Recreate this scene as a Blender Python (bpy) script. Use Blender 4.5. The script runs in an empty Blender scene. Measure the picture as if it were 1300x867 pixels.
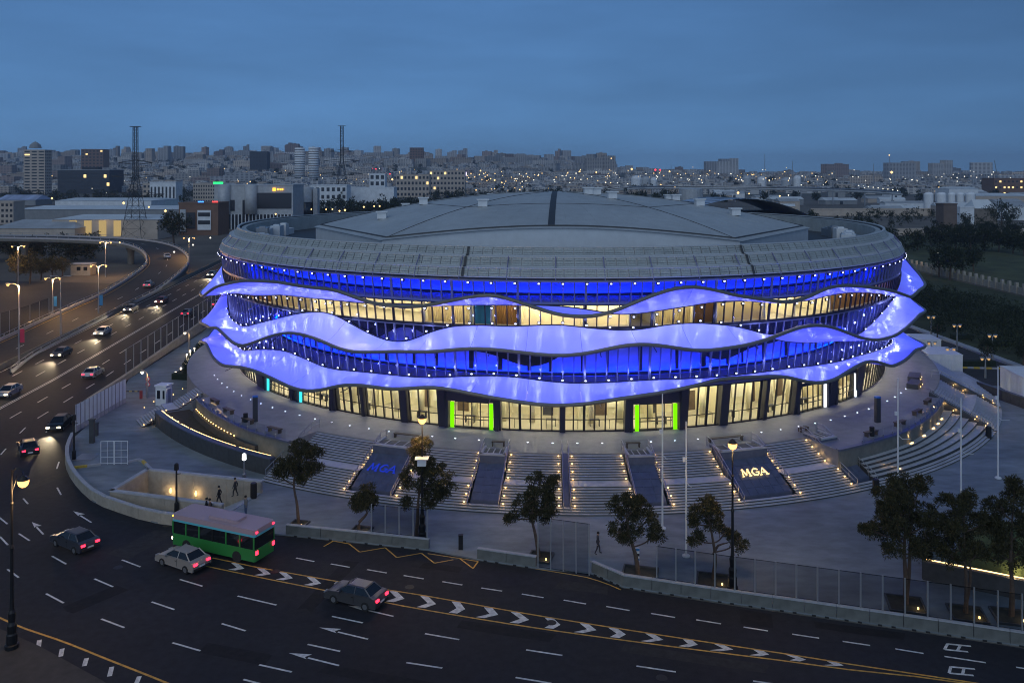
import bpy, bmesh, math, random
import numpy as np
from mathutils import Vector, Matrix

# ------------------------------------------------------------------ camera, sky, light
SC = bpy.context.scene
COL = SC.collection
F, HC, HY = 1083.0, 31.0, 220.0          # focal length in photo pixels, eye height, horizon row
cam_d = bpy.data.cameras.new('camera')
cam_d.sensor_width = 36.0
cam_d.lens = 36.0 * F / 1300.0
cam_d.shift_y = (HY - 433.5) / 1300.0
cam_d.clip_start = 0.5
cam_d.clip_end = 60000
cam = bpy.data.objects.new('camera', cam_d)
COL.objects.link(cam)
cam.location = (0, 0, HC)
cam.rotation_euler = (math.pi / 2, 0, 0)
SC.camera = cam

W = bpy.data.worlds.new('World')
SC.world = W
W.use_nodes = True
nt = W.node_tree
bg = nt.nodes['Background']
sky = nt.nodes.new('ShaderNodeTexSky')
sky.sky_type = 'NISHITA'
sky.sun_disc = False
SUN_EL, SUN_ROT = 10.0, 160.0             # afterglow high behind the camera
sky.sun_elevation = math.radians(SUN_EL)
sky.sun_rotation = math.radians(SUN_ROT)
sky.air_density = 1.0
sky.dust_density = 0.3
sky.ozone_density = 4.0
# the blue hour has no pale band at the horizon: look the sky up a little above it
tcs = nt.nodes.new('ShaderNodeTexCoord')
sep = nt.nodes.new('ShaderNodeSeparateXYZ')
mad = nt.nodes.new('ShaderNodeMath')
mad.operation = 'MULTIPLY_ADD'
mad.inputs[1].default_value = 0.8
mad.inputs[2].default_value = 0.22
cmb = nt.nodes.new('ShaderNodeCombineXYZ')
nrm_ = nt.nodes.new('ShaderNodeVectorMath')
nrm_.operation = 'NORMALIZE'
nt.links.new(tcs.outputs['Generated'], sep.inputs[0])
nt.links.new(sep.outputs['X'], cmb.inputs['X'])
nt.links.new(sep.outputs['Y'], cmb.inputs['Y'])
nt.links.new(sep.outputs['Z'], mad.inputs[0])
nt.links.new(mad.outputs[0], cmb.inputs['Z'])
nt.links.new(cmb.outputs[0], nrm_.inputs[0])
nt.links.new(nrm_.outputs[0], sky.inputs['Vector'])
hs = nt.nodes.new('ShaderNodeMix')
hs.data_type = 'RGBA'
hs.blend_type = 'MULTIPLY'
hs.inputs['Factor'].default_value = 1.0
hs.inputs['B'].default_value = (0.88, 0.94, 1.04, 1)
# thin veils of high cloud, all round the sky
tc = nt.nodes.new('ShaderNodeTexCoord')
mp = nt.nodes.new('ShaderNodeMapping')
mp.inputs['Scale'].default_value = (1.2, 1.2, 7.0)
mp.inputs['Rotation'].default_value = (0.12, 0.1, 0.3)
nz = nt.nodes.new('ShaderNodeTexNoise')
nz.inputs['Scale'].default_value = 2.2
nz.inputs['Detail'].default_value = 4
nz.inputs['Roughness'].default_value = 0.55
rp = nt.nodes.new('ShaderNodeMapRange')
rp.inputs['From Min'].default_value = 0.35
rp.inputs['From Max'].default_value = 0.75
rp.inputs['To Min'].default_value = 1.06
rp.inputs['To Max'].default_value = 0.80
mx = nt.nodes.new('ShaderNodeMix')
mx.data_type = 'RGBA'
mx.blend_type = 'MULTIPLY'
mx.inputs['Factor'].default_value = 1.0
L = nt.links.new
L(sky.outputs[0], hs.inputs['A'])
L(tc.outputs['Generated'], mp.inputs['Vector'])
L(mp.outputs[0], nz.inputs['Vector'])
L(nz.outputs['Fac'], rp.inputs['Value'])
L(hs.outputs['Result'], mx.inputs['A'])
L(rp.outputs[0], mx.inputs['B'])
L(mx.outputs['Result'], bg.inputs['Color'])
bg.inputs['Strength'].default_value = 0.1

sun_d = bpy.data.lights.new('sun', 'SUN')
sun_d.energy = 0.74
sun_d.angle = math.radians(75)
sun_d.color = (0.84, 0.95, 1.0)
sun = bpy.data.objects.new('sun', sun_d)
COL.objects.link(sun)
sun.rotation_euler = (math.radians(50), 0, math.radians(-20))

SC.view_settings.view_transform = 'Standard'
SC.view_settings.look = 'None'
SC.view_settings.gamma = 1
SC.view_settings.use_curve_mapping = False
SC.view_settings.exposure = 0.1
SC.render.engine = 'CYCLES'
SC.cycles.use_denoising = True
SC.cycles.max_bounces = 6
SC.cycles.diffuse_bounces = 2
SC.cycles.glossy_bounces = 2
SC.cycles.transmission_bounces = 2
SC.cycles.transparent_max_bounces = 16
SC.cycles.volume_bounces = 0
SC.cycles.caustics_reflective = False
SC.cycles.caustics_refractive = False
SC.cycles.sample_clamp_indirect = 4.0
SC.cycles.use_light_tree = True
SC.cycles.filter_width = 1.05

RNG = random.Random(7)
NPR = np.random.default_rng(11)
PI = math.pi

# ------------------------------------------------------------------ helpers
def P(x, y, z=0.0):
    """photo pixel of a point known to be at height z -> world point"""
    Y = F * (HC - z) / (y - HY)
    return Vector(((x - 650.0) / F * Y, Y, z))

def PY(x, y, Y):
    return Vector(((x - 650.0) / F * Y, Y, HC - (y - HY) * Y / F))

class MB:
    def __init__(s):
        s.v, s.f = [], []
    def add(s, vs, fs):
        n = len(s.v)
        s.v += [tuple(v) for v in vs]
        s.f += [tuple(i + n for i in f) for f in fs]
        return s
    def quad(s, a, b, c, d):
        return s.add([a, b, c, d], [(0, 1, 2, 3)])
    def box(s, c, d, rz=0.0):
        ca, sa = math.cos(rz), math.sin(rz)
        vs = []
        for k in (-1, 1):
            for i, j in ((-1, -1), (1, -1), (1, 1), (-1, 1)):
                x, y = i * d[0] / 2, j * d[1] / 2
                vs.append((c[0] + x * ca - y * sa, c[1] + x * sa + y * ca, c[2] + k * d[2] / 2))
        return s.add(vs, [(3, 2, 1, 0), (4, 5, 6, 7), (0, 1, 5, 4), (1, 2, 6, 5), (2, 3, 7, 6), (3, 0, 4, 7)])
    def prism(s, poly, z0, z1):
        n = len(poly)
        a = sum(poly[i][0] * poly[(i + 1) % n][1] - poly[(i + 1) % n][0] * poly[i][1] for i in range(n))
        if a < 0:
            poly = poly[::-1]
        vs = [(p[0], p[1], z0) for p in poly] + [(p[0], p[1], z1) for p in poly]
        fs = [tuple(range(n - 1, -1, -1)), tuple(range(n, 2 * n))]
        fs += [(i, (i + 1) % n, (i + 1) % n + n, i + n) for i in range(n)]
        return s.add(vs, fs)
    def tube(s, pts, r, n=6, closed=False, cap=True):
        pts = [Vector(p) for p in pts]
        rs = r if isinstance(r, (list, tuple)) else [r] * len(pts)
        N = len(pts)
        vs = []
        up0 = None
        for i, p in enumerate(pts):
            a = pts[(i - 1) % N] if (closed or i > 0) else p
            b = pts[(i + 1) % N] if (closed or i < N - 1) else p
            t = (b - a)
            t = t.normalized() if t.length > 1e-9 else Vector((0, 0, 1))
            up = Vector((0, 0, 1)) if abs(t.z) < 0.95 else Vector((1, 0, 0))
            u = t.cross(up).normalized()
            w = u.cross(t).normalized()
            for k in range(n):
                an = 2 * PI * k / n
                vs.append(p + (u * math.cos(an) + w * math.sin(an)) * rs[i])
        fs = []
        for i in range(N if closed else N - 1):
            for k in range(n):
                j = (i + 1) % N
                fs.append((i * n + k, i * n + (k + 1) % n, j * n + (k + 1) % n, j * n + k))
        if cap and not closed:
            fs.append(tuple(range(n)))
            fs.append(tuple((N - 1) * n + k for k in range(n - 1, -1, -1)))
        return s.add(vs, fs)
    def lathe(s, prof, c=(0, 0, 0), n=12):
        vs, fs = [], []
        m = len(prof)
        for r, z in prof:
            for k in range(n):
                a = 2 * PI * k / n
                vs.append((c[0] + r * math.cos(a), c[1] + r * math.sin(a), c[2] + z))
        for i in range(m - 1):
            for k in range(n):
                fs.append((i * n + k, i * n + (k + 1) % n, (i + 1) * n + (k + 1) % n, (i + 1) * n + k))
        fs.append(tuple(range(n - 1, -1, -1)))
        fs.append(tuple((m - 1) * n + k for k in range(n)))
        return s.add(vs, fs)
    def grid(s, rows):
        """rows: list of equal-length lists of points"""
        m, n = len(rows), len(rows[0])
        vs = [p for r in rows for p in r]
        fs = [(i * n + j, i * n + j + 1, (i + 1) * n + j + 1, (i + 1) * n + j) for i in range(m - 1) for j in range(n - 1)]
        return s.add(vs, fs)
    def ring(s, r0, r1, z0, z1, p0, p1, n=None):
        """solid sector between radii r0<r1, angles p0<p1 (degrees; 0 faces the camera, + to the right)"""
        n = n or max(1, int(abs(p1 - p0) / 1.5))
        rows = []
        for i in range(n + 1):
            a = math.radians(p0 + (p1 - p0) * i / n)
            sx, cx = math.sin(a), -math.cos(a)
            rows.append([(r0 * sx, r0 * cx, z0), (r1 * sx, r1 * cx, z0), (r1 * sx, r1 * cx, z1), (r0 * sx, r0 * cx, z1)])
        vs = [p for r in rows for p in r]
        fs = []
        for i in range(n):
            for k in range(4):
                fs.append((i * 4 + k, i * 4 + (k + 1) % 4, (i + 1) * 4 + (k + 1) % 4, (i + 1) * 4 + k))
        if abs(p1 - p0) < 359.9:
            fs.append((3, 2, 1, 0))
            fs.append(tuple(n * 4 + k for k in range(4)))
        return s.add(vs, fs)
    def mesh(s, name, mat=None, smooth=False):
        me = bpy.data.meshes.new(name)
        me.from_pydata(s.v, [], s.f)
        if mat is not None:
            me.materials.append(mat)
        if smooth:
            me.polygons.foreach_set('use_smooth', [True] * len(me.polygons))
        me.update()
        return me
    def build(s, name, mat, parent=None, smooth=False, loc=(0, 0, 0), rz=0.0, **tags):
        return put(name, s.mesh(name, mat, smooth), parent, loc, rz, **tags)

def put(name, me, parent=None, loc=(0, 0, 0), rz=0.0, **tags):
    o = bpy.data.objects.new(name, me)
    COL.objects.link(o)
    o.location = loc
    o.rotation_euler = (0, 0, rz)
    if parent is not None:
        o.parent = parent
    tag(o, **tags)
    return o

def tag(o, label=None, cat=None, group=None, kind=None):
    if label: o['label'] = label
    if cat: o['category'] = cat
    if group: o['group'] = group
    if kind: o['kind'] = kind
    return o

def thing(name, loc, label, cat, group=None, rz=0.0):
    o = bpy.data.objects.new(name, None)
    o.empty_display_size = 0.5
    COL.objects.link(o)
    o.location = loc
    o.rotation_euler = (0, 0, rz)
    return tag(o, label, cat, group)

def copy_tree(o, parent=None):
    c = o.copy()
    COL.objects.link(c)
    c.parent = parent
    for ch in list(o.children):
        copy_tree(ch, c)
    return c

def lamp(name, kind, loc, energy, color, parent=None, radius=0.15, **kw):
    d = bpy.data.lights.new(name, kind)
    d.energy = energy
    d.color = color
    d.shadow_soft_size = radius
    for k, v in kw.items():
        setattr(d, k, v)
    o = bpy.data.objects.new(name, d)
    COL.objects.link(o)
    o.location = loc
    if parent is not None:
        o.parent = parent
    return o

# ------------------------------------------------------------------ materials
MATS = {}
def mat(name, col, rough=0.7, metal=0.0, var=0.0, scale=1.0, emit=None, es=0.0, bump=0.0, bscale=None, spec=0.4, stretch=(1, 1, 1), var2=0.0, scale2=0.05, coord='Object'):
    if name in MATS:
        return MATS[name]
    m = bpy.data.materials.new(name)
    m.use_nodes = True
    t = m.node_tree
    b = t.nodes['Principled BSDF']
    b.inputs['Base Color'].default_value = (*col, 1)
    b.inputs['Roughness'].default_value = rough
    b.inputs['Metallic'].default_value = metal
    b.inputs['Specular IOR Level'].default_value = spec
    if emit:
        b.inputs['Emission Color'].default_value = (*emit, 1)
        b.inputs['Emission Strength'].default_value = es
    if var or bump or var2:
        c = t.nodes.new('ShaderNodeTexCoord')
        mpn = t.nodes.new('ShaderNodeMapping')
        mpn.inputs['Scale'].default_value = stretch
        t.links.new(c.outputs[coord], mpn.inputs['Vector'])
        out = None
        for sc_, v in ((scale, var), (scale2, var2)):
            if not v:
                continue
            n = t.nodes.new('ShaderNodeTexNoise')
            n.inputs['Scale'].default_value = sc_
            n.inputs['Detail'].default_value = 6
            n.inputs['Roughness'].default_value = 0.6
            t.links.new(mpn.outputs[0], n.inputs['Vector'])
            r = t.nodes.new('ShaderNodeMapRange')
            r.inputs['From Min'].default_value = 0.3
            r.inputs['From Max'].default_value = 0.7
            r.inputs['To Min'].default_value = 1 - v
            r.inputs['To Max'].default_value = 1 + v
            t.links.new(n.outputs['Fac'], r.inputs['Value'])
            x = t.nodes.new('ShaderNodeMix')
            x.data_type = 'RGBA'
            x.blend_type = 'MULTIPLY'
            x.inputs['Factor'].default_value = 1
            if out is None:
                x.inputs['A'].default_value = (*col, 1)
            else:
                t.links.new(out, x.inputs['A'])
            t.links.new(r.outputs[0], x.inputs['B'])
            out = x.outputs['Result']
        if out is not None:
            t.links.new(out, b.inputs['Base Color'])
        if bump:
            n = t.nodes.new('ShaderNodeTexNoise')
            n.inputs['Scale'].default_value = bscale or scale * 4
            n.inputs['Detail'].default_value = 4
            t.links.new(mpn.outputs[0], n.inputs['Vector'])
            bp = t.nodes.new('ShaderNodeBump')
            bp.inputs['Strength'].default_value = bump
            bp.inputs['Distance'].default_value = 0.05
            t.links.new(n.outputs['Fac'], bp.inputs['Height'])
            t.links.new(bp.outputs[0], b.inputs['Normal'])
    MATS[name] = m
    return m

def glass_mat(name, tint=(0.8, 0.85, 0.9), refl=0.08):
    m = bpy.data.materials.new(name)
    m.use_nodes = True
    t = m.node_tree
    t.nodes.remove(t.nodes['Principled BSDF'])
    o = t.nodes['Material Output']
    tr = t.nodes.new('ShaderNodeBsdfTransparent')
    tr.inputs[0].default_value = (*tint, 1)
    gl = t.nodes.new('ShaderNodeBsdfGlossy')
    gl.inputs['Roughness'].default_value = 0.06
    gl.inputs['Color'].default_value = (0.9, 0.9, 0.95, 1)
    lw = t.nodes.new('ShaderNodeLayerWeight')
    lw.inputs['Blend'].default_value = 0.5
    fr = t.nodes.new('ShaderNodeMath')
    fr.operation = 'POWER'
    fr.inputs[1].default_value = 4.0
    t.links.new(lw.outputs['Facing'], fr.inputs[0])
    ad = t.nodes.new('ShaderNodeMath')
    ad.operation = 'MULTIPLY_ADD'
    ad.inputs[1].default_value = 0.6 if refl > 0 else 0.0
    ad.inputs[2].default_value = refl
    mi = t.nodes.new('ShaderNodeMixShader')
    t.links.new(fr.outputs[0], ad.inputs[0])
    t.links.new(ad.outputs[0], mi.inputs[0])
    t.links.new(tr.outputs[0], mi.inputs[1])
    t.links.new(gl.outputs[0], mi.inputs[2])
    t.links.new(mi.outputs[0], o.inputs['Surface'])
    return m

def emis(name, col, s):
    if name in MATS:
        return MATS[name]
    m = bpy.data.materials.new(name)
    m.use_nodes = True
    t = m.node_tree
    t.nodes.remove(t.nodes['Principled BSDF'])
    e = t.nodes.new('ShaderNodeEmission')
    e.inputs[0].default_value = (*col, 1)
    e.inputs[1].default_value = s
    t.links.new(e.outputs[0], t.nodes['Material Output'].inputs['Surface'])
    MATS[name] = m
    return m

M_ASPH = mat('asphalt', (0.022, 0.023, 0.029), 0.78, spec=0.2, var=0.22, scale=1.6, var2=0.25, scale2=0.06, bump=0.25, bscale=14)
M_ASPH2 = mat('asphalt worn', (0.050, 0.047, 0.046), 0.75, spec=0.2, var=0.2, scale=1.2, var2=0.25, scale2=0.05, bump=0.2, bscale=14)
M_SOIL = mat('soil', (0.13, 0.115, 0.098), 0.95, var=0.35, scale=0.05, var2=0.4, scale2=0.006, bump=0.3, bscale=1)
M_PAVE = mat('plaza paving', (0.18, 0.205, 0.225), 0.72, var=0.24, scale=0.7, var2=0.30, scale2=0.09, bump=0.1, bscale=5, stretch=(0.6, 1.15, 1))
M_TERR = mat('terrace paving', (0.185, 0.19, 0.205), 0.6, var=0.14, scale=1.0, var2=0.14, scale2=0.15, bump=0.05, bscale=6)
M_STEP = mat('lightened tread stone', (0.39, 0.40, 0.43), 0.6, var=0.15, scale=1.5, var2=0.12, scale2=0.2, bump=0.08, bscale=10)
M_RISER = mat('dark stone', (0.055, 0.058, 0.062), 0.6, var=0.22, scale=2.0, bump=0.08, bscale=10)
M_SLAB = mat('slate slab', (0.075, 0.09, 0.145), 0.42, var=0.2, scale=1.6, bump=0.06, bscale=9)
M_CONC = mat('grey concrete', (0.135, 0.14, 0.13), 0.85, var=0.18, scale=1.3, var2=0.15, scale2=0.3, bump=0.2, bscale=9)
M_LIME = mat('limestone', (0.34, 0.31, 0.26), 0.85, var=0.16, scale=1.5, var2=0.12, scale2=0.3, bump=0.15, bscale=8)
M_COPE = mat('pale coping', (0.36, 0.37, 0.40), 0.7, var=0.12, scale=2.0)
M_WPAINT = mat('white road paint', (0.62, 0.62, 0.62), 0.6, var=0.35, scale=3.0)
M_YPAINT = mat('yellow road paint', (0.60, 0.33, 0.06), 0.6, var=0.4, scale=2.5)
M_KYEL = mat('yellow kerb paint', (0.55, 0.38, 0.06), 0.7, var=0.25, scale=4.0)
M_MULL = mat('dark mullion', (0.035, 0.038, 0.05), 0.4, 0.6)
M_MULLB = mat('floodlight tinted mullion', (0.20, 0.21, 0.28), 0.4, 0.4)  # lighter bluish copy for the blue storeys, floodlight tint put into the colour
M_RIM = mat('rim metal', (0.17, 0.175, 0.165), 0.45, 0.4, var=0.1, scale=3)
M_ROOF = mat('roof sheet', (0.46, 0.48, 0.48), 0.55, 0.15, var=0.08, scale=0.7, var2=0.1, scale2=0.08)
M_ROOFW = mat('roof upstand', (0.62, 0.66, 0.70), 0.5, 0.1, var=0.06, scale=0.8)
M_ROOFD = mat('roof seam', (0.05, 0.053, 0.058), 0.6)
M_CREAM = mat('cream interior', (0.74, 0.68, 0.48), 0.8, var=0.06, scale=0.6)
M_INFL = mat('interior floor', (0.36, 0.33, 0.26), 0.4)
M_DARKIN = mat('dark interior', (0.03, 0.032, 0.045), 0.6)
M_BLUEW = mat('interior pale panel', (0.45, 0.47, 0.55), 0.6, var=0.1, scale=0.4)
M_STEEL = mat('steel', (0.35, 0.36, 0.38), 0.4, 0.8)
M_POLE = mat('white pole', (0.62, 0.64, 0.66), 0.45)
M_IRON = mat('black iron', (0.018, 0.018, 0.02), 0.45, 0.3)
M_WOOD = mat('bench wood', (0.10, 0.07, 0.05), 0.6, var=0.2, scale=3)
M_PANEL = mat('fascia mesh', (0.38, 0.41, 0.41), 0.55, 0.1, var=0.22, scale=9.0, var2=0.14, scale2=0.5)
M_WHITE = mat('white sheet', (0.70, 0.71, 0.72), 0.6, var=0.08, scale=1)
M_RUBBER = mat('rubber', (0.02, 0.02, 0.02), 0.8)
G_CLEAR = glass_mat('facade glass', (0.86, 0.88, 0.92), 0.03)
G_FENCE = glass_mat('fence glass', (0.80, 0.83, 0.85), 0.02)
G_CAR = mat('car glass', (0.012, 0.014, 0.018), 0.08, spec=0.8)
E_FLOOD = emis('flood lens', (0.62, 0.66, 1.0), 4.5)
E_WARM = emis('warm step lamp', (1.0, 0.60, 0.20), 5)
E_SODIUM = emis('sodium lamp', (1.0, 0.50, 0.14), 2.6)
E_WHITEL = emis('white lamp', (1.0, 0.85, 0.60), 4)
E_DOT = emis('floor dot', (0.80, 0.86, 1.0), 6)
E_HEAD = emis('headlight', (1.0, 0.82, 0.52), 14)
E_TAIL = emis('tail light', (1.0, 0.02, 0.05), 5)
E_GREEN = emis('green light panel', (0.22, 1.0, 0.0), 1.0)
E_CYAN = emis('cyan light panel', (0.05, 0.75, 0.85), 1.3)
E_PALE = emis('white light panel', (0.8, 0.86, 1.0), 1.5)
E_ROOM = emis('ceiling strip', (1.0, 0.90, 0.55), 30)
E_ROOM2 = emis('office ceiling strip', (1.0, 0.74, 0.36), 13)
E_BLUE = emis('blue wash strip', (0.0, 0.012, 1.0), 75)
E_STRIP = emis('warm strip', (1.0, 0.66, 0.28), 3.0)
E_LED = emis('blue led line', (0.10, 0.12, 1.0), 0.5)
E_CITY = emis('city lamp warm', (1.0, 0.62, 0.25), 2.4)
E_CITYW = emis('city lamp white', (1.0, 0.92, 0.75), 1.8)
E_CITYR = emis('city lamp red', (1.0, 0.05, 0.08), 2.5)
E_MGA = emis('lit letter', (1.0, 0.66, 0.26), 2.2)
E_MGAB = emis('blue lit letter', (0.03, 0.08, 1.0), 0.42)
E_WIN = emis('lit window', (1.0, 0.70, 0.30), 1.6)
E_SGREEN = emis('green sign', (0.02, 0.9, 0.15), 2.5)
E_SBLUE = emis('blue sign', (0.05, 0.25, 1.0), 2.5)
E_SRED = emis('red sign', (1.0, 0.05, 0.05), 2.5)
E_GOLD = emis('gold sign', (1.0, 0.45, 0.05), 2.5)

# ------------------------------------------------------------------ large structure: ground, roads, plaza
def sheet(name, pts, z, m, parent=None, **tags):
    mb = MB()
    mb.add([(p[0], p[1], z) for p in pts], [tuple(range(len(pts)))])
    o = mb.build(name, m, parent, **tags)
    me = o.data
    if me.polygons[0].normal.z < 0:
        me.flip_normals()
    return o

def resample(pts, step):
    pts = [Vector(p) for p in pts]
    d = [0.0]
    for a, b in zip(pts, pts[1:]):
        d.append(d[-1] + (b - a).length)
    n = max(1, round(d[-1] / step))
    out = []
    for i in range(n + 1):
        t = d[-1] * i / n
        j = max(0, min(len(pts) - 2, int(np.searchsorted(d, t, side='right')) - 1))
        L_ = d[j + 1] - d[j]
        out.append(pts[j].lerp(pts[j + 1], (t - d[j]) / L_ if L_ else 0))
    return out

def spline(pts, step=1.0):
    """Catmull-Rom through pts, resampled"""
    pts = [Vector(p) for p in pts]
    q = [pts[0] * 2 - pts[1]] + pts + [pts[-1] * 2 - pts[-2]]
    out = []
    for i in range(1, len(q) - 2):
        for k in range(8):
            t = k / 8
            a, b, c, d = q[i - 1], q[i], q[i + 1], q[i + 2]
            out.append(0.5 * ((2 * b) + (c - a) * t + (2 * a - 5 * b + 4 * c - d) * t * t + (3 * b - a - 3 * c + d) * t ** 3))
    out.append(pts[-1])
    return resample(out, step)

def offset(path, d):
    """shift a path sideways (d>0 to the right of travel)"""
    out = []
    for i, p in enumerate(path):
        a, b = path[max(0, i - 1)], path[min(len(path) - 1, i + 1)]
        t = (b - a)
        t.z = 0
        t.normalize()
        out.append(p + Vector((t.y, -t.x, 0)) * d)
    return out

def ribbon(name, path, l, r, m, dz=0.0, parent=None, **tags):
    A, B = offset(path, l), offset(path, r)
    mb = MB().grid([[(a.x, a.y, a.z + dz), (b.x, b.y, b.z + dz)] for a, b in zip(A, B)])
    o = mb.build(name, m, parent, **tags)
    if o.data.polygons[0].normal.z < 0:
        o.data.flip_normals()
    return o

GR = sheet('ground', [(-30000, -200), (30000, -200), (30000, 40000), (-30000, 40000)], -0.03, M_SOIL, kind='structure')
road = sheet('road', [(-130, 20), (90, 20), (90, 90), (-20, 135), (-56, 150), (-110, 150)], 0.0, M_ASPH, kind='structure')

# the plaza's outer edge, traced along the foot of the barrier
edge_px = [(1330, 826), (1199, 806), (1000, 777), (916, 765), (791, 746), (757, 731), (748, 728), (680, 722), (605, 711), (544, 699),
           (450, 689), (362, 680), (270, 673), (197, 664), (152, 651), (118, 637), (95, 615), (84, 595), (83, 577), (90, 560), (112, 540), (144, 520)]
edge = [P(*q) for q in edge_px]
plaza_poly = [(p.x, p.y) for p in edge] + [(-57.5, 128), (-60, 165), (-70, 230), (20, 260), (80, 215), (76, 140), (82, 118), (95, 100), (95, 45)]
PZ = 0.12
mb = MB().prism(plaza_poly, -0.02, PZ)
plaza = mb.build('plaza_pavement', M_PAVE, kind='structure')

# pavement in the near left corner
lp = [P(x, y) for x, y in [(-160, 752), (0, 800), (50, 822), (130, 866), (190, 905), (260, 960)]]
mb = MB().prism([(p.x, p.y) for p in lp] + [(-60, 30)], -0.02, 0.13)
mb.build('corner_pavement', M_ASPH2, kind='structure')

# ---- road markings
def stripe(mb, a, b, w, z=0.006):
    a, b = Vector(a), Vector(b)
    t = (b - a)
    t.z = 0
    t.normalize()
    n = Vector((t.y, -t.x, 0)) * (w / 2)
    mb.quad((*(a - n).xy, z), (*(b - n).xy, z), (*(b + n).xy, z), (*(a + n).xy, z))

dash_px = [(376, 708, 399, 712.5), (420, 715.5, 444, 719.8), (466, 722.7, 491, 727), (512.5, 730.2, 538, 734.5), (561.5, 738, 587, 742.2),
 (611, 746, 637.5, 750), (662.5, 753.7, 690, 758.3), (715.6, 761.4, 744, 766.3), (769.7, 769.5, 799.3, 774.6), (826.4, 778.3, 857, 783.4),
 (884, 786.4, 915.4, 791.5), (944, 795.6, 975, 800.5), (1005.7, 804.6, 1039.9, 809.7), (1069.8, 813.7, 1104.6, 818.9), (1136.8, 823.3, 1172.4, 829), (1199, 832.8, 1251.6, 840.8), (1290, 846.5, 1325, 852),
 (66, 705.6, 84, 715.8), (119.8, 734.4, 143.5, 744.6), (58.4, 753.2, 80.8, 765.1), (128.7, 785.3, 157.8, 796.3), (154.8, 710.4, 178.2, 719.3),
 (228.3, 735.2, 257.1, 743.8), (192.5, 763.7, 221.3, 773.4), (218.9, 815.4, 254.4, 825.7), (301.6, 756.2, 351, 767.7), (281.4, 791.2, 311.8, 800.4),
 (329, 843.4, 370.4, 852.5), (309, 862, 340, 870), (9.4, 722.3, 23.7, 732.8), (0, 681, 10, 691.6), (23.7, 677, 37.5, 686), (-3, 655, 9.5, 665),
 (29.5, 632.5, 35.5, 639.5), (72.5, 618.7, 77.5, 628), (72, 595, 75, 586), (1, 577, 7.5, 569.5), (25, 550, 32.5, 542.5), (58, 549, 65.5, 542.5),
 (421.5, 782, 460.6, 790.3), (390.6, 817.5, 431.8, 826.4), (539.5, 804, 583, 811.5), (515.8, 840.6, 561.5, 847.6), (668, 824.5, 714, 831.5),
 (654.5, 859.5, 700, 867), (808, 845, 858, 852.5), (956, 864, 1006, 871)]
for x0, y0, x1, y1 in dash_px:
    mb = MB()
    stripe(mb, P(x0, y0), P(x1, y1), 0.15)
    mb.build('lane_dash', M_WPAINT, road)

yl_up = [(270, 708), (304, 715), (330, 720.5), (464.6, 744), (540, 756), (680, 780.6), (850, 807.5), (1000, 830), (1068, 841), (1142, 852), (1228, 865), (1300, 876)]
yl_lo = [(255, 717), (330, 732.7), (430, 752.5), (529, 772), (680, 796.7), (850, 820), (1000, 839), (1071, 848.8), (1171, 859.3), (1216, 865.6), (1300, 876)]
for px in (yl_up, yl_lo):
    ribbon('median_line', spline([P(*q) for q in px], 2.0), -0.07, 0.07, M_YPAINT, 0.006, road)
up_w = spline([P(*q) for q in yl_up], 0.5)
lo_w = spline([P(*q) for q in yl_lo], 0.5)
def at_px(path, x):
    return min(path, key=lambda p: abs(650 + p.x / p.y * F - x))
for x in [308, 338, 368, 401, 436, 472, 508, 546, 585, 625, 666, 707, 748, 791, 834, 879, 924, 970, 1017, 1063]:
    a, b = at_px(up_w, x - 4), at_px(lo_w, x - 20)
    tip = a.lerp(at_px(lo_w, x + 2), 0.52) + Vector((0.35, 0, 0))
    d = Vector((0.62, -0.12, 0))
    a, b = a.lerp(tip, 0.06), b.lerp(tip, 0.06)
    z = 0.006
    mb = MB()
    mb.quad((a.x, a.y, z), (tip.x, tip.y, z), (tip.x - d.x, tip.y - d.y, z), (a.x - d.x, a.y - d.y, z))
    mb.quad((tip.x, tip.y, z), (b.x + d.x, b.y, z), (b.x, b.y - d.y, z), (tip.x - d.x, tip.y - d.y, z))
    o = mb.build('chevron_marking', M_WPAINT, road)
zig = [(411, 693.5), (423, 686.5), (443, 690), (456.5, 700.5), (489, 695), (503.6, 707.4), (535, 702), (551.6, 714.6), (583.6, 708.7), (600.6, 721.3), (607, 712.5), (583.6, 708.7), (543, 702.5)]
mb = MB()
for i in range(len(zig) - 1):
    stripe(mb, P(*zig[i]), P(*zig[i + 1]), 0.12, 0.006 + i * 0.0004)
mb.build('zigzag_marking', M_YPAINT, road)
ribbon('kerb_line', spline([P(*q) for q in [(680, 720.5), (720, 727), (748, 732), (775, 741), (790, 747.5)]], 1.0), 0.1, 0.22, M_YPAINT, 0.006, road)
def arrow(a, b, ln=1.5):
    """b tail -> a head, on the road"""
    a, b = P(*a), P(*b)
    t = (a - b)
    L_ = t.length
    t.normalize()
    n = Vector((t.y, -t.x, 0))
    mb = MB()
    h = a - t * min(ln, L_ * 0.42)
    stripe(mb, b, h, 0.15)
    q = [a, h + n * 0.42, h + t * 0.25, h - n * 0.16]
    mb.add([(p.x, p.y, 0.0068) for p in q], [(0, 1, 2), (0, 2, 3)])
    o = mb.build('arrow_marking', M_WPAINT, road)
for a, b in (((93, 648.7), (116, 663)), ((40.5, 662.5), (55, 678)), ((405.4, 796.2), (467.3, 811)), ((366.3, 828.5), (430.4, 844.4)), ((441.7, 768.5), (499.6, 782))):
    arrow(a, b)
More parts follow.
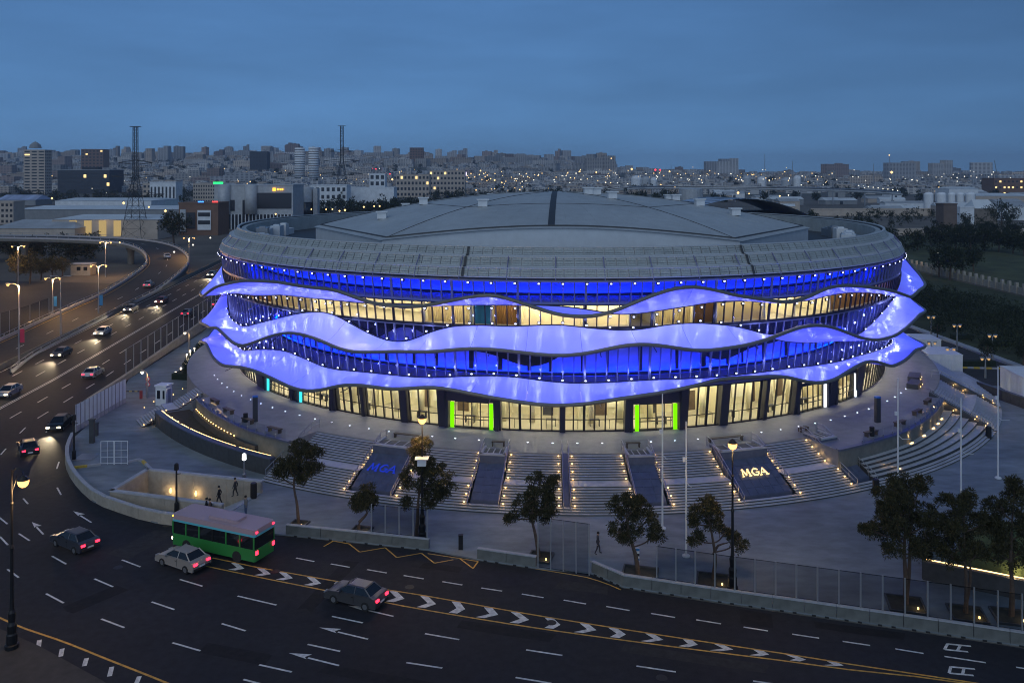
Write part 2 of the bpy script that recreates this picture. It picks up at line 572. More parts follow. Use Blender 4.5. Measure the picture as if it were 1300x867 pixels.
def letterA(x0, y0, x1, y1, x2, y2):
    """A painted on the road: foot left, foot right, top bar corner in pixels"""
    o_, u, v = P(x0, y0), P(x1, y1), P(x2, y2)
    e1, e2 = u - o_, v - o_
    pt = lambda s, t: o_ + e1 * s + e2 * t
    mb = MB()
    for k, (p, q) in enumerate((((0, 0.0), (1.0, 0.0)), ((0, 1.0), (1.0, 1.0)), ((0, -0.02), (0, 1.02)), ((0.55, 0), (0.55, 1)))):
        stripe(mb, pt(*p), pt(*q), 0.17, 0.006 + k * 0.0005)
    mb.build('letter_marking', M_WPAINT, road)
letterA(1199, 824, 1229, 827, 1203, 817)
letterA(1205, 854, 1236, 857, 1207, 846)
ribbon('edge_line', spline([P(*q) for q in [(-60, 758), (0, 784), (30, 797), (80, 814), (140, 838), (213, 867), (300, 905)]], 1.5), -0.08, 0.08, M_YPAINT, 0.006, road)
for x0, y0, x1, y1 in ((50, 812, 49, 821), (79, 823, 77, 833), (110, 835, 107, 845), (142, 846, 139, 858), (177, 858, 172, 870)):
    mb = MB()
    stripe(mb, P(x0, y0), P(x1, y1), 0.28)
    mb.build('edge_block_marking', M_WPAINT, road)

# repairs, drains and covers in the road
M_PATCH = mat('road patch', (0.015, 0.015, 0.018), 0.8, var=0.3, scale=2.0, spec=0.2)
M_PATCH2 = mat('worn road patch', (0.032, 0.032, 0.034), 0.8, var=0.3, scale=2.0, spec=0.2)
for k, (x, y, a, w, d) in enumerate(((180, 690, -.4, 2.4, 5.5), (420, 740, -.25, 1.2, 8), (640, 800, -.27, 7, 1.1), (880, 835, -.27, 9, 1.0), (300, 830, -.3, 5, 1.2), (120, 760, -.6, 1.5, 4), (740, 745, -.26, 4, 1.3), (1090, 800, -.27, 6, .9), (560, 720, -.27, 3.5, 1.0), (60, 610, 1.2, 5, 1.2), (480, 860, -.27, 8, 1.0), (960, 785, -.27, 2.2, 2.0))):
    c = P(x, y)
    q = [Vector((sx * w / 2 * RNG.uniform(.9, 1.08), sy * d / 2 * RNG.uniform(.88, 1.1))) for sx, sy in ((-1, -1), (0, -1.03), (1, -1), (1, 1), (.2, 1.04), (-1, 1))]
    q = [Vector((c.x + v.x * math.cos(a) - v.y * math.sin(a), c.y + v.x * math.sin(a) + v.y * math.cos(a))) for v in q]
    MB().add([(v.x, v.y, 0.003) for v in q], [tuple(range(6))]).build('road_patch', M_PATCH if k % 3 else M_PATCH2, road)
for x, y in ((578, 708), (212, 667), (350, 725), (700, 790), (520, 745), (840, 860), (150, 720)):
    MB().lathe([(.36, 0.0), (.36, .009)], P(x, y), 14).build('manhole_cover', M_STEEL if False else M_IRON, road)
# dust gathered along the barrier foot
ribbon('gutter_dust', spline([P(x, y + 1.5) for x, y in [(1330, 826), (1199, 806), (1000, 777), (916, 765), (800, 747)]], 2.0), 0.0, 0.55, mat('road dust', (.11, .10, .09), .95, var=.5, scale=1.5), 0.0035, road)

# ---- highway and ramp
def zh(Y):
    return 0.004 + max(0.0, min(4.0, (Y - 128) * 0.022))
def hw(x, Y):
    """x: metres from the highway's arena-side edge, positive away from the arena"""
    return Vector((-56.7 - x - 0.085 * (Y - 112), Y, zh(Y)))
hwp = [hw(0, y) for y in range(104, 520, 8)]
mb = MB().grid([[hw(21.6, y), hw(10.8, y), hw(0, y)] for y in range(104, 520, 8)])
highway = mb.build('highway', M_ASPH, kind='structure')
if highway.data.polygons[0].normal.z < 0:
    highway.data.flip_normals()
def hline(x, y0, y1, w, dashed=None, name='lane_dash'):
    y = y0
    if dashed:
        on, off = dashed
        while y < y1:
            a, b = hw(x, y), hw(x, y + on)
            mb = MB()
            mb.quad((a.x - w / 2, a.y, a.z + 0.006), (a.x + w / 2, a.y, a.z + 0.006), (b.x + w / 2, b.y, b.z + 0.006), (b.x - w / 2, b.y, b.z + 0.006))
            mb.build(name, M_WPAINT, highway)
            y += on + off
    else:
        MB().grid([[hw(x + w / 2, v) + Vector((0, 0, .008)), hw(x - w / 2, v) + Vector((0, 0, .008))] for v in range(int(y0), int(y1), 8)]).build(name, M_WPAINT, highway)
hline(10.6, 104, 400, 0.14, name='centre_line')
hline(10.95, 104, 400, 0.14, name='centre_line')
for x in (3.7, 7.2, 14.4, 18.0):
    hline(x, 108, 260, 0.16, (3.0, 4.4))
hline(0.5, 118, 400, 0.12, name='edge_line')
hline(21.0, 108, 400, 0.12, name='edge_line')

ramp_px = [(-40, 478, 0.05), (0, 453, 0.1), (62, 422.5, 0.6), (125, 391, 1.4), (168, 370.5, 2.2), (203, 346, 3.6), (213, 333, 4.6), (207, 320.5, 5.8), (190, 312, 6.8), (160, 306.5, 7.7), (110, 303.5, 8.3), (50, 301.8, 8.6), (-30, 301, 8.8), (-160, 301, 8.8)]
rampc = spline([P(x, y, z) for x, y, z in ramp_px], 4.0)
ramp = ribbon('ramp_road', rampc, -5.6, 5.6, M_ASPH2, 0.0, kind='structure')
# deck under the lifted part, with piers
deckc = [p for p in rampc if p.z > 2.0]
mb = MB()
A, B = offset(deckc, -5.9), offset(deckc, 5.9)
mb.grid([[(a.x, a.y, a.z - 0.02), (a.x, a.y, a.z - 0.9), (a.x * 0.75 + b.x * 0.25, a.y * 0.75 + b.y * 0.25, a.z - 1.5), (a.x * 0.25 + b.x * 0.75, a.y * 0.25 + b.y * 0.75, b.z - 1.5), (b.x, b.y, b.z - 0.9), (b.x, b.y, b.z - 0.02)] for a, b in zip(A, B)])
viaduct = thing('viaduct', (0, 0, 0), 'curved concrete viaduct carrying the ramp over the car park', 'bridge')
mb.build('deck', M_CONC, viaduct)
for side in (-1, 1):
    path = offset(rampc, side * 5.75)
    mb = MB()
    q0, q1 = offset(path, -0.15), offset(path, 0.15)
    mb.grid([[(a.x, a.y, a.z - 0.02), (a.x, a.y, a.z + 0.55), (b.x, b.y, b.z + 0.55), (b.x, b.y, b.z - 0.02)] for a, b in zip(q0, q1)])
    mb.build('parapet', M_COPE, viaduct)
    mb = MB()
    mb.tube([p + Vector((0, 0, 1.1)) for p in path], 0.05, 5)
    for p in path[::1]:
        mb.box((p.x, p.y, p.z + 0.8), (0.14, 0.14, 0.6))
    mb.build('railing', M_STEEL, viaduct)
for i in (0.30, 0.52, 0.74, 0.93):
    p = deckc[int(i * (len(deckc) - 1))]
    mb = MB()
    mb.lathe([(1.1, 0), (1.1, p.z - 3.6), (1.9, p.z - 1.5)], (p.x, p.y, 0), 10)
    mb.build('pier', M_CONC, viaduct)
ribbon('edge_line', rampc[:60], -5.0, -4.85, M_YPAINT, 0.006, ramp)
for i in range(2, 50, 3):
    a, b = rampc[i], rampc[i + 1]
    mb = MB()
    n = Vector((0.08, 0, 0))
    b2 = a.lerp(b, 0.75)
    up = Vector((0, 0, 0.008))
    mb.quad(a - n + up, b2 - n + up, b2 + n + up, a + n + up)
    mb.build('lane_dash', M_WPAINT, ramp)

# barrier between highway and ramp, and the retaining wall on the arena side of the highway
mb = MB()
for x in (21.9,):
    a = [hw(x, y) for y in range(100, 500, 10)]
    mb.grid([[(p.x - 0.25, p.y, p.z - 0.1), (p.x - 0.1, p.y, p.z + 0.85), (p.x + 0.1, p.y, p.z + 0.85), (p.x + 0.25, p.y, p.z - 0.1)] for p in a])
o = mb.build('median_barrier', M_CONC, label='long low concrete barrier between the highway and the ramp', cat='barrier')
rw = thing('retaining_wall', (0, 0, 0), 'stone faced retaining wall with parapet along the highway by the guard booth', 'wall')
ys = list(range(114, 320, 6))
for y0, y1 in zip(ys, ys[1:]):
    mb = MB()
    for (xa, xb, za, zb) in ((-0.35, 0.0, -0.05, None), (-0.42, 0.1, None, 0.25)):
        a, b = hw(xa, y0), hw(xa, y1 - 0.03)
        c, d = hw(xb, y1 - 0.03), hw(xb, y0)
        if zb is None:
            lo, hi = (lambda p: -0.05), (lambda p: p.z + 0.62)
        else:
            lo, hi = (lambda p: p.z + 0.625), (lambda p: p.z + 0.85)
        vs = [(p.x, p.y, lo(p)) for p in (a, b, c, d)] + [(p.x, p.y, hi(p)) for p in (a, b, c, d)]
        mb.add(vs, [(3, 2, 1, 0), (4, 5, 6, 7), (0, 1, 5, 4), (1, 2, 6, 5), (2, 3, 7, 6), (3, 0, 4, 7)])
    mb.build('wall_segment', M_LIME, rw)

M_FRAME = mat('fascia frame', (0.50, 0.52, 0.54), 0.5, 0.1)
G_DOOR = glass_mat('door glass', (0.97, 0.97, 0.98), 0.0)
def cloth_mat(name, col, tr=0.65):
    m = bpy.data.materials.new(name)
    m.use_nodes = True
    t = m.node_tree
    t.nodes.remove(t.nodes['Principled BSDF'])
    a, b, x = t.nodes.new('ShaderNodeBsdfDiffuse'), t.nodes.new('ShaderNodeBsdfTranslucent'), t.nodes.new('ShaderNodeMixShader')
    a.inputs[0].default_value = b.inputs[0].default_value = (*col, 1)
    x.inputs[0].default_value = tr
    t.links.new(a.outputs[0], x.inputs[1])
    t.links.new(b.outputs[0], x.inputs[2])
    t.links.new(x.outputs[0], t.nodes['Material Output'].inputs['Surface'])
    return m

# ------------------------------------------------------------------ the arena
CX, CY = 7.1, 140.85
ZT = 3.4                                   # terrace level
R0, LEAN, ZE = 49.75, 2.45, 19.95          # wall foot radius, outward lean, eave height
def rw_(z):
    return R0 + LEAN * (z - ZT) / (ZE - ZT)
def pc(r, deg, z):
    a = math.radians(deg)
    return Vector((r * math.sin(a), -r * math.cos(a), z))
def hit(px, r, far=False):
    """ray of a photo column with the circle r -> angle (deg) and depth"""
    m = (px - 650.0) / F
    A_, B_, C_ = 1 + m * m, -2 * (m * CX + CY), CX * CX + CY * CY - r * r
    D = B_ * B_ - 4 * A_ * C_
    s = math.sqrt(max(0.0, D))
    Y = (-B_ + (s if far else -s)) / (2 * A_)
    return math.degrees(math.atan2(m * Y - CX, -(Y - CY))), Y
def zpx(py, Y):
    return HC - (py - HY) * Y / F

arena = thing('arena', (CX, CY, 0), 'round sports arena wrapped in three glowing blue wave bands under a grey domed roof', 'arena')

RIM_R = 55.0
b1_rim = [(258, 377), (275, 364), (293, 359), (312, 356), (350, 357.5), (387, 364), (425, 367.5), (450, 377), (475, 386), (512, 389.5), (537, 389), (575, 381), (612, 374), (632, 374.5), (675, 389), (712, 401), (750, 402.5), (775, 397.5), (812, 381), (850, 367), (878, 363), (907, 367.5), (932, 375), (962, 379), (987, 383), (1005, 384.5), (1025, 377.5), (1050, 365), (1070, 362), (1100, 364), (1132, 369), (1157, 378), (1167, 368)]
b1_rim_far = [(1172, 357), (1160, 341), (1147, 325)]
b1_rim_farL = [(262, 366), (272, 356), (281, 346)]
b1_in = [(291, 370), (325, 375), (357, 374), (375, 376), (415, 380), (457, 384), (500, 386), (550, 387.5), (612, 387), (652, 387), (685, 388), (712, 389), (745, 393), (770, 398), (800, 399), (825, 396), (850, 392), (912, 382), (942, 381), (975, 384), (1005, 381), (1025, 382), (1050, 375), (1075, 371), (1100, 371), (1137, 372)]
b2_rim = [(262, 413), (266, 417), (275, 415), (282, 422), (295, 435), (307, 440), (325, 434), (345, 426), (365, 422), (382, 424), (405, 431), (425, 441), (445, 447), (465, 447.5), (500, 446), (545, 447), (575, 444), (600, 442), (632, 444), (675, 449), (710, 452), (745, 449), (775, 442), (800, 437), (825, 437), (850, 440), (878, 445), (900, 445), (932, 441), (962, 435), (987, 426), (1015, 415), (1037, 412), (1057, 415), (1075, 422), (1095, 430), (1115, 432), (1137, 426), (1155, 412), (1167, 399)]
b2_rim_far = [(1170, 391), (1157, 382), (1143, 374)]
b2_rim_farL = [(262, 404), (270, 397), (288, 384)]
b2_in = [(291, 400), (300, 411), (310, 416), (332, 410), (362, 402), (387, 397), (412, 396), (430, 402), (450, 414), (475, 427), (495, 434), (520, 434), (545, 422), (575, 414), (612, 413), (650, 415), (687, 413), (712, 412.5), (750, 417), (787, 420), (812, 419), (850, 412), (887, 410), (932, 414), (962, 422), (985, 431), (1000, 434), (1025, 435), (1050, 434), (1087, 428), (1100, 417), (1120, 397), (1132, 382)]
b3_rim = [(263, 436), (265, 444), (271, 455), (282, 464), (307, 466), (325, 471), (345, 480), (367, 491), (387, 497), (410, 495), (430, 489), (450, 488), (475, 491), (495, 494.5), (525, 492.5), (550, 491), (575, 495), (612, 502.5), (650, 509), (687, 514), (717, 515), (750, 512), (787, 506), (837, 499), (862, 494), (887, 489), (912, 481), (950, 479), (980, 477.5), (1000, 478), (1020, 484), (1040, 487), (1060, 482.5), (1080, 469), (1100, 458), (1115, 459), (1132, 466), (1150, 457), (1162, 444)]
b3_rim_far = [(1166, 434), (1155, 429), (1142, 424)]
b3_rim_farL = [(264, 428), (268, 421), (276, 414)]
b3_in = [(291, 432), (300, 439), (310, 446), (325, 444), (350, 444), (367, 447), (390, 457), (410, 466), (430, 470), (457, 472), (495, 476), (525, 479), (550, 480), (587, 478), (625, 477), (657, 479), (700, 485), (730, 487), (775, 485.5), (825, 482.5), (875, 481), (900, 480), (950, 475), (1000, 468), (1037, 464), (1062, 460), (1090, 452), (1115, 445), (1132, 436)]

GRID = np.arange(-180, 180, 1.0)
def curve_of(near, far, farL, r, rfun=None):
    pts = []
    for lst, fl in ((near, False), (far, True), (farL, True)):
        for x, y in lst:
            if rfun:
                z = 12.0
                for _ in range(5):
                    a, Y = hit(x, rfun(z), fl)
                    z = zpx(y, Y)
            else:
                a, Y = hit(x, r, fl)
                z = zpx(y, Y)
            pts.append((a, z))
    pts.sort()
    a = np.array([p[0] for p in pts])
    z = np.array([p[1] for p in pts])
    mean = float(z.mean())
    amp = float(z.std())
    # the unseen back goes on waving
    ends = max(a[-1], 0), min(a[0], 0)
    back = np.arange(ends[0] + 12, ends[1] + 360 - 11, 6.0)
    zb = mean + 1.2 * amp * np.sin((back - ends[0]) / 36 * 2 * PI)
    aa = np.concatenate([a, back])
    zz = np.concatenate([z, zb])
    aa = np.concatenate([aa - 360, aa, aa + 360])
    zz = np.concatenate([zz, zz, zz])
    od = np.argsort(aa, kind='stable')
    g = np.interp(np.arange(-200, 200, 0.25), aa[od], zz[od])
    k = np.exp(-0.5 * (np.arange(-12, 13) / 4.0) ** 2)
    g = np.convolve(np.pad(g, 12, mode='edge'), k / k.sum(), 'valid')
    return lambda d: float(np.interp(d, np.arange(-200, 200, 0.25), g))
wave = []
for rim, far, farL, inn in ((b1_rim, b1_rim_far, b1_rim_farL, b1_in), (b2_rim, b2_rim_far, b2_rim_farL, b2_in), (b3_rim, b3_rim_far, b3_rim_farL, b3_in)):
    zr = curve_of(rim, far, farL, RIM_R)
    zi = curve_of(inn, [], [], 0, lambda z: rw_(z) + 0.3)
    wave.append((zi, zr))

# membrane: pale coated fabric, its blue floodlit glow put in as emission
M_MEMB = mat('glow painted membrane', (0.56, 0.56, 0.60), 0.33, emit=(0.035, 0.05, 1.0), es=0.66, spec=0.6)
M_MEMS = mat('membrane seam', (0.12, 0.12, 0.3), 0.5)
PAN = 6.0
for bi, (zi, zr) in enumerate(wave):
    mb = MB()
    rim_path = [pc(RIM_R, d, zr(d)) for d in np.arange(-180, 180, 1.0)]
    mb.tube(rim_path, 0.20, 6, closed=True)
    band = mb.build('wave_band', M_RIM, arena, smooth=True, label=('top thin wave band, just below the eave', 'middle wave band, the widest', 'lowest wave band, over the entrances')[bi])
    mb = MB()
    mb.tube([pc(rw_(zi(d)) + 0.25, d, zi(d)) for d in np.arange(-180, 180, 1.0)], 0.10, 5, closed=True)
    mb.build('inner_rail', M_MULL, band)
    d = -180.0
    while d < 180:
        rows = []
        for q in np.linspace(d + 0.012, d + PAN - 0.012, 13):
            a_, b_ = pc(rw_(zi(q)) + 0.3, q, zi(q)), pc(RIM_R, q, zr(q))
            row = []
            for k in range(6):
                t = k / 5
                p = a_.lerp(b_, t)
                p.z -= 0.22 * math.sin(PI * t) * (1 if zr(q) < zi(q) else 0.6)
                row.append(p)
            rows.append(row)
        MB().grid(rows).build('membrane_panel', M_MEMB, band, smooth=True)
        d += PAN
    # brackets to the facade
    mb = MB()
    for q in np.arange(-180, 180, PAN):
        if zr(q + 2) > zi(q + 2) - 0.6:
            continue
        mb.tube([pc(rw_(zi(q)) + 0.05, q + 2, zi(q + 2) - 0.9), pc(RIM_R - 0.3, q + 2, zr(q + 2) - 0.75)], 0.05, 5)
    mb.build('brackets', M_MULL, band, kind='stuff')

# --- glass facade: four storeys
LV = [(ZT + 0.12, 8.0), (8.25, 14.6), (14.85, 17.25), (17.5, 19.75)]
PITCH = 360 / 276.0
vis = [(-62, 62), (-62, 62), (-62, 62)]
PORT = [tuple(hit(x, R0)[0] for x in q) for q in ((569, 632), (800, 862), (342, 375), (382, 424), (1009, 1047), (1057, 1084))]
facade = []
glass_stuff = MB()
for li, (z0, z1) in enumerate(LV):
    mb = MB()
    # mullions and transoms of the storey
    n = 276
    for i in range(n):
        d = (i + 0.5) * PITCH - 180
        if li == 0 and any(a_ < d < b_ for a_, b_ in PORT):
            continue
        thick = 0.06 if (i % 6) else 0.13
        a, b = pc(rw_(z0), d, z0), pc(rw_(z1), d, z1)
        t = pc(1, d + 90, 0) * thick
        o_ = pc(0.16, d, 0)
        vs = [a - t, a + t, a + t + o_, a - t + o_, b - t, b + t, b + t + o_, b - t + o_]
        mb.add(vs, [(0, 1, 2, 3), (7, 6, 5, 4), (0, 4, 5, 1), (1, 5, 6, 2), (2, 6, 7, 3), (3, 7, 4, 0)])
    for z, h in ((z0 - 0.06, 0.12), (z1 + 0.06, 0.12)):
        mb.ring(rw_(z) - 0.15, rw_(z) + 0.14, z - h, z + h, -180, 180, 138)
    fo = mb.build('curtain_wall', M_MULL if li in (0, 2) else M_MULLB, arena, label='storey %s of the glass front' % ('one', 'two', 'three', 'four')[li])
    facade.append(fo)
    for i in range(n):
        d0, d1 = (i + 0.5) * PITCH - 180, (i + 1.5) * PITCH - 180
        q = [pc(rw_(z0) + 0.06, d0, z0), pc(rw_(z0) + 0.06, d1, z0), pc(rw_(z1) + 0.06, d1, z1), pc(rw_(z1) + 0.06, d0, z1)]
        mid = (d0 + d1) / 2
        if li == 0 and any(a_ < mid < b_ for a_, b_ in PORT):
            continue
        if li < 3 and vis[li][0] < mid < vis[li][1]:
            MB().quad(*q).build('glass_pane', G_CLEAR, fo)
        else:
            glass_stuff.quad(*q)
glass_stuff.build('glass_panes', G_CLEAR, arena, kind='stuff')

# --- floors and inner walls
RI = 43.5
mb = MB()
mb.ring(30, R0 + 0.3, ZT - 0.35, ZT + 0.03, -180, 180, 90)
mb.build('floor_slab', M_INFL, arena)
for (zl, zhh) in ((8.0, 8.25), (14.6, 14.85), (17.25, 17.5)):
    mb = MB().ring(RI - 0.5, rw_(zl) - 0.16, zl + 0.01, zhh - 0.01, -180, 180, 90)
    mb.build('floor_slab', M_INFL, arena)
mb = MB().ring(RI - 1.0, RI, ZT + 0.03, 8.0, -180, 180, 120)
mb.build('inner_wall', M_CREAM, arena)
mb = MB().ring(RI - 1.0, RI + 0.6, 8.26, 14.6, -180, 180, 120)
mb.build('inner_wall', M_BLUEW, arena)
mb = MB().ring(RI - 1.0, RI + 1.5, 14.86, 17.25, -180, 180, 120)
mb.build('inner_wall', M_CREAM, arena)
mb = MB().ring(RI - 1.0, RI + 3.0, 17.51, 20.5, -180, 180, 120)
mb.build('inner_wall', M_BLUEW, arena)
# ceiling strips and washes
def strip(r0, r1, z, p0, p1, m, h=0.05):
    MB().ring(r0, r1, z - h, z, p0, p1).build('light_strip', m, arena)
strip(45.0, 45.35, 7.95, -180, 180, E_ROOM)
strip(48.2, 48.55, 7.95, -180, 180, E_ROOM)
# office storey: rooms of different brightness
ROOMS = [(-75, -46, 0.45, 'curtain'), (-46, -37, 0.6, 'curtain'), (-37, -19, 1.0, 'open'), (-19, -13, 0.8, 'curtain'), (-13, -10.5, 0.5, 'open'), (-10.5, -7, 0.35, 'curtain'), (-7, 0.5, 1.1, 'blind'), (0.5, 6, 1.1, 'blind'), (6, 9, 0.15, 'open'), (9, 14, 0.7, 'curtain'), (14, 17, 0.12, 'curtain'), (17, 24, 0.5, 'curtain'), (24, 29, 1.1, 'open'), (29, 36, 1.0, 'open'), (36, 50, 0.3, 'curtain'), (50, 75, 0.2, 'curtain')]
M_CURT = cloth_mat('brown curtain', (0.50, 0.30, 0.12))
M_CURT2 = cloth_mat('sand curtain', (0.70, 0.60, 0.36))
M_BLIND = cloth_mat('cream blind', (0.85, 0.76, 0.50))
M_TEAL = mat('teal screen', (0.05, 0.30, 0.27), 0.6)
for p0, p1, br, kind_ in ROOMS:
    for (q, wd) in ((p0, 0.12),):
        MB().ring(RI + 1.5, 51.1, 14.87, 17.24, q - 0.08, q + 0.08, 1).build('partition', M_CREAM, arena)
    e = emis('office strip %.2f' % br, (1.0, 0.85, 0.50), 32 * br)
    strip(48.0, 48.3, 17.2, p0 + 0.2, p1 - 0.2, e)
    strip(50.3, 50.5, 17.2, p0 + 0.2, p1 - 0.2, e)
    if kind_ != 'open':
        n = max(3, int((p1 - p0) * 4))
        rr = 50.75
        rows = []
        for i in range(n * 2 + 1):
            d = p0 + 0.3 + (p1 - p0 - 0.6) * i / (n * 2)
            rr2 = rr + (0.09 if i % 2 else -0.09) * (0 if kind_ == 'blind' else 1)
            rows.append([pc(rr2, d, 14.95), pc(rr2 + 0.25, d, 17.1)])
        keep = []
        MB().grid(rows).build('curtain', {'curtain': M_CURT2 if br > 0.45 else M_CURT, 'blind': M_BLIND}[kind_], arena)
for d in (-12.2, -11.4, -10.8):
    MB().ring(50.6, 50.7, 14.9, 17.2, d - 0.55, d + 0.35, 1).build('screen', M_TEAL, arena)
# blue washes: low along the second storey, high under the eave
strip(RI + 1.0, RI + 1.25, 8.40, -180, 180, E_BLUE, 0.08)
MB().ring(RI + 1.5, RI + 1.6, 8.26, 8.6, -180, 180, 120).build('upstand', M_DARKIN, arena)  # dark ring added to screen the blue strip from view
strip(47.9, 48.0, 19.86, -180, 180, E_BLUE, 0.08)
MB().ring(48.3, 48.4, 19.35, 19.88, -180, 180, 120).build('strip_screen', M_DARKIN, arena)  # added to hide the strip under the eave
strip(RI + 3.25, RI + 3.4, 17.62, -180, 180, emis('blue wash strip low', (0.0, 0.014, 1.0), 30), 0.06)
MB().ring(RI + 3.7, RI + 3.8, 17.51, 17.85, -180, 180, 120).build('upstand', M_DARKIN, arena)  # added screen in front of the low blue strip
# dark sheet and fins added to break up the even blue light
# a dark drape with a waved edge, added to stand for the unlit upper wall
rows = []
for d in np.arange(-80, 80.1, 1.0):
    hem = 11.1 + 1.4 * math.sin(d * .19) + .5 * math.sin(d * .47 + 1)
    rows.append([pc(RI + 1.9, d, max(9.2, hem)), pc(RI + 1.9 + .15 * (int(d) % 2), d, 14.55)])
MB().grid(rows).build('shade_sheet', M_DARKIN, arena)
for k in range(34):
    d = -72 + k * 4.3 + RNG.uniform(-1, 1)
    w_ = RNG.uniform(.25, .7)
    MB().ring(RI + 1.4, RI + 1.5, 8.7, 13.5, d, d + w_, 1).build('added_fin', M_DARKIN, arena)
# roof structure above the ring, closes the building
mb = MB().ring(0.5, rw_(ZE) + 0.2, ZE - 0.06, ZE + 0.25, -180, 180, 120)
mb.build('eave_slab', M_MULL, arena)

# ground floor: piers, portals, doors, interior columns
def deg(px, r=R0):
    return hit(px, r)[0]
M_PIER = mat('pier cladding', (0.055, 0.058, 0.075), 0.4, 0.4)
for x0, x1 in ((331, 339), (372, 378), (424, 429), (462, 466), (512, 520), (559, 568), (628, 637), (710.5, 717.5), (792, 801), (861, 870), (911, 921), (966, 970), (1004, 1010), (1048, 1056), (1081, 1089)):
    p0, p1 = deg(x0), deg(x1)
    mb = MB()
    z0, z1 = ZT + 0.02, 8.05
    rows = []
    for d in (p0, (p0 + p1) / 2, p1):
        rows.append([pc(R0 - 0.5, d, z0), pc(R0 + 0.42, d, z0), pc(rw_(z1) + 0.42, d, z1), pc(rw_(z1) - 0.5, d, z1)])
    mb.grid(rows)
    mb.add(rows[0], [(0, 1, 2, 3)])
    mb.add(rows[-1], [(3, 2, 1, 0)])
    mb.build('pier', M_PIER, arena)
def portal(x0, x1, m_light, w=0.5, door_h=2.75, top=4.5):
    p0, p1 = deg(x0), deg(x1)
    MB().ring(R0 - 0.3, R0 + 0.62, ZT + door_h + 0.25, ZT + top, p0, p1).build('portal_header', M_PIER, arena)
    for q in (p0, p1):
        MB().ring(R0 - 0.3, R0 + 0.62, ZT + 0.02, ZT + top, q - 0.22, q + 0.22, 1).build('portal_jamb', M_PIER, arena)
    s = 0.44 if m_light is E_GREEN else 0.36
    for a in ((p0 + 0.5, p1 - 0.5 - s) if m_light is E_GREEN else (p0 + 0.5,) if m_light is E_CYAN else (p1 - 0.5 - s,)):
        MB().ring(R0 + 0.35, R0 + 0.55, ZT + 0.1, ZT + door_h + 0.1, a, a + s, 2).build('light_panel', m_light, arena)
    a0, a1 = p0 + 0.6 + s, p1 - 0.6 - s
    n = 4
    for k in range(n):
        b0, b1 = a0 + (a1 - a0) * k / n, a0 + (a1 - a0) * (k + 1) / n
        mb = MB()
        for q in (b0 + 0.03, b1 - 0.03):
            mb.ring(R0 + 0.28, R0 + 0.38, ZT + 0.05, ZT + door_h + 0.2, q - 0.03, q + 0.03, 1)
        for z in (ZT + 0.1, ZT + 1.05, ZT + door_h + 0.15):
            mb.ring(R0 + 0.28, R0 + 0.37, z - 0.04, z + 0.04, b0 + 0.05, b1 - 0.05, 1)
        dr = mb.build('door', M_MULL, arena)
        MB().quad(pc(R0 + .32, b0 + .05, ZT + .12), pc(R0 + .32, b1 - .05, ZT + .12), pc(R0 + .32, b1 - .05, ZT + door_h + .1), pc(R0 + .32, b0 + .05, ZT + door_h + .1)).build('pane', G_DOOR, dr)
portal(569, 632, E_GREEN)
portal(800, 862, E_GREEN)
for x0, x1, m_ in ((342, 375, E_CYAN), (382, 424, E_CYAN), (1009, 1047, E_PALE), (1057, 1084, E_PALE)):
    portal(x0, x1, m_, door_h=2.9, top=3.5)
# interior columns, wall panels, handrails and furniture behind the ground glass
for k in range(36):
    d = -70 + k * 4
    MB().lathe([(0.35, 0), (0.35, 8.0 - ZT - 0.05)], pc(46.6, d, ZT + 0.03), 10).build('interior_column', M_CREAM, arena, smooth=True)
for k in range(44):
    d = -70 + k * 3.2
    MB().ring(RI + 0.02, RI + 0.14, ZT + 0.9, ZT + 4.3, d, d + 2.5, 2).build('wall_panel', mat('pale wall panel', (0.8, 0.76, 0.62), 0.7), arena)
for k in range(20):
    d = -66 + k * 6.9 + RNG.uniform(-1.5, 1.5)
    MB().ring(RI + 0.15, RI + 0.22, ZT + .03, ZT + 2.3, d, d + RNG.uniform(1.0, 1.9), 2).build('inner_door', RNG.choice([M_WOOD, M_PIER, M_WOOD]), arena)
for k in range(13):
    d = -60 + k * 10.1
    MB().ring(RI, 46.2, ZT + .03, 7.9, d - .12, d + .12, 1).build('partition', M_CREAM, arena)
mb = MB()
mb.tube([pc(48.9, d, ZT + 1.05) for d in np.arange(-70, 70, 1.0)], 0.05, 5)
for d in np.arange(-70, 70, 2.0):
    mb.tube([pc(48.9, d, ZT), pc(48.9, d, ZT + 1.05)], 0.03, 4)
mb.build('guard_rail', M_MULL, arena)
for k in range(16):
    d = -62 + k * 8.2 + RNG.uniform(-1.5, 1.5)
    o_ = pc(47.8, d, ZT + 0.03)
    mb = MB().box((0, 0, 0.74), (1.1, 0.6, 0.05)).box((-0.5, 0, 0.36), (0.05, 0.55, 0.72)).box((0.5, 0, 0.36), (0.05, 0.55, 0.72))
    mb.build('reception_table', M_DARKIN, arena, loc=o_, rz=math.radians(d))

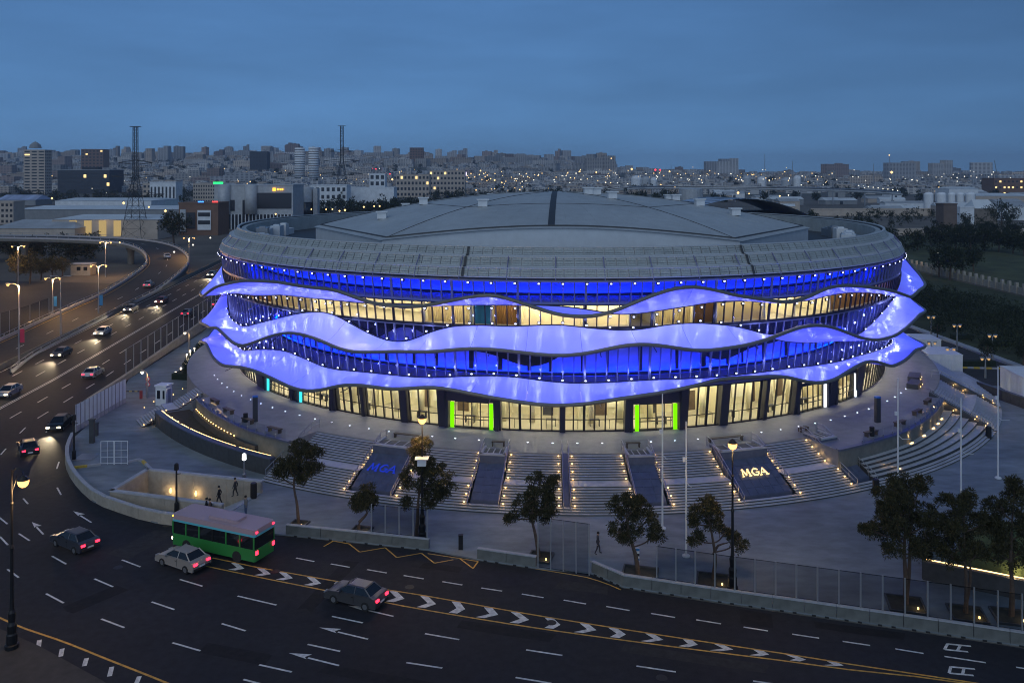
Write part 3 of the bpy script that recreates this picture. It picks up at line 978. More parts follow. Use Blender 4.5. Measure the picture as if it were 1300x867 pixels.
# --- floodlights: four rows
fl = MB().box((0, 0, 0), (0.34, 0.22, 0.24)).box((0, 0.12, -0.14), (0.06, 0.1, 0.28)).mesh('floodlight', M_MULL)
ln = MB().box((0, -0.135, 0.0), (0.19, 0.05, 0.12)).mesh('lens', E_FLOOD)
STEP = 2.72
nfl = 0
for row in range(4):
    for d in np.arange(-70, 70, STEP):
        if row == 0:
            p = pc(rw_(19.7) + 0.4, d, 19.55)
        elif row == 1:
            z = wave[0][0](d)
            p = pc(rw_(z) + 0.45, d, z - 0.30)
        elif row == 2:
            z = wave[1][0](d)
            p = pc(rw_(z) + 0.45, d, z + 0.32)
        else:
            z = wave[2][0](d)
            p = pc(rw_(z) + 0.45, d, z + 0.32)
        o = put('floodlight', fl, arena, p, math.radians(d))
        put('lens', ln, o, (0, 0, 0))
        nfl += 1
        if row in (2, 3):
            lamp('flood_glow', 'POINT', (0, -0.75, 0.28), 40, (0.33, 0.37, 1.0), o, 0.10)
        elif row == 1:
            lamp('flood_glow', 'POINT', (0, -1.0, -0.2), 20, (0.32, 0.35, 1.0), o, 0.14)
        else:
            lamp('flood_glow', 'POINT', (0, -0.8, -0.3), 9, (0.12, 0.14, 1.0), o, 0.14)
MB().ring(rw_(19.75) + 0.02, rw_(19.75) + 0.12, 19.62, 19.80, -180, 180, 180).build('led_line', E_LED, arena)

# --- fascia: three tiers of mesh panels
TIER = [((52.40, 20.15), (52.05, 21.05)), ((51.45, 21.20), (51.05, 22.10)), ((50.40, 22.25), (49.95, 23.10))]
FR = [(52.40, 20.15), (52.05, 21.05), (51.45, 21.20), (51.05, 22.10), (50.40, 22.25), (49.95, 23.10)]
mb = MB()
for (r, z) in FR:
    mb.ring(r - 0.30, r + 0.03, z - 0.07, z + 0.05, -180, 180, 150)
mb.grid([[pc(r - 0.16, d, z) for r, z in FR] for d in np.arange(-180, 180.1, 3)])
fascia = mb.build('fascia', M_FRAME, arena)
fstuff = MB()
NP = 291
for (ra, za), (rb, zb) in TIER:
    gap = 0.06
    for i in range(NP):
        d0 = i * 360.0 / NP - 180
        d1 = (i + 1) * 360.0 / NP - 180
        g = 0.06
        j = RNG.uniform(-0.015, 0.015)
        tgt = MB() if abs(d0) < 60 else fstuff
        # four louvre blades to a panel
        for q_ in range(3):
            t0, t1 = q_ / 3 + .02, (q_ + 1) / 3 - .03
            lo = (ra + (rb - ra) * t0 + j + .03, za + gap + (zb - za - 2 * gap) * t0)
            hi = (ra + (rb - ra) * t1 + j - .04, za + gap + (zb - za - 2 * gap) * t1)
            q = [pc(lo[0], d0 + g, lo[1]), pc(lo[0], d1 - g, lo[1]), pc(hi[0], d1 - g, hi[1]), pc(hi[0], d0 + g, hi[1])]
            th = 0.04
            q2 = [pc(lo[0] - th, d0 + g, lo[1]), pc(lo[0] - th, d1 - g, lo[1]), pc(hi[0] - th, d1 - g, hi[1]), pc(hi[0] - th, d0 + g, hi[1])]
            tgt.add(q + q2, [(0, 1, 2, 3), (7, 6, 5, 4), (0, 4, 5, 1), (1, 5, 6, 2), (2, 6, 7, 3), (3, 7, 4, 0)])
        if tgt is not fstuff:
            tgt.build('mesh_panel', M_PANEL, fascia)
fstuff.build('mesh_panels', M_PANEL, fascia, kind='stuff')
M_STRUT = mat('strut', (0.20, 0.20, 0.34), 0.5, 0.3)
for d in np.arange(-70, 71, 5.6):
    mb = MB()
    mb.tube([pc(52.5, d, 19.9), pc(51.95, d, 21.15), pc(51.05, d, 22.2)], 0.06, 5)
    mb.build('strut', M_STRUT, fascia)
for d in (-13.6, 21.2):
    MB().ring(50.4, 52.45, 20.05, 20.2, d - .2, d + .2, 1)
    mb = MB()
    mb.grid([[pc(r + 0.14, d + s_, z) for r, z in FR] for s_ in (-0.16, 0.16)])
    mb.build('expansion_gap', M_ROOFD, fascia)

# --- roof terrace, drum and dome
MB().ring(1, 49.4, 20.25, 20.6, -180, 180, 100).build('roof_terrace', M_ROOFD, arena)
MB().ring(48.7, 49.35, 20.6, 22.9, -180, 180, 150).build('roof_parapet', M_PANEL, arena)
CORN = [-100, -76, -33, 29, 72, 96, 125, 165, 205, 235]
CR = [37.5, 38.5, 42.5, 42.5, 39.5, 38.5, 41, 42.5, 42.5, 41]
RD = 42.5
def drum_pts():
    out = []
    for i, c in enumerate(CORN):
        c2 = CORN[(i + 1) % len(CORN)] + (360 if i == len(CORN) - 1 else 0)
        a, b = pc(CR[i], c, 0), pc(CR[(i + 1) % len(CORN)], c2, 0)
        n = max(2, int((b - a).length / 2.0))
        for k in range(n):
            t = k / n
            p = a.lerp(b, t)
            p.z = 22.75 + (1.55 * math.sin(PI * t) if (b - a).length > 38 else 0)
            out.append(p)
    return out
dp = drum_pts()
ND = len(dp)
mb = MB()
mb.grid([[(p.x, p.y, 20.55), (p.x, p.y, p.z)] for p in dp + dp[:1]])
mb.build('roof_drum', M_ROOFW, arena)
mb = MB()
RT = 27.9
rows = []
for p in dp + dp[:1]:
    row = []
    for k in range(14):
        t = k / 13
        e = 1.0 - t
        z = p.z + 0.05 + (RT - p.z) * (1 - e ** 2.0)
        s_ = e + (0.35 / RD if k == 0 else 0)
        row.append((p.x * s_, p.y * s_, z + (-0.05 if k == 0 else 0)))
    rows.append(row)
mb.grid(rows)
dome = mb.build('roof_dome', M_ROOF, arena, smooth=True)
# gutter line round the dome, radial and cross seams
def dome_pt(i, t, up=0.06):
    p = dp[i % ND]
    e = 1 - t
    return Vector((p.x * e, p.y * e, p.z + 0.05 + (RT - p.z) * (1 - e ** 2.0) + up))
MB().tube([dome_pt(i, 0.02, 0.02) for i in range(ND)], 0.14, 5, closed=True).build('gutter', M_ROOFD, dome)
near0 = min(range(ND), key=lambda i: (dp[i] - pc(RD, -2, dp[i].z)).length)
mb = MB()
mb.grid([[dome_pt(near0, t) + Vector((-0.42, 0, 0)), dome_pt(near0, t) + Vector((0.42, 0, 0))] for t in np.linspace(0.02, 1, 14)])
opp = min(range(ND), key=lambda i: (dp[i] - pc(RD, 178, dp[i].z)).length)
mb.grid([[dome_pt(opp, t) + Vector((-0.42, 0, 0)), dome_pt(opp, t) + Vector((0.42, 0, 0))] for t in np.linspace(0.02, 1, 14)])
mb.build('ridge_seam', M_ROOFD, dome)
for ci in (-33, 29, -76, 72):
    i = min(range(ND), key=lambda i: (dp[i] - pc(RD, ci, dp[i].z)).length)
    MB().tube([dome_pt(i, t, 0.02) for t in np.linspace(0.02, 0.95, 12)], 0.045, 4).build('roof_seam', M_ROOFD, dome)
for t in (0.42,):
    MB().tube([dome_pt(i, t, 0.0) for i in range(ND)], 0.05, 4, closed=True).build('roof_seam', M_ROOFD, dome)
# thin standing seams every couple of metres
mb = MB()
for i in range(0, ND, 2):
    mb.tube([dome_pt(i, t, 0.0) for t in np.linspace(0.02, 0.9, 8)], 0.025, 3, cap=False)
mb.build('standing_seams', M_ROOF, dome, kind='stuff')
vent = MB().box((0, 0, 0.45), (1.3, 1.1, 0.9)).box((0, 0, 1.0), (1.7, 1.4, 0.18)).mesh('roof_vent', M_WHITE)
for x, y in ((483, 277), (514, 266), (537, 259), (614, 263), (624, 254), (747, 247), (757, 247), (776, 252), (797, 262), (849, 255), (858, 255), (888, 262), (932, 273), (700, 300)):
    # find the dome point under that pixel by marching the ray
    if (x, y) == (700, 300):
        continue
    best = None
    for i in range(ND):
        for t in np.linspace(0.05, 0.98, 40):
            p = dome_pt(i, t, 0)
            w = Vector((p.x + CX, p.y + CY, p.z))
            ex = 650 + w.x / w.y * F - x
            ey = HY + (HC - w.z) / w.y * F - y
            e = ex * ex + ey * ey
            if best is None or e < best[0]:
                best = (e, p)
    put('roof_vent', vent, dome, best[1], 0.1)
# plant on the roof terrace at both ends
for s_, d0 in ((-1, -71), (1, 66)):
    for k in range(7):
        d = d0 + s_ * (k * 4.2)
        p = pc(45.9 + RNG.uniform(-0.8, 0.8), d, 20.6)
        h = RNG.uniform(0.8, 2.0)
        mb = MB().box((0, 0, h / 2), (RNG.uniform(1.5, 3.2), RNG.uniform(1.2, 2.2), h)).box((0, 0, h + 0.1), (1.1, 0.9, 0.2))
        mb.build('roof_plant', RNG.choice([M_WHITE, M_STEEL, M_ROOFW]), arena, loc=p, rz=math.radians(d))

# ------------------------------------------------------------------ terrace, stairs, walls round the arena
O_ = (CX, CY, 0)
def ringf(mb, f0, f1, z0, z1, p0, p1, n=None):
    n = n or max(1, int(abs(p1 - p0) / 1.0))
    vs, fs = [], []
    for i in range(n + 1):
        d = p0 + (p1 - p0) * i / n
        a, b = f0(d), f1(d)
        vs += [pc(a, d, z0), pc(b, d, z0), pc(b, d, z1), pc(a, d, z1)]
    for i in range(n):
        for k in range(4):
            fs.append((i * 4 + k, i * 4 + (k + 1) % 4, (i + 1) * 4 + (k + 1) % 4, (i + 1) * 4 + k))
    fs += [(3, 2, 1, 0), tuple(n * 4 + k for k in range(4))]
    return mb.add(vs, fs)
def rt(d):
    return float(np.interp(abs(d), [24, 36, 51], [61.3, 60.6, 58.4]))
RTOP, RBOT = 56.8, 64.0
NS = 22
RISE = (ZT - PZ) / NS
TREAD = (RBOT - RTOP - 1.2) / (NS - 1)
def step_r(k):
    return RBOT - k * TREAD - (1.2 if k > 10 else 0)
mb = MB()
mb.ring(R0 - 6, RTOP, PZ - 0.1, ZT, -180, 180, 150)
terrace = mb.build('terrace', M_TERR, loc=O_, kind='structure')
for p0, p1 in ((24.5, 51.5), (-51.5, -29.5)):
    ringf(MB(), lambda d: RTOP - 0.02, rt, PZ - 0.1, ZT - 0.004, p0, p1).build('terrace_wing', M_TERR, terrace)
    # paler cap and dark stone face of the wing wall
    ringf(MB(), rt, lambda d: rt(d) + 0.12, PZ - 0.1, ZT - 0.1, p0, p1).build('wing_wall', M_CONC, terrace)
    ringf(MB(), lambda d: rt(d) - 0.3, lambda d: rt(d) + 0.2, ZT - 0.1, ZT + 0.08, p0, p1).build('coping', M_SLAB, terrace)

stair = MB().ring(RTOP - 0.4, RTOP - 0.05, PZ - 0.1, ZT - 0.4, -60, 76).build('staircase', M_RISER, loc=O_, kind='structure')
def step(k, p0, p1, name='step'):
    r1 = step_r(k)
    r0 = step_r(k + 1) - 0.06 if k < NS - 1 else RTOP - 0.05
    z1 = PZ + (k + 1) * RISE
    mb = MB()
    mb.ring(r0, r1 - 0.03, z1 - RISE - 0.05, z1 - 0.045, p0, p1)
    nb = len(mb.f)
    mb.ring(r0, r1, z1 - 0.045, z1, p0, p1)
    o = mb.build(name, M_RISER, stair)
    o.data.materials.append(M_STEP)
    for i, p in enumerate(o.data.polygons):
        p.material_index = 1 if i >= nb else 0  # pale tread, dark riser: sky light and shade put into the stone colours
FLIGHTS = [(-30.3, -21.3), (-16.8, -10.25), (-7.45, -2.3), (-1.5, 3.85), (6.75, 13.0), (18.4, 24.6)]
for k in range(3):
    step(k, -30.3, 52)
for k in range(3, NS - 1):
    for p0, p1 in FLIGHTS:
        step(k, p0, p1)
for p0, p1 in ((-57.6, -54.4), (52.6, 62.4), (63.6, 76)):
    for k in range(0 if p0 > 0 or True else 3, NS - 1):
        if k < 3 and 0 < p0 < 53:
            pass
        step(k, p0, p1)
# seating tiers on the right wing
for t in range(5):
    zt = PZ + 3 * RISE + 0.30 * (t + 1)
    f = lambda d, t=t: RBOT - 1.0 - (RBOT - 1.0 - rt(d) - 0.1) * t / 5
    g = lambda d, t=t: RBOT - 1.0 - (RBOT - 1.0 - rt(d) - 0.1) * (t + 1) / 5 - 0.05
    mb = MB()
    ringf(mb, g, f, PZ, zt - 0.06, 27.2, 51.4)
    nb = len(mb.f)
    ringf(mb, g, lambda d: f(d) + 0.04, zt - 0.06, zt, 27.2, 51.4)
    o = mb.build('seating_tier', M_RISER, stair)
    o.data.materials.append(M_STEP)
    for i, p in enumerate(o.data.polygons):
        p.material_index = 1 if i >= nb else 0  # tiers carry the same painted contrast of lit top and shaded face

# step lamps
lampm = MB().box((0, 0, 0), (0.13, 0.07, 0.09)).mesh('step_light', E_WARM)
def step_light(r, d, z, e=4.0, out=0.3):
    o = put('step_light', lampm, stair, pc(r, d, z), math.radians(d))
    if e:
        lamp('step_light_glow', 'POINT', (0, -0.25, 0.12), e, (1.0, 0.58, 0.20), o, 0.08)
LK = [2, 5, 8, 10, 13, 16, 19]
for d, ks in ((-30.0, LK[3:]), (-21.55, LK), (-16.5, LK), (-10.5, LK), (-7.2, LK), (-2.55, LK), (-1.25, LK), (3.6, LK), (7.0, LK), (12.75, LK), (18.7, LK), (24.3, LK)):
    for k in ks:
        step_light(step_r(k + 1) + 0.08, d, PZ + (k + 1) * RISE + 0.16)

# sloped stone blocks between the flights
def rail(p0, name='handrail', r_in=RTOP, parent=None):
    mb = MB()
    top = [pc(r_in - 1.0, p0, ZT + 0.95), pc(r_in, p0, ZT + 0.95), pc(RBOT - 1.0, p0, PZ + 3 * RISE + 0.95), pc(RBOT - 0.4, p0, PZ + 0.95 + RISE)]
    mb.tube(top, 0.045, 5)
    mb.tube([q - Vector((0, 0, 0.45)) for q in top], 0.025, 4)
    pts = resample(top, 1.3)
    for q in pts:
        rr = math.hypot(q.x, q.y)
        mb.tube([q, q - Vector((0, 0, 0.98))], 0.03, 4)
    mb.build(name, M_STEEL, stair)
def block(p0, p1, label_=None, lean=True):
    blk = MB()
    pm = (p0 + p1) / 2
    prof = [(RTOP - 0.6, ZT + 0.22), (58.7, ZT + 0.22), (58.75, ZT - 0.55), (62.75, PZ + 0.62), (62.8, PZ), (RTOP - 0.6, PZ)]
    blk.grid([[pc(r, d, z) for r, z in prof + prof[:1]] for d in np.linspace(p0, p1, 5)])
    for d, fl_ in ((p0, 1), (p1, -1)):
        q = [pc(r, d, z) for r, z in prof]
        blk.add(q, [(0, 1, 2, 5), (2, 3, 4, 5)])
    b = blk.build('planter_block', M_SLAB, stair, **({'label': label_} if label_ else {}))
    # slabs on the slope, proud by a few millimetres with open joints
    nr, nc = 5, max(2, round((p1 - p0) * 1.1))
    for i in range(nr):
        for j in range(nc):
            t0, t1 = i / nr + 0.006, (i + 1) / nr - 0.006
            a0, a1 = p0 + (p1 - p0) * (j / nc + 0.012), p0 + (p1 - p0) * ((j + 1) / nc - 0.012)
            def sp(t, d, up):
                return pc(58.75 + 4.0 * t + up * 0.5, d, ZT - 0.55 + (PZ + 0.62 - ZT + 0.55) * t + up)
            u = 0.03 + RNG.uniform(0, 0.006)
            vs = [sp(t0, a0, u), sp(t1, a0, u), sp(t1, a1, u), sp(t0, a1, u), sp(t0, a0, 0), sp(t1, a0, 0), sp(t1, a1, 0), sp(t0, a1, 0)]
            MB().add(vs, [(0, 1, 2, 3), (0, 4, 5, 1), (1, 5, 6, 2), (2, 6, 7, 3), (3, 7, 4, 0)]).build('slab', M_SLAB, b)
    # planter mouth
    MB().ring(RTOP + 0.0, 58.4, ZT + 0.225, ZT + 0.24, p0 + 0.25, p1 - 0.25, 3).build('planter_soil', M_ROOFD, b)
    mbp = MB()
    for r0, r1, a0, a1 in ((58.35, 58.75, p0, p1), (RTOP - 0.6, 58.75, p0, p0 + 0.2), (RTOP - 0.6, 58.75, p1 - 0.2, p1)):
        mbp.ring(r0, r1, ZT + 0.2, ZT + 0.34, a0, a1, 3)
    for k in range(1, 4):
        d = p0 + (p1 - p0) * k / 4
        mbp.ring(RTOP, 58.35, ZT + 0.25, ZT + 0.30, d - 0.05, d + 0.05, 1)
    mbp.build('planter_rim', M_COPE, b)
    rail(p0 - 0.12)
    rail(p1 + 0.12)
    # bench and glass guard behind
    mbp = MB()
    mbp.ring(RTOP - 1.9, RTOP - 1.45, ZT + 0.42, ZT + 0.5, p0 + 0.5, p1 - 0.5, 3)
    for d in (p0 + 0.6, p1 - 0.6):
        mbp.ring(RTOP - 1.9, RTOP - 1.45, ZT, ZT + 0.42, d - 0.05, d + 0.05, 1)
    tag(mbp.build('bench', M_WOOD, None, loc=O_), 'dark slatted bench on the terrace behind a stair planter', 'bench', 'terrace benches behind the stair planters')
    mbp = MB().quad(pc(RTOP - .65, p0, ZT + .1), pc(RTOP - .65, p1, ZT + .1), pc(RTOP - .65, p1, ZT + 1.1), pc(RTOP - .65, p0, ZT + 1.1))
    mbp.build('glass_guard', G_FENCE, b)
    return b
bl = block(-21.1, -17.0, 'sloped stone block with blue letters')
block(-10.05, -7.65)
block(4.05, 6.55)
br_ = block(13.2, 18.2, 'sloped stone block with golden lit letters')
block(24.8, 27.0)
for d in (-2.2, -1.6):
    rail(d)
MB().add([pc(r, d, z) for d in (-2.15, -1.65) for r, z in ((RTOP, ZT + 0.03), (RBOT - 1.0, PZ + 3 * RISE + 0.05), (RBOT - 1.0, PZ))], [(0, 1, 4, 3), (1, 2, 5, 4)]).build('centre_ramp', M_SLAB, stair)
rail(-30.1)

# the letters M G A on the two wide blocks: serif strokes standing off the slope
def letters(p0, p1, tmid, width, m, parent, lean=0.25):
    dmid = (p0 + p1) / 2
    base = pc(58.75 + 4.0 * tmid, dmid, ZT - 0.55 + (PZ + 0.62 - ZT + 0.55) * tmid)
    ex = pc(1, dmid + 90, 0)
    dn = (pc(62.75, dmid, PZ + 0.62) - pc(58.75, dmid, ZT - 0.55)).normalized()
    nn = ex.cross(dn)
    if nn.z < 0:
        nn = -nn
    s = width / 3.3
    G = {
        'M': [[(0, 0, .12), (0.18, 1, .12)], [(0.18, 1, .2), (0.5, 0.12, .2)], [(0.5, 0.12, .1), (0.86, 1, .1)], [(0.86, 1, .22), (0.98, 0, .22)], [(-.1, 0, .07), (.16, 0, .07)], [(.8, 0, .07), (1.14, 0, .07)], [(.05, 1, .07), (.25, 1, .07)], [(.8, 1, .07), (1.02, 1, .07)]],
        'G': [[(0.95, 0.8, .12), (0.7, 1.0, .12)], [(0.7, 1.0, .16), (0.32, 0.92, .16)], [(0.32, 0.92, .2), (0.1, 0.5, .2)], [(0.1, 0.5, .2), (0.3, 0.08, .2)], [(0.3, 0.08, .16), (0.7, 0.02, .16)], [(0.7, 0.02, .16), (0.92, 0.2, .16)], [(0.92, 0.2, .16), (0.92, 0.45, .16)], [(0.6, 0.45, .09), (1.05, 0.45, .09)]],
        'A': [[(0.02, 0, .1), (0.5, 1, .1)], [(0.5, 1, .22), (0.92, 0, .22)], [(0.22, 0.36, .09), (0.75, 0.36, .09)], [(-.1, 0, .07), (.18, 0, .07)], [(.74, 0, .07), (1.1, 0, .07)]]}
    for ch, x0 in (('M', -1.65), ('G', -0.42), ('A', 0.68)):
        mb = MB()
        for (ax, ay, w), (bx, by, _) in G[ch]:
            a = Vector((x0 + ax + (ay - .5) * 0.12, ay - 0.5))
            b_ = Vector((x0 + bx + (by - .5) * 0.12, by - 0.5))
            t = (b_ - a).normalized()
            n2 = Vector((t.y, -t.x)) * w * 0.27
            q = [a - n2, a + n2, b_ + n2, b_ - n2]
            q3 = [base + ex * (v.x * s) - dn * (v.y * s) + nn * 0.1 for v in q]
            q4 = [v + nn * 0.12 for v in q3]
            mb.add(q3 + q4, [(3, 2, 1, 0), (4, 5, 6, 7), (0, 1, 5, 4), (1, 2, 6, 5), (2, 3, 7, 6), (3, 0, 4, 7)])
        mb.build('letter', m, parent)
    pass
letters(-21.1, -17.0, 0.42, 2.9, E_MGAB, bl)
letters(13.2, 18.2, 0.42, 2.7, E_MGA, br_)

# glass balustrades along the two wings, with benches and bins behind
bench_n = 0
for p0, p1, side in ((28.0, 51.0, 'right'), (-51.0, -30.0, 'left')):
    bal = thing('glass_balustrade', O_, 'frameless glass balustrade on the terrace wing %s' % ('above the seating tiers' if side == 'right' else 'above the planted retaining wall'), 'balustrade')
    n = 14
    for i in range(n):
        a, b = p0 + (p1 - p0) * i / n, p0 + (p1 - p0) * (i + 1) / n
        mb = MB()
        mb.quad(pc(rt(a) - .05, a + .04, ZT + .085), pc(rt(b) - .05, b - .04, ZT + .085), pc(rt(b) - .05, b - .04, ZT + 1.1), pc(rt(a) - .05, a + .04, ZT + 1.1))
        mb.build('glass_panel', G_FENCE, bal)
        MB().ring(rt(a) - 0.12, rt(a) + 0.02, ZT + 0.08, ZT + 0.4, a - 0.03, a + 0.03, 1).build('clamp', M_STEEL, bal)
    for d in np.linspace(p0 + 3, p1 - 3, 4):
        mb = MB()
        mb.box((0, 0, 0.46), (1.9, 0.5, 0.09)).box((-0.75, 0, 0.21), (0.1, 0.45, 0.42)).box((0.75, 0, 0.21), (0.1, 0.45, 0.42))
        tag(mb.build('bench', M_WOOD, None, loc=pc(rt(d) - 1.3, d, ZT) + Vector(O_), rz=math.radians(d)), 'dark bench on the terrace by the %s glass balustrade' % ('tiers side' if side == 'right' else 'retaining wall side'), 'bench', 'benches along the %s' % ('tiers balustrade' if side == 'right' else 'retaining wall balustrade'))
binm = MB().lathe([(0.24, 0), (0.26, 0.1), (0.26, 0.95), (0.2, 1.0)], n=12).mesh('litter_bin', M_IRON)
for d, r, lb, z in ((31.0, rt(31) - 1.2, 'black cylinder litter bin beside the tiers balustrade', ZT), (-38.5, rt(-38.5) - 1.3, 'black cylinder litter bin beside the retaining wall balustrade', ZT)):
    o = put('litter_bin', binm, None, pc(r, d, z) + Vector(O_))
    tag(o, lb, 'bin')
for (x, y), lb in (((1112, 627), 'black litter bin at the foot of the end stair block'), ((1255, 557), 'dark red litter bin at the foot of the tiers'), ((322, 632), 'dark bin at the corner of the underpass wall')):
    o = put('litter_bin', binm, None, P(x, y, PZ))
    o.scale = (1.2, 1.2, 1.45)
    tag(o, lb, 'bin')

# lights set in the terrace floor
dotm = MB().lathe([(0.085, 0), (0.085, 0.012)], n=10).mesh('floor_light', E_DOT)
for d in np.arange(-63, 63, 2.72):
    put('floor_light', dotm, terrace, pc(53.6, d, ZT + 0.002))
# totems
for x, y, lb in ((324, 535, 'dark square totem with blue cap on the terrace by the cyan doors'), (1114, 536, 'dark square totem with blue cap on the terrace by the white lit doors')):
    t = thing('totem', P(x, y, ZT), lb, 'totem', rz=0.3)
    MB().box((0, 0, 1.35), (0.55, 0.4, 2.7)).build('column', M_PIER, t)
    MB().box((0, 0, 2.78), (0.57, 0.42, 0.16)).build('cap', mat('totem cap', (0.02, 0.14, 0.5), 0.4), t)

# ---- left wing: curved outer wall with light strip, planting and lamps
ow = thing('curved_wall', O_, 'curved dark stone retaining wall with a warm light strip along its top', 'wall')
for i in range(12):
    a, b = -54.5 + i * 2.0, -54.5 + (i + 1) * 2.0
    MB().ring(61.95, 62.5, 0.02, 1.78, a + 0.015, b - 0.015, 2).build('stone_panel', M_RISER, ow)
    MB().ring(61.85, 62.56, 1.785, 1.92, a + 0.01, b - 0.01, 2).build('coping', M_SLAB, ow)
for a, b in ((-54.2, -52.8), (-52.4, -48.2), (-47.6, -45.6), (-45.2, -36.4), (-35.8, -31.2)):
    MB().ring(61.70, 61.82, 1.80, 1.90, a, b).build('light_strip', E_STRIP, ow)
ringf(MB(), rt, lambda d: 61.9, PZ - 0.1, 1.45, -54.4, -30.6).build('planting_bed', mat('bed soil', (0.045, 0.042, 0.03), 0.95, var=0.3, scale=2), kind='structure', loc=O_)
ringf(MB(), rt, lambda d: rt(d) + 0.55, 1.45, 2.2, -51.3, -34).build('ledge', M_RISER, terrace)
for k in range(17):
    d = -50.7 + k * 0.78
    step_light(rt(d) + 0.3, d, 2.34, 0.5)
for k in range(5):
    d = -51.5 + k * 1.9
    step_light(61.3, d, 1.60, 1.2)
for k in range(7):
    step_light(step_r(3 * k) - 0.2, -54.3, PZ + 3 * k * RISE + 0.35, 2.2)
for k in range(4):
    step_light(step_r(4 + 4 * k) - 0.1, -59.6, PZ + (5 + 4 * k) * RISE + 0.2, 1.5)
MB().ring(56.5, 62.6, PZ, 1.2, -54.2, -53.9, 1).build('stair_cheek', M_RISER, stair)
# right side radial cheeks and lamps
for d in (52.0, 63.0):
    mb = MB()
    q = [pc(r, d + s_, z) for s_ in (-0.5, 0.5) for r, z in ((RTOP, ZT + 0.5), (62.9, PZ + 0.9), (62.9, PZ), (RTOP, PZ))]
    mb.add(q, [(0, 1, 2, 3), (7, 6, 5, 4), (0, 4, 5, 1), (1, 5, 6, 2), (2, 6, 7, 3), (3, 7, 4, 0)])
    mb.build('stair_cheek', M_RISER, stair)
    for s_ in (-0.62, 0.62):
        for k in (3, 7, 11, 15):
            step_light(step_r(k) - 0.1, d + s_, PZ + (k + 1) * RISE + 0.25, 7)
    rail(d)
for d, r, z in ((29.5, 62.1, 1.3), (30.3, 62.4, 1.0), (31.1, 62.9, .8), (43.6, 60.8, 1.6), (44.4, 61.3, 1.3), (45.2, 61.9, 1.0)):
    step_light(r, d, z + 0.12, 2.0)
ww = MB().box((0, 0, 0), (0.5, 0.12, 0.10)).mesh('wall_washer', E_WARM)
for d in (35.8, 39.2, 42.6, 44.8, 47.0):
    z = PZ + 3 * RISE + 1.5
    o = put('wall_washer', ww, terrace, pc(rt(d) + 0.42, d, z + 0.06), math.radians(d))
    lamp('washer_beam', 'SPOT', (0, 0.0, 0.1), 110, (1, .68, .3), o, 0.05, spot_size=1.1, spot_blend=0.8).rotation_euler = (math.radians(168), 0, 0)
# planter with benches on the right terrace behind the cheeks
for d, r in ((56.0, 54.3), (60.5, 53.8)):
    mb = MB().box((0, 0, 0.3), (3.2, 1.4, 0.6))
    o = tag(mb.build('terrace_planter', M_RISER, None, loc=pc(r, d, ZT) + Vector(O_), rz=math.radians(d)), 'low dark stone planter on the terrace %s' % ('beside the tiers stair' if d < 57 else 'above the side stair'), 'planter')
    for k in range(2):
        step_light(r + 0.85, d - 0.8 + 1.6 * k, ZT + 0.25, 2.0)

# ------------------------------------------------------------------ plaza edge: underpass, walls, barriers, fences
UQ = [Vector((-37.3, 80.3)), Vector((-26.3, 77.0)), Vector((-24.6, 82.4)), Vector((-36.5, 85.6))]
upass = thing('underpass_entrance', (0, 0, 0), 'pale limestone walled stairwell of the pedestrian underpass', 'stairwell')
def wall_seg(mb, a, b, th, z0, z1):
    t = (b - a).normalized()
    n = Vector((t.y, -t.x)) * th
    q = [a, b, b + n, a + n]
    return mb.prism([(v.x, v.y) for v in q], z0, z1)
PF = -2.6
for i, (a, b) in enumerate(((UQ[0], UQ[1]), (UQ[2], UQ[3]), (UQ[3], UQ[0]))):
    t = (b - a).normalized()
    a2, b2 = a - t * 0.35, b + t * 0.35
    n = max(3, round((b2 - a2).length / 1.9))
    for k in range(n):
        p, q = a2.lerp(b2, k / n), a2.lerp(b2, (k + 1) / n)
        g = t * 0.008
        wall_seg(MB(), p + g, q - g, 0.38, PF - 0.2, 1.15).build('wall_slab', M_LIME, upass)
    wall_seg(MB(), a2 - t * 0.05, b2 + t * 0.05, 0.46, 1.155, 1.30).build('coping', M_COPE, upass)
c_ = [(v.x, v.y) for v in UQ]
MB().add([(x, y, PF) for x, y in c_], [(0, 1, 2, 3)]).build('pit_floor', M_LIME, upass)
ns = 16
for k in range(ns):
    s0, s1 = k / ns * 0.46, (k + 1) / ns * 0.46
    q = [UQ[1].lerp(UQ[0], s0), UQ[1].lerp(UQ[0], s1), UQ[2].lerp(UQ[3], s1), UQ[2].lerp(UQ[3], s0)]
    MB().prism([(v.x, v.y) for v in q], PF, PZ - (k + 1) * 0.168).build('step', M_COPE, upass)
q0, q1 = UQ[1], UQ[2]
wall_seg(MB(), q0, q1, 0.35, -0.5, PZ + 0.06).build('threshold', M_COPE, upass)
for s_ in (0.24, 0.5):
    p = UQ[2].lerp(UQ[3], 1 - s_ * 0.9)
    p = Vector((p.x, p.y - 0.12, -0.55))
    o = MB().lathe([(0.05, -.22), (0.13, 0), (0.05, .28)], p, 8).build('sconce', emis('sconce glow', (1, .62, .2), 4), upass)
    lamp('sconce_glow', 'POINT', (p.x, p.y - 0.35, p.z), 28, (1, .66, .3), upass, 0.12)

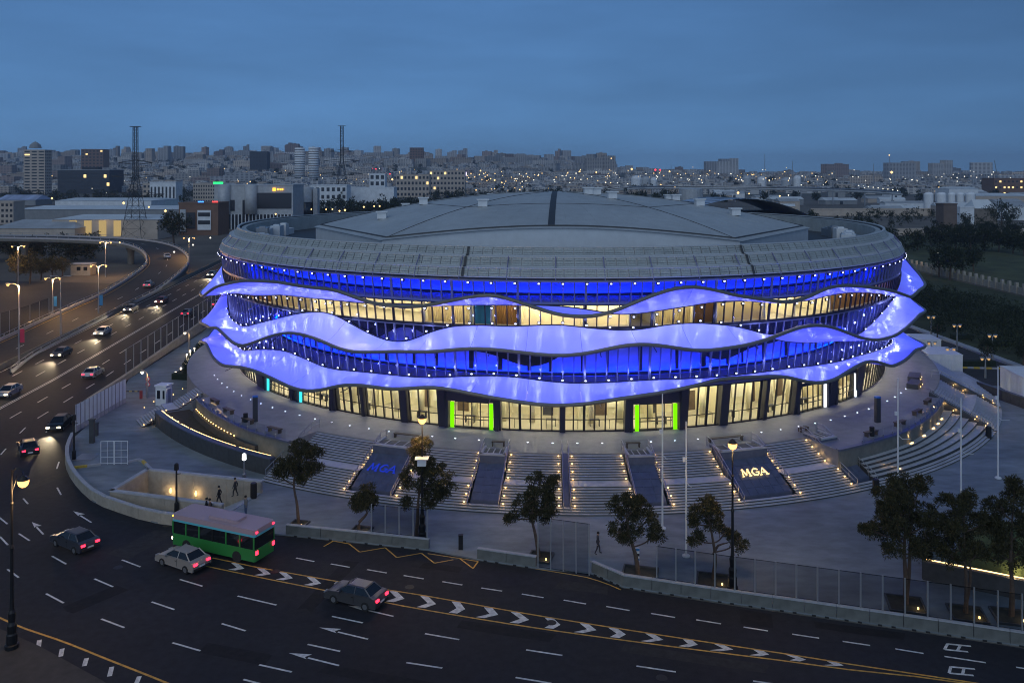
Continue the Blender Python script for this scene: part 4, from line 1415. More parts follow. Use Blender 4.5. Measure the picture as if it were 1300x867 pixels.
from mathutils.geometry import tessellate_polygon
def holed(name, outer, hole, z, m, kind_='structure', thick=None):
    o3 = [Vector((p[0], p[1], 0)) for p in outer]
    h3 = [Vector((p[0], p[1], 0)) for p in hole]
    tris = tessellate_polygon([o3, h3])
    al = o3 + h3
    mb = MB().add([(v.x, v.y, z) for v in al], [tuple(t) for t in tris])
    if thick:
        n = len(o3)
        mb.add([(v.x, v.y, z) for v in o3] + [(v.x, v.y, z - thick) for v in o3], [(i, (i + 1) % n, (i + 1) % n + n, i + n) for i in range(n)])
    me = mb.mesh(name, m)
    bm = bmesh.new()
    bm.from_mesh(me)
    for f_ in bm.faces:
        if abs(f_.normal.z) > 0.5 and f_.normal.z < 0:
            f_.normal_flip()
    bm.to_mesh(me)
    bm.free()
    return me
hole = [(v.x, v.y) for v in UQ]
GR.data = holed('ground', [(-30000, -200), (30000, -200), (30000, 40000), (-30000, 40000)], hole, -0.03, M_SOIL)
road.data = holed('road', [(-130, 20), (90, 20), (90, 90), (-20, 135), (-56, 150), (-110, 150)], hole, 0.0, M_ASPH)
plaza.data = holed('plaza_pavement', plaza_poly, hole, PZ, M_PAVE, thick=0.15)

# pale wall round the bend, then concrete barrier blocks along the road
eL = spline([P(*q) for q in edge_px[12:20]][::-1], 0.6)
eL2 = resample(eL, 2.6)
bw = thing('bend_wall', (0, 0, 0), 'low pale panelled wall round the road bend by the underpass', 'wall')
for a, b in zip(eL2, eL2[1:]):
    a2, b2 = a.xy, b.xy
    t = (b2 - a2).normalized() * 0.012
    wall_seg(MB(), a2 + t, b2 - t, -0.32, 0.0, 0.92).build('wall_panel', M_LIME, bw)
    wall_seg(MB(), a2 + t * .3, b2 - t * .3, -0.36, 0.925, 1.02).build('coping', M_COPE, bw)
def barrier_block(a, b, label_, group_):
    a, b = a.xy, b.xy
    t = (b - a)
    L_ = t.length
    o = thing('concrete_barrier', (a.x, a.y, 0), label_, 'barrier', group_, rz=math.atan2(t.y, t.x))
    prof = [(-0.02, 0.0), (0.06, 0.2), (0.10, 0.85), (0.34, 0.85), (0.38, 0.2), (0.46, 0.0)]
    mb = MB()
    mb.grid([[(x, y, z) for y, z in prof] for x in (0.02, L_ - 0.02)])
    for x in (0.02, L_ - 0.02):
        mb.add([(x, y, z) for y, z in prof], [tuple(range(6))])
    mb.build('body', M_CONC, o)
    mb = MB().box((L_ / 2, 0.22, 0.895), (L_ - 0.03, 0.30, 0.09))
    mb.build('cap', M_COPE, o)
    for x in (0.3, 0.7):
        MB().box((L_ * x, -0.012, 0.06), (0.26, 0.1, 0.1)).build('drain_notch', M_RUBBER, o)
def run(pxs, n, label_, group_):
    pts = [P(*q) for q in pxs]
    L_ = sum((b - a).length for a, b in zip(pts, pts[1:]))
    r = resample(pts, L_ / n)
    for a, b in zip(r, r[1:]):
        barrier_block(a, b, label_, group_)
    return r
run([(362, 680), (450, 689), (544, 699)], 4, 'grey concrete barrier block between the bend wall and the open kerb', 'barrier blocks beside the small pines')
run([(605, 711), (680, 722)], 2, 'grey concrete barrier block beside the sliding gate', 'barrier blocks beside the sliding gate')
rb = run([(750, 728), (757, 731), (791, 746)], 2, 'grey concrete barrier block turning in beyond the gate', 'barrier blocks turning in beyond the gate')
RB = run([(791, 746), (916, 765), (1000, 777), (1199, 806), (1330, 826)], 13, 'grey concrete barrier block under the long mesh fence', 'barrier blocks under the long mesh fence')

M_FPOST = mat('fence post', (0.30, 0.31, 0.32), 0.5, 0.5)
G_MESH = glass_mat('mesh sheet', (0.62, 0.64, 0.66), 0.0)
def fence(pts, h, label_, z0=0.94, gap=None, name='mesh_fence', panel=None, side=0.25):
    fo = thing(name, (0, 0, 0), label_, 'fence')
    pts = offset([Vector((p.x, p.y, 0)) for p in pts], -side) if side else pts
    for p in pts:
        MB().box((p.x, p.y, z0 + h / 2), (0.09, 0.09, h)).build('post', M_FPOST, fo)
    for a, b in zip(pts, pts[1:]):
        t = (b - a).normalized() * 0.06
        p, q = a + t, b - t
        mb = MB()
        mb.tube([(p.x, p.y, z0 + h - 0.06), (q.x, q.y, z0 + h - 0.06)], 0.03, 4)
        mb.tube([(p.x, p.y, z0 + 0.06), (q.x, q.y, z0 + 0.06)], 0.03, 4)
        mb.quad((p.x, p.y, z0 + 0.06), (q.x, q.y, z0 + 0.06), (q.x, q.y, z0 + h - 0.06), (p.x, p.y, z0 + h - 0.06))
        o = mb.build('mesh_panel', panel or G_MESH, fo)
    return fo
fpts = resample([P(*q) for q in [(833, 752), (916, 765), (1000, 777), (1199, 806), (1330, 826)]], 1.42)
fence(fpts, 2.45, 'long row of grey mesh fence panels on the barrier blocks below the tall pines')
fence(resample([P(*q) for q in [(470, 691), (541, 699)]], 1.15), 2.35, 'short run of mesh fence panels by the leaning pine')
fence(resample([P(683, 722), P(748, 732)], 1.05), 4.0, 'tall sliding gate of grey mesh panels on the kerb', 0.12, name='sliding_gate', side=0)
# far edge fence posts along the highway wall
fo = thing('highway_fence', (0, 0, 0), 'row of slim tall fence posts on the highway retaining wall', 'fence')
for y in np.arange(128, 210, 3.2):
    p = hw(-0.15, y)
    MB().box((p.x, p.y, p.z + 0.85 + 1.9), (0.1, 0.1, 3.8)).build('post', M_FPOST, fo)
mb = MB()
for z in (1.0, 4.6):
    mb.tube([hw(-0.15, y) + Vector((0, 0, z)) for y in np.arange(128, 210, 6.0)], 0.035, 4)
mb.build('rail', M_FPOST, fo)

# corrugated fence by the entry lane
cf = thing('corrugated_fence', (0, 0, 0), 'tall corrugated grey sheet fence on a low wall by the entry lane', 'fence')
cpts = resample([P(96, 549), P(112, 540), P(144, 521), P(160, 512)], 1.0)
for a, b in zip(cpts, cpts[1:]):
    mb = MB()
    n = 8
    t = (b - a)
    nrm = Vector((t.y, -t.x, 0)).normalized()
    rows = []
    for i in range(n + 1):
        p = a + t * (0.01 + 0.98 * i / n) + nrm * (0.04 if i % 2 else -0.04)
        rows.append([(p.x, p.y, 0.75), (p.x, p.y, 3.3)])
    mb.grid(rows).build('sheet_panel', M_ROOFW, cf)
    wall_seg(MB(), a.xy, b.xy, -0.3, 0.0, 0.74).build('wall_block', M_COPE, cf)
    MB().box((a.x, a.y + 0.1, 1.7), (0.1, 0.1, 3.3)).build('post', M_FPOST, cf)

# mesh gate frame with painted kerb stones
gf = thing('gate_frame', P(128, 590, PZ), 'pair of white tubular gate leaves standing on the plaza near the bend wall', 'gate', rz=0.06)
for k in range(2):
    mb = MB()
    x0 = k * 1.42
    for x in (0, 0.67, 1.34):
        mb.tube([(x0 + x, 0, 0), (x0 + x, 0, 2.5)], 0.035 if x != .67 else .02, 5)
    for z in (0.15, 0.8, 1.5, 2.48):
        mb.tube([(x0, 0, z), (x0 + 1.34, 0, z)], 0.035 if z in (.15, 2.48) else .02, 5)
    mb.build('leaf', M_WHITE, gf)
def kerbstones(pxs, seq, lab):
    pts = resample([P(x, y, PZ) for x, y in pxs], 1.25)
    for i, (a, b) in enumerate(zip(pts, pts[1:])):
        m_ = seq[i % len(seq)]
        t = (b - a).normalized() * 0.01
        mb = wall_seg(MB(), (a + t).xy, (b - t).xy, 0.28, PZ - 0.01, PZ + 0.22)
        tag(mb.build('kerb_stone', m_, None), lab % ('yellow' if m_ is M_KYEL else 'white'), 'kerb', 'painted kerb stones by the gate leaves')
kerbstones([(94, 594), (128, 590)], [M_KYEL, M_COPE, M_COPE], '%s painted kerb stone beside the gate leaves')
kerbstones([(162, 587), (180, 583), (195, 598)], [M_COPE, M_COPE, M_KYEL], '%s painted kerb stone between the gate leaves and the underpass')

# guard booth, boom, sign
gb = thing('guard_booth', P(208, 513, PZ), 'small white guard booth with dark windows at the entry lane', 'booth', rz=-0.15)
MB().box((0, 0, 1.25), (1.5, 1.5, 2.5)).build('cabin', M_WHITE, gb)
MB().box((0, 0, 2.6), (1.75, 1.75, 0.2)).build('roof', M_WHITE, gb)
MB().box((-0.3, -0.77, 1.45), (0.42, 0.06, 1.1)).build('window', G_CAR, gb)
MB().box((0.42, -0.77, 1.45), (0.26, 0.06, 1.1)).build('window', G_CAR, gb)
MB().box((0.77, 0, 1.1), (0.06, 0.7, 2.0)).build('door', M_COPE, gb)
bm_ = thing('boom_barrier', P(179, 506, PZ), 'striped boom barrier lowered across the entry lane', 'boom barrier')
MB().box((0, 0, 0.55), (0.3, 0.3, 1.1)).build('post', mat('boom red', (.35, .05, .05), .5), bm_)
for k in range(6):
    MB().box((-0.3 - k * 0.38, 0, 1.0), (0.37, 0.07, 0.12)).build('stripe', M_KYEL if k % 2 else M_RUBBER, bm_)
sg = thing('traffic_sign', P(188, 500, PZ), 'two round red rimmed traffic signs on a thin post by the booth', 'sign')
MB().tube([(0, 0, 0), (0, 0, 2.4)], 0.035, 6).build('post', M_STEEL, sg)
for z in (2.1, 1.35):
    def disc(r, y, m_, nm):
        mb = MB()
        mb.add([(r * math.cos(a), y, z + r * math.sin(a)) for a in np.linspace(0, 2 * PI, 17)[:-1]] + [(r * math.cos(a), y + 0.02, z + r * math.sin(a)) for a in np.linspace(0, 2 * PI, 17)[:-1]], [tuple(range(16)), tuple(range(31, 15, -1))] + [(i, (i + 1) % 16, (i + 1) % 16 + 16, i + 16) for i in range(16)])
        mb.build(nm, m_, sg)
    disc(0.33, -0.06, mat('sign red', (.55, .03, .03), .5), 'sign_disc')
    disc(0.22, -0.085, M_WHITE, 'sign_face')
# entry pillars
for x, y, h, lb in ((117, 562, 2.6, 'square stone gate pillar with lamp bracket near the corrugated fence'), (122, 553, 1.4, 'short dark bin post behind the gate pillar')):
    o = MB().box((0, 0, h / 2), (0.5 if h > 2 else .4, 0.4, h)).box((0, 0, h + 0.06), (0.62 if h > 2 else .46, 0.5, 0.12)).build('pillar', M_RISER, None, loc=P(x, y, PZ))
    tag(o, lb, 'pillar')
o = MB().box((0, 0, 0.02), (2.0, 2.2, 0.04)).build('utility_hatch', M_STEEL, None, loc=P(110, 580, PZ))
tag(o, 'flat steel utility hatch in the plaza beside the bend wall', 'hatch')
for x, y, h in ((585, 697, 1.15),):
    o = MB().box((0, 0, h / 2), (0.36, 0.3, h)).box((0, 0, h + 0.03), (0.4, 0.34, 0.06)).build('bollard', M_IRON, None, loc=P(x, y, PZ))
    tag(o, 'squat dark square bollard at the open kerb', 'bollard')

# ------------------------------------------------------------------ lamps and poles
M_BRASS = mat('lamp iron', (0.05, 0.042, 0.035), 0.45, 0.5)
def ornate_lamp(loc, h, label_, arm=None, lit=E_SODIUM, e=220):
    t = thing('street_lamp', loc, label_, 'street lamp')
    prof = [(0.42, 0), (0.42, 0.25), (0.33, 0.3), (0.34, 0.9), (0.26, 1.0), (0.30, 1.5), (0.2, 1.7), (0.24, 2.3), (0.15, 2.5), (0.11, 3.2), (0.10, h * 0.55), (0.14, h * 0.56), (0.08, h * 0.58), (0.075, h * 0.8), (0.13, h * 0.81), (0.06, h * 0.82), (0.055, h)]
    MB().lathe(prof, n=12).build('post', M_IRON, t, smooth=False)
    if arm:
        ax, az = arm
        pts = [(0, 0, az + 0.2), (ax * 0.12, 0, az + 0.75), (ax * 0.45, 0, az + 1.0), (ax * 0.85, 0, az + 0.85), (ax, 0, az + 0.55)]
        MB().tube(spline(pts, 0.15), 0.04, 6).build('arm', M_IRON, t)
        MB().tube(spline([(0, 0, az - 0.6), (ax * 0.3, 0, az + 0.1), (ax * .5, 0, az + 0.6)], 0.15), 0.025, 5).build('scroll', M_IRON, t)
        c = (ax, 0, az - 0.25)
    else:
        c = (0, 0, h)
    k = 1.0
    lan = MB().lathe([(0.04, 0.78), (0.14, 0.72), (0.33, 0.5), (0.36, 0.46)], c, 10).build('lantern_hood', M_BRASS, t)
    MB().lathe([(0.14, 0.0), (0.28, 0.12), (0.34, 0.3), (0.345, 0.45)], c, 10).build('lantern_glass', lit, t, smooth=True)
    lamp('lamp_glow', 'POINT', (c[0], c[1], c[2] - 0.25), e, (1.0, 0.6, 0.25), t, 0.3)
    return t
b0 = P(15, 822, 0.13)
ornate_lamp(b0, 11.6, 'ornate black street lamp with scrolled arm at the near pavement corner', arm=(0.75, 10.7), lit=emis('sodium bright', (1.0, 0.5, 0.13), 3.2), e=800)
ornate_lamp(P(930, 748, PZ), 10.4, 'ornate black street lamp lit orange beside the lopsided pine', lit=emis('sodium bright', (1.0, 0.5, 0.13), 3.2), e=800)
tl = ornate_lamp(P(536, 690, PZ), 10.0, 'ornate street lamp lit orange rising out of the bushy pine', lit=emis('sodium bright', (1.0, 0.5, 0.13), 3.2), e=800)
MB().box((0, -0.3, 6.9), (0.7, 0.5, 0.55)).box((0, -0.3, 7.22), (1.1, 0.8, 0.08)).build('camera_box', M_WHITE, tl)
# slim poles with a side arm
def slim_pole(x, ytop, ybase, label_, group_=None):
    b = P(x, ybase, PZ)
    h = (ybase - ytop) / F * b.y
    t = thing('flag_pole', b, label_, 'flag pole', group_)
    MB().lathe([(0.32, 0), (0.32, 0.1), (0.22, 0.16), (0.085, 0.2), (0.075, h * 0.5), (0.05, h)], n=10).build('mast', M_POLE, t)
    MB().tube([(0, 0, h * 0.55), (0.35, -0.1, h * 0.52), (1.1 if x > 1100 else 0.45, -0.1, h * 0.52)], 0.03, 5).build('halyard_arm', M_POLE, t)
    MB().box((-0.18, 0, h * 0.72), (0.2, 0.2, 0.35)).build('fitting', M_POLE, t)
slim_pole(841, 500, 671, 'slim white flag pole on the plaza behind the cut pine', None)
slim_pole(871, 535, 706, 'slim white flag pole on the plaza close behind the mesh fence', None)
slim_pole(1140, 480, 640, 'slim white flag pole in front of the seating tiers behind the biggest pine', None)
slim_pole(1220, 505, 652, 'slim white flag pole behind the second tall pine', None)
slim_pole(1267, 465, 607, 'slim white flag pole standing clear on the open plaza', None)
# plain black lamp columns on the plaza
def plain_col(x, yt, yb, label_, lit=False):
    b = P(x, yb, PZ)
    h = (yb - yt) / F * b.y
    t = thing('lamp_column', b, label_, 'lamp post')
    MB().lathe([(0.2, 0), (0.2, 0.9), (0.1, 1.0), (0.08, h)], n=8).build('post', M_IRON if not lit else M_STEEL, t)
    MB().lathe([(0.1, -0.1), (0.22, 0.0), (0.2, 0.5), (0.08, 0.6)], (0, 0, h), 8).build('lantern', emis('cool lamp', (.9, .95, 1), 2.5) if lit else M_IRON, t)
    MB().tube([(0, 0, h - 0.4), (0.4, 0, h - 0.35)], 0.04, 5).build('bracket', M_IRON, t)
plain_col(224, 596, 651, 'plain black lamp column in front of the underpass wall')
plain_col(94, 533, 583, 'plain black lamp column inside the bend wall')
plain_col(310, 583, 613, 'slim steel post with a white lit lantern by the curved wall', True)

# highway lamps
def hw_lamp(base, h, label_, group_, arm=1.6, double=True, lit=E_SODIUM, e=3800, banner=None):
    t = thing('highway_lamp', base, label_, 'street lamp', group_)
    MB().lathe([(0.18, 0), (0.16, 1.0), (0.07, h)], n=8).build('post', M_STEEL, t)
    for s in ((-1, 1) if double else (1,)):
        MB().tube(spline([(0, 0, h - 0.1), (s * arm * 0.4, 0, h + 0.35), (s * arm, 0, h + 0.4)], 0.3), 0.05, 5).build('arm', M_STEEL, t)
        hd = MB().box((s * arm, 0, h + 0.36), (0.6, 0.3, 0.16)).build('lamp_head', M_STEEL, t)
        if lit:
            MB().lathe([(0.08, -0.2), (0.22, 0.0), (0.22, 0.1)], (s * arm, 0, h + 0.12), 8).build('bulb', lit, hd)
    if lit and e:
        lamp('lamp_glow', 'POINT', (0, -0.5, h - 0.3), e, (1.0, 0.55, 0.2), t, 0.3)
    if banner:
        MB().box((0.55, 0, h * 0.36), (0.7, 0.05, 2.2)).build('banner', banner, t)
M_BLUB = mat('blue banner', (0.03, 0.18, 0.42), 0.6)
M_REDB = mat('red banner', (0.40, 0.03, 0.08), 0.6)
M_PURB = mat('purple banner', (0.18, 0.05, 0.30), 0.6)
for x, yt, yb, lb, kw in ((24, 363, 462, 'tall single armed highway lamp with a red banner by the car park', dict(double=False, banner=M_REDB, arm=-1.8)),
        (67, 355, 398, 'twin headed lamp over the car park with a blue banner', dict(banner=M_BLUB)),
        (125, 339, 405, 'twin headed lamp beside the ramp with a pale blue banner', dict(banner=M_BLUB)),
        (134, 309, 352, 'twin headed lamp beside the viaduct pier', dict()),
        (23, 314, 365, 'twin headed lamp in the trees under the viaduct', dict()),
        (240, 303, 347, 'twin headed lamp where the highway passes behind the ramp', dict()),
        (77, 353, 434, 'unlit grey mast on the ramp barrier', dict(lit=None)),
        (187, 474, 506, 'short lit lamp on the wall above the service road', dict(double=False, arm=-.7, lit=E_WHITEL, e=60)),
        (240, 424, 452, 'short lit lamp on the wall behind the dark shrubs', dict(double=False, arm=-.7, lit=E_WHITEL, e=60))):
    b = P(x, yb, 0.0)
    hw_lamp(b, (yb - yt) / F * b.y, lb, None, **kw)

# ------------------------------------------------------------------ pines and other foreground planting
def leaf_mat(name, c1, c2):
    m = bpy.data.materials.new(name)
    m.use_nodes = True
    t = m.node_tree
    b = t.nodes['Principled BSDF']
    g = t.nodes.new('ShaderNodeNewGeometry')
    r = t.nodes.new('ShaderNodeValToRGB')
    r.color_ramp.elements[0].color = (*c1, 1)
    r.color_ramp.elements[1].color = (*c2, 1)
    t.links.new(g.outputs['Random Per Island'], r.inputs[0])
    t.links.new(r.outputs[0], b.inputs['Base Color'])
    b.inputs['Roughness'].default_value = 0.75
    b.inputs['Specular IOR Level'].default_value = 0.15
    return m
L_PINE = leaf_mat('pine needles', (0.022, 0.026, 0.012), (0.085, 0.075, 0.034))
L_DARK = leaf_mat('dark foliage', (0.014, 0.024, 0.014), (0.040, 0.050, 0.026))
L_PARK = leaf_mat('park foliage', (0.020, 0.032, 0.014), (0.060, 0.070, 0.030))
M_BARK = mat('bark', (0.085, 0.06, 0.045), 0.9, var=0.3, scale=3, bump=0.4, bscale=12)

def tuft_cloud(centres, per, size, spread, up=0.3, rng=NPR, thin=0.30):
    """small needle blades round each clump centre, pointing outwards"""
    C = np.repeat(np.asarray(centres, float), per, 0)
    n = len(C)
    d = rng.normal(size=(n, 3))
    d[:, 2] += up
    d /= np.linalg.norm(d, axis=1)[:, None] + 1e-9
    base = C + d * spread * rng.uniform(0.15, 1.0, (n, 1)) ** 0.6
    ln = size * rng.uniform(0.7, 1.4, (n, 1))
    sd = np.cross(d, rng.normal(size=(n, 3)))
    sd /= np.linalg.norm(sd, axis=1)[:, None] + 1e-9
    wd = ln * thin
    a, b = base - sd * wd, base + sd * wd
    c = base + d * ln
    V = np.stack([a, b, c], 1).reshape(-1, 3)
    Fc = np.arange(n * 3).reshape(-1, 3)
    return V, Fc
def np_mesh(name, V, Fc, m):
    me = bpy.data.meshes.new(name)
    nf = len(Fc)
    me.vertices.add(len(V))
    me.vertices.foreach_set('co', np.asarray(V, np.float32).ravel())
    me.loops.add(nf * 3)
    me.loops.foreach_set('vertex_index', np.asarray(Fc, np.int32).ravel())
    me.polygons.add(nf)
    me.polygons.foreach_set('loop_start', np.arange(0, nf * 3, 3, dtype=np.int32))
    me.materials.append(m)
    me.update(calc_edges=True)
    me.validate()
    return me
def pine(base, lobes, trunk_pts, label_, r0=0.2, per=72, dens=7.8, clump=0.30, two=None):
    """lobes: (x, y, z, rx, rz) ellipsoids in local metres; trunk_pts: local polyline"""
    t = thing('pine_tree', base, label_, 'tree', None)
    mb = MB()
    tp = spline(trunk_pts, 0.35)
    mb.tube(tp, [r0 * (1 - 0.72 * i / (len(tp) - 1)) for i in range(len(tp))], 8)
    for q in (two or []):
        tq = spline(q, 0.35)
        mb.tube(tq, [r0 * 0.8 * (1 - 0.7 * i / (len(tq) - 1)) for i in range(len(tq))], 8)
    top = Vector(tp[-1])
    for (x, y, z, rx, rz) in lobes:
        k = min(range(len(tp)), key=lambda i: (Vector(tp[i]) - Vector((x * .4, y * .4, z - rz * 0.9))).length)
        a = Vector(tp[k])
        e = Vector((x, y, z))
        mid = a.lerp(e, 0.5) + Vector((0, 0, -0.15))
        mb.tube(spline([a, mid, e], 0.3), 0.055, 5)
        for _ in range(4):
            e2 = e + Vector((RNG.uniform(-1, 1) * rx * .8, RNG.uniform(-1, 1) * rx * .8, RNG.uniform(-.5, .8) * rz))
            mb.tube([mid.lerp(e, RNG.uniform(.2, .9)), e2], 0.025, 4)
    mb.build('trunk', M_BARK, t)
    cs = []
    for (x, y, z, rx, rz) in lobes:
        vol = 4.19 * rx * rx * rz
        # puffs: tight tufts at branch ends, open air between them
        n = max(7, int(dens * vol ** 0.62 * 0.95))
        g = NPR.normal(size=(n, 3))
        g /= np.linalg.norm(g, axis=1)[:, None]
        g *= NPR.uniform(0.45, 1.08, (n, 1))
        pf = np.array([x, y, z]) + g * np.array([rx, rx, rz * 1.05])
        for p_ in pf:
            k_ = int(NPR.integers(2, 4))
            cs.append(p_ + NPR.normal(size=(k_, 3)) * np.array([.13, .13, .05]))
    cs = np.concatenate(cs)
    V, Fc = tuft_cloud(cs, per, 0.15, clump, 0.45, thin=0.22)
    put('crown', np_mesh('crown', V, Fc, L_PINE), t)
    return t
def lob(scale, base_px, items):
    """items in photo pixels: centre x, centre y, half width, half height (+ depth offset m)"""
    bx, by = base_px
    return [((x - bx) / scale, dy, (by - y) / scale, w / scale, h / scale) for x, y, w, h, dy in items]
def tree_at(x, y, items, trunk, label_, **kw):
    b = P(x, y, PZ)
    s = F / b.y
    tr = [((tx - x) / s, 0, (y - ty) / s) for tx, ty in trunk]
    two = [[((tx - x) / s, 0.2, (y - ty) / s) for tx, ty in q] for q in kw.pop('two', [])]
    return pine(b, lob(s, (x, y), items), tr, label_, two=two, **kw)
tree_at(379, 664, [(366, 590, 17, 14, 0), (388, 578, 20, 14, .4), (398, 594, 13, 10, -.3), (378, 571, 14, 8, .3), (358, 604, 9, 12, -.2), (380, 604, 14, 9, .5)], [(379, 664), (377, 640), (373, 615), (376, 590)], 'slender pine with a leaning trunk beside the curved wall end', r0=.16)
tree_at(456, 672, [(463, 640, 15, 10, 0), (466, 626, 11, 10, .2), (453, 636, 9, 7, -.2), (473, 637, 8, 7, .1)], [(456, 672), (456, 663), (466, 651), (465, 636)], 'small crooked leaning pine behind the short mesh fence', r0=.17)
tree_at(528, 686, [(527, 582, 15, 13, 0), (543, 600, 20, 18, .5), (562, 610, 14, 16, -.3), (521, 606, 13, 13, -.3), (545, 630, 18, 12, .2), (514, 638, 7, 6, 0), (562, 628, 12, 8, .3), (532, 566, 14, 8, .4)], [(528, 686), (530, 660), (531, 635), (536, 600)], 'bushy rust tinged pine wrapped round a street lamp', r0=.18)
tree_at(684, 706, [(667, 640, 16, 12, 0), (685, 622, 20, 16, .4), (697, 640, 12, 12, -.2), (700, 612, 10, 9, .2), (648, 655, 8, 7, 0), (672, 655, 14, 8, .3), (690, 650, 14, 9, .1)], [(684, 706), (680, 680), (675, 655), (680, 632)], 'wind swept pine with a flat crown beside the sliding gate', r0=.17)
tree_at(810, 728, [(784, 640, 12, 10, 0), (800, 652, 17, 15, .4), (820, 660, 14, 15, -.2), (832, 680, 11, 9, .1), (785, 672, 12, 13, -.3), (800, 634, 14, 6, .2), (815, 640, 10, 6, .3), (800, 680, 12, 12, .4)], [(810, 728), (807, 705), (800, 682), (795, 655)], 'ragged pine with a striped marker on its trunk', r0=.2)
tree_at(905, 735, [(892, 648, 16, 11, 0), (905, 660, 14, 13, .3), (886, 682, 13, 7, -.2), (938, 690, 13, 10, .2), (920, 678, 10, 9, .1), (900, 640, 12, 6, 0), (880, 662, 8, 7, 0)], [(905, 735), (908, 710), (905, 685), (899, 655)], 'lopsided pine with clumped branches beside the ornate lamp', r0=.17, two=[[(907, 705), (912, 694), (925, 690)]])
tree_at(1150, 766, [(1135, 632, 24, 16, 0), (1155, 625, 20, 18, .8), (1172, 615, 10, 12, .3), (1122, 655, 22, 14, -.5), (1150, 655, 26, 20, 1.0), (1103, 672, 11, 9, 0), (1172, 660, 18, 22, -.6), (1140, 682, 26, 12, .6), (1180, 695, 16, 18, .4), (1165, 690, 18, 14, -.8), (1128, 692, 14, 8, -.4)], [(1150, 766), (1150, 735), (1148, 700), (1150, 665)], 'largest dark pine with twin trunks behind the mesh fence', r0=.22, two=[[(1152, 760), (1156, 725), (1157, 690), (1160, 660)]], dens=8.2, clump=.32)
tree_at(1226, 778, [(1208, 640, 15, 14, 0), (1228, 640, 14, 16, .4), (1205, 665, 16, 14, -.4), (1230, 668, 22, 20, .6), (1252, 660, 10, 14, 0), (1220, 695, 24, 15, .3), (1205, 705, 12, 12, -.3), (1245, 705, 10, 10, .4)], [(1226, 778), (1227, 745), (1225, 710), (1224, 675)], 'second tall dark pine with a split trunk behind the mesh fence', r0=.17, two=[[(1228, 770), (1234, 735), (1232, 700)]], dens=8.2, clump=.32)
tree_at(1284, 782, [(1270, 645, 16, 14, 0), (1292, 632, 12, 14, .4), (1275, 670, 20, 18, .6), (1300, 665, 16, 22, -.4), (1265, 698, 16, 14, .2), (1292, 705, 18, 18, .4), (1288, 618, 7, 8, 0)], [(1284, 782), (1285, 745), (1283, 710), (1285, 660)], 'brown tinged tall pine at the end of the mesh fence', r0=.2, dens=8.2, clump=.32)
# square tree pits with an uplight
for x, y, w, lb in ((379, 666, 1.4, 'slender pine'), (458, 674, 1.6, 'crooked pine'), (686, 708, 1.8, 'wind swept pine'), (812, 730, 2.6, 'ragged pine'), (905, 738, 2.3, 'lopsided pine'), (1150, 768, 2.4, 'largest pine'), (1228, 780, 2.2, 'second tall pine'), (1284, 784, 2.2, 'brown tinged pine')):
    t = thing('tree_pit', P(x, y, PZ), 'square tree pit with a dark kerb and small uplight under the %s' % lb, 'tree pit', rz=-0.25)
    mb = MB()
    for s in (-1, 1):
        mb.box((s * w / 2, 0, 0.08), (0.12, w + 0.12, 0.16)).box((0, s * w / 2, 0.08), (w - 0.12, 0.12, 0.16))
    mb.build('kerb', M_RISER, t)
    MB().box((0, 0, 0.02), (w - 0.12, w - 0.12, 0.04)).build('soil', MATS['bed soil'], t)
    MB().lathe([(0.06, 0), (0.06, 0.14)], (w * 0.3, -w * 0.2, 0.04), 8).build('uplight', E_WARM, t)
    lamp('uplight_glow', 'POINT', (w * 0.3, -w * 0.2, 0.4), 5, (1, .7, .35), t, 0.08)
# dark sunken wall with light strip and green mound at the right edge
mw = thing('mound_wall', P(1190, 738, PZ), 'dark low wall with a glowing top strip round a green mound', 'wall', rz=-0.5)
MB().box((6, 0, 0.7), (14, 0.4, 1.4)).build('wall', M_RISER, mw)
MB().box((6, 0.24, 1.43), (14, 0.08, 0.06)).build('light_strip', E_STRIP, mw)
MB().box((-0.85, 3.5, 0.7), (0.4, 7, 1.4)).build('wall', M_RISER, mw)
mb = MB()
mb.lathe([(5.2, 0), (5.0, 0.9), (4.2, 1.9), (2.6, 2.7), (0.8, 3.0), (0.01, 3.02)], (6.2, 5.6, 0), 28)
mb.build('mound', mat('clipped turf', (0.06, 0.085, 0.03), 0.9, var=0.25, scale=2), mw, smooth=True)
put('uplight', MB().lathe([(0.12, 0), (0.12, 0.15)], n=8).mesh('uplight', E_WARM), mw, (6.5, 1.0, 1.2))
lamp('mound_glow', 'POINT', (5.0, 0.8, 1.8), 60, (1, .7, .35), mw, 0.2)

# hedge bed and clipped dark shrubs by the booth
def shrub(loc, r, h, label_, group_, m=L_DARK, name='shrub', per=40, n=26):
    g = NPR.normal(size=(n, 3))
    g /= np.linalg.norm(g, axis=1)[:, None]
    g *= NPR.uniform(0.3, 1, (n, 1)) ** 0.5
    c = g * np.array([r, r, h / 2]) + np.array([0, 0, h * 0.55])
    V, Fc = tuft_cloud(c, per, max(0.12, r * 0.18), r * 0.35, 0.3)
    t = thing(name, loc, label_, 'shrub', group_)
    put('foliage', np_mesh('foliage', V, Fc, m), t)
    MB().tube([(0, 0, 0), (0, 0, h * 0.6)], 0.05, 5).build('stem', M_BARK, t)
    return t
for k in range(9):
    p = P(240 + k * 4.2, 483 - k * 5.0, PZ)
    shrub(p + Vector((RNG.uniform(-1, 1), RNG.uniform(-1.5, 1.5), 0)), RNG.uniform(.8, 1.2), RNG.uniform(2.2, 3.2), 'dark leafy shrub in the bed behind the guard booth', 'dark shrubs behind the guard booth')
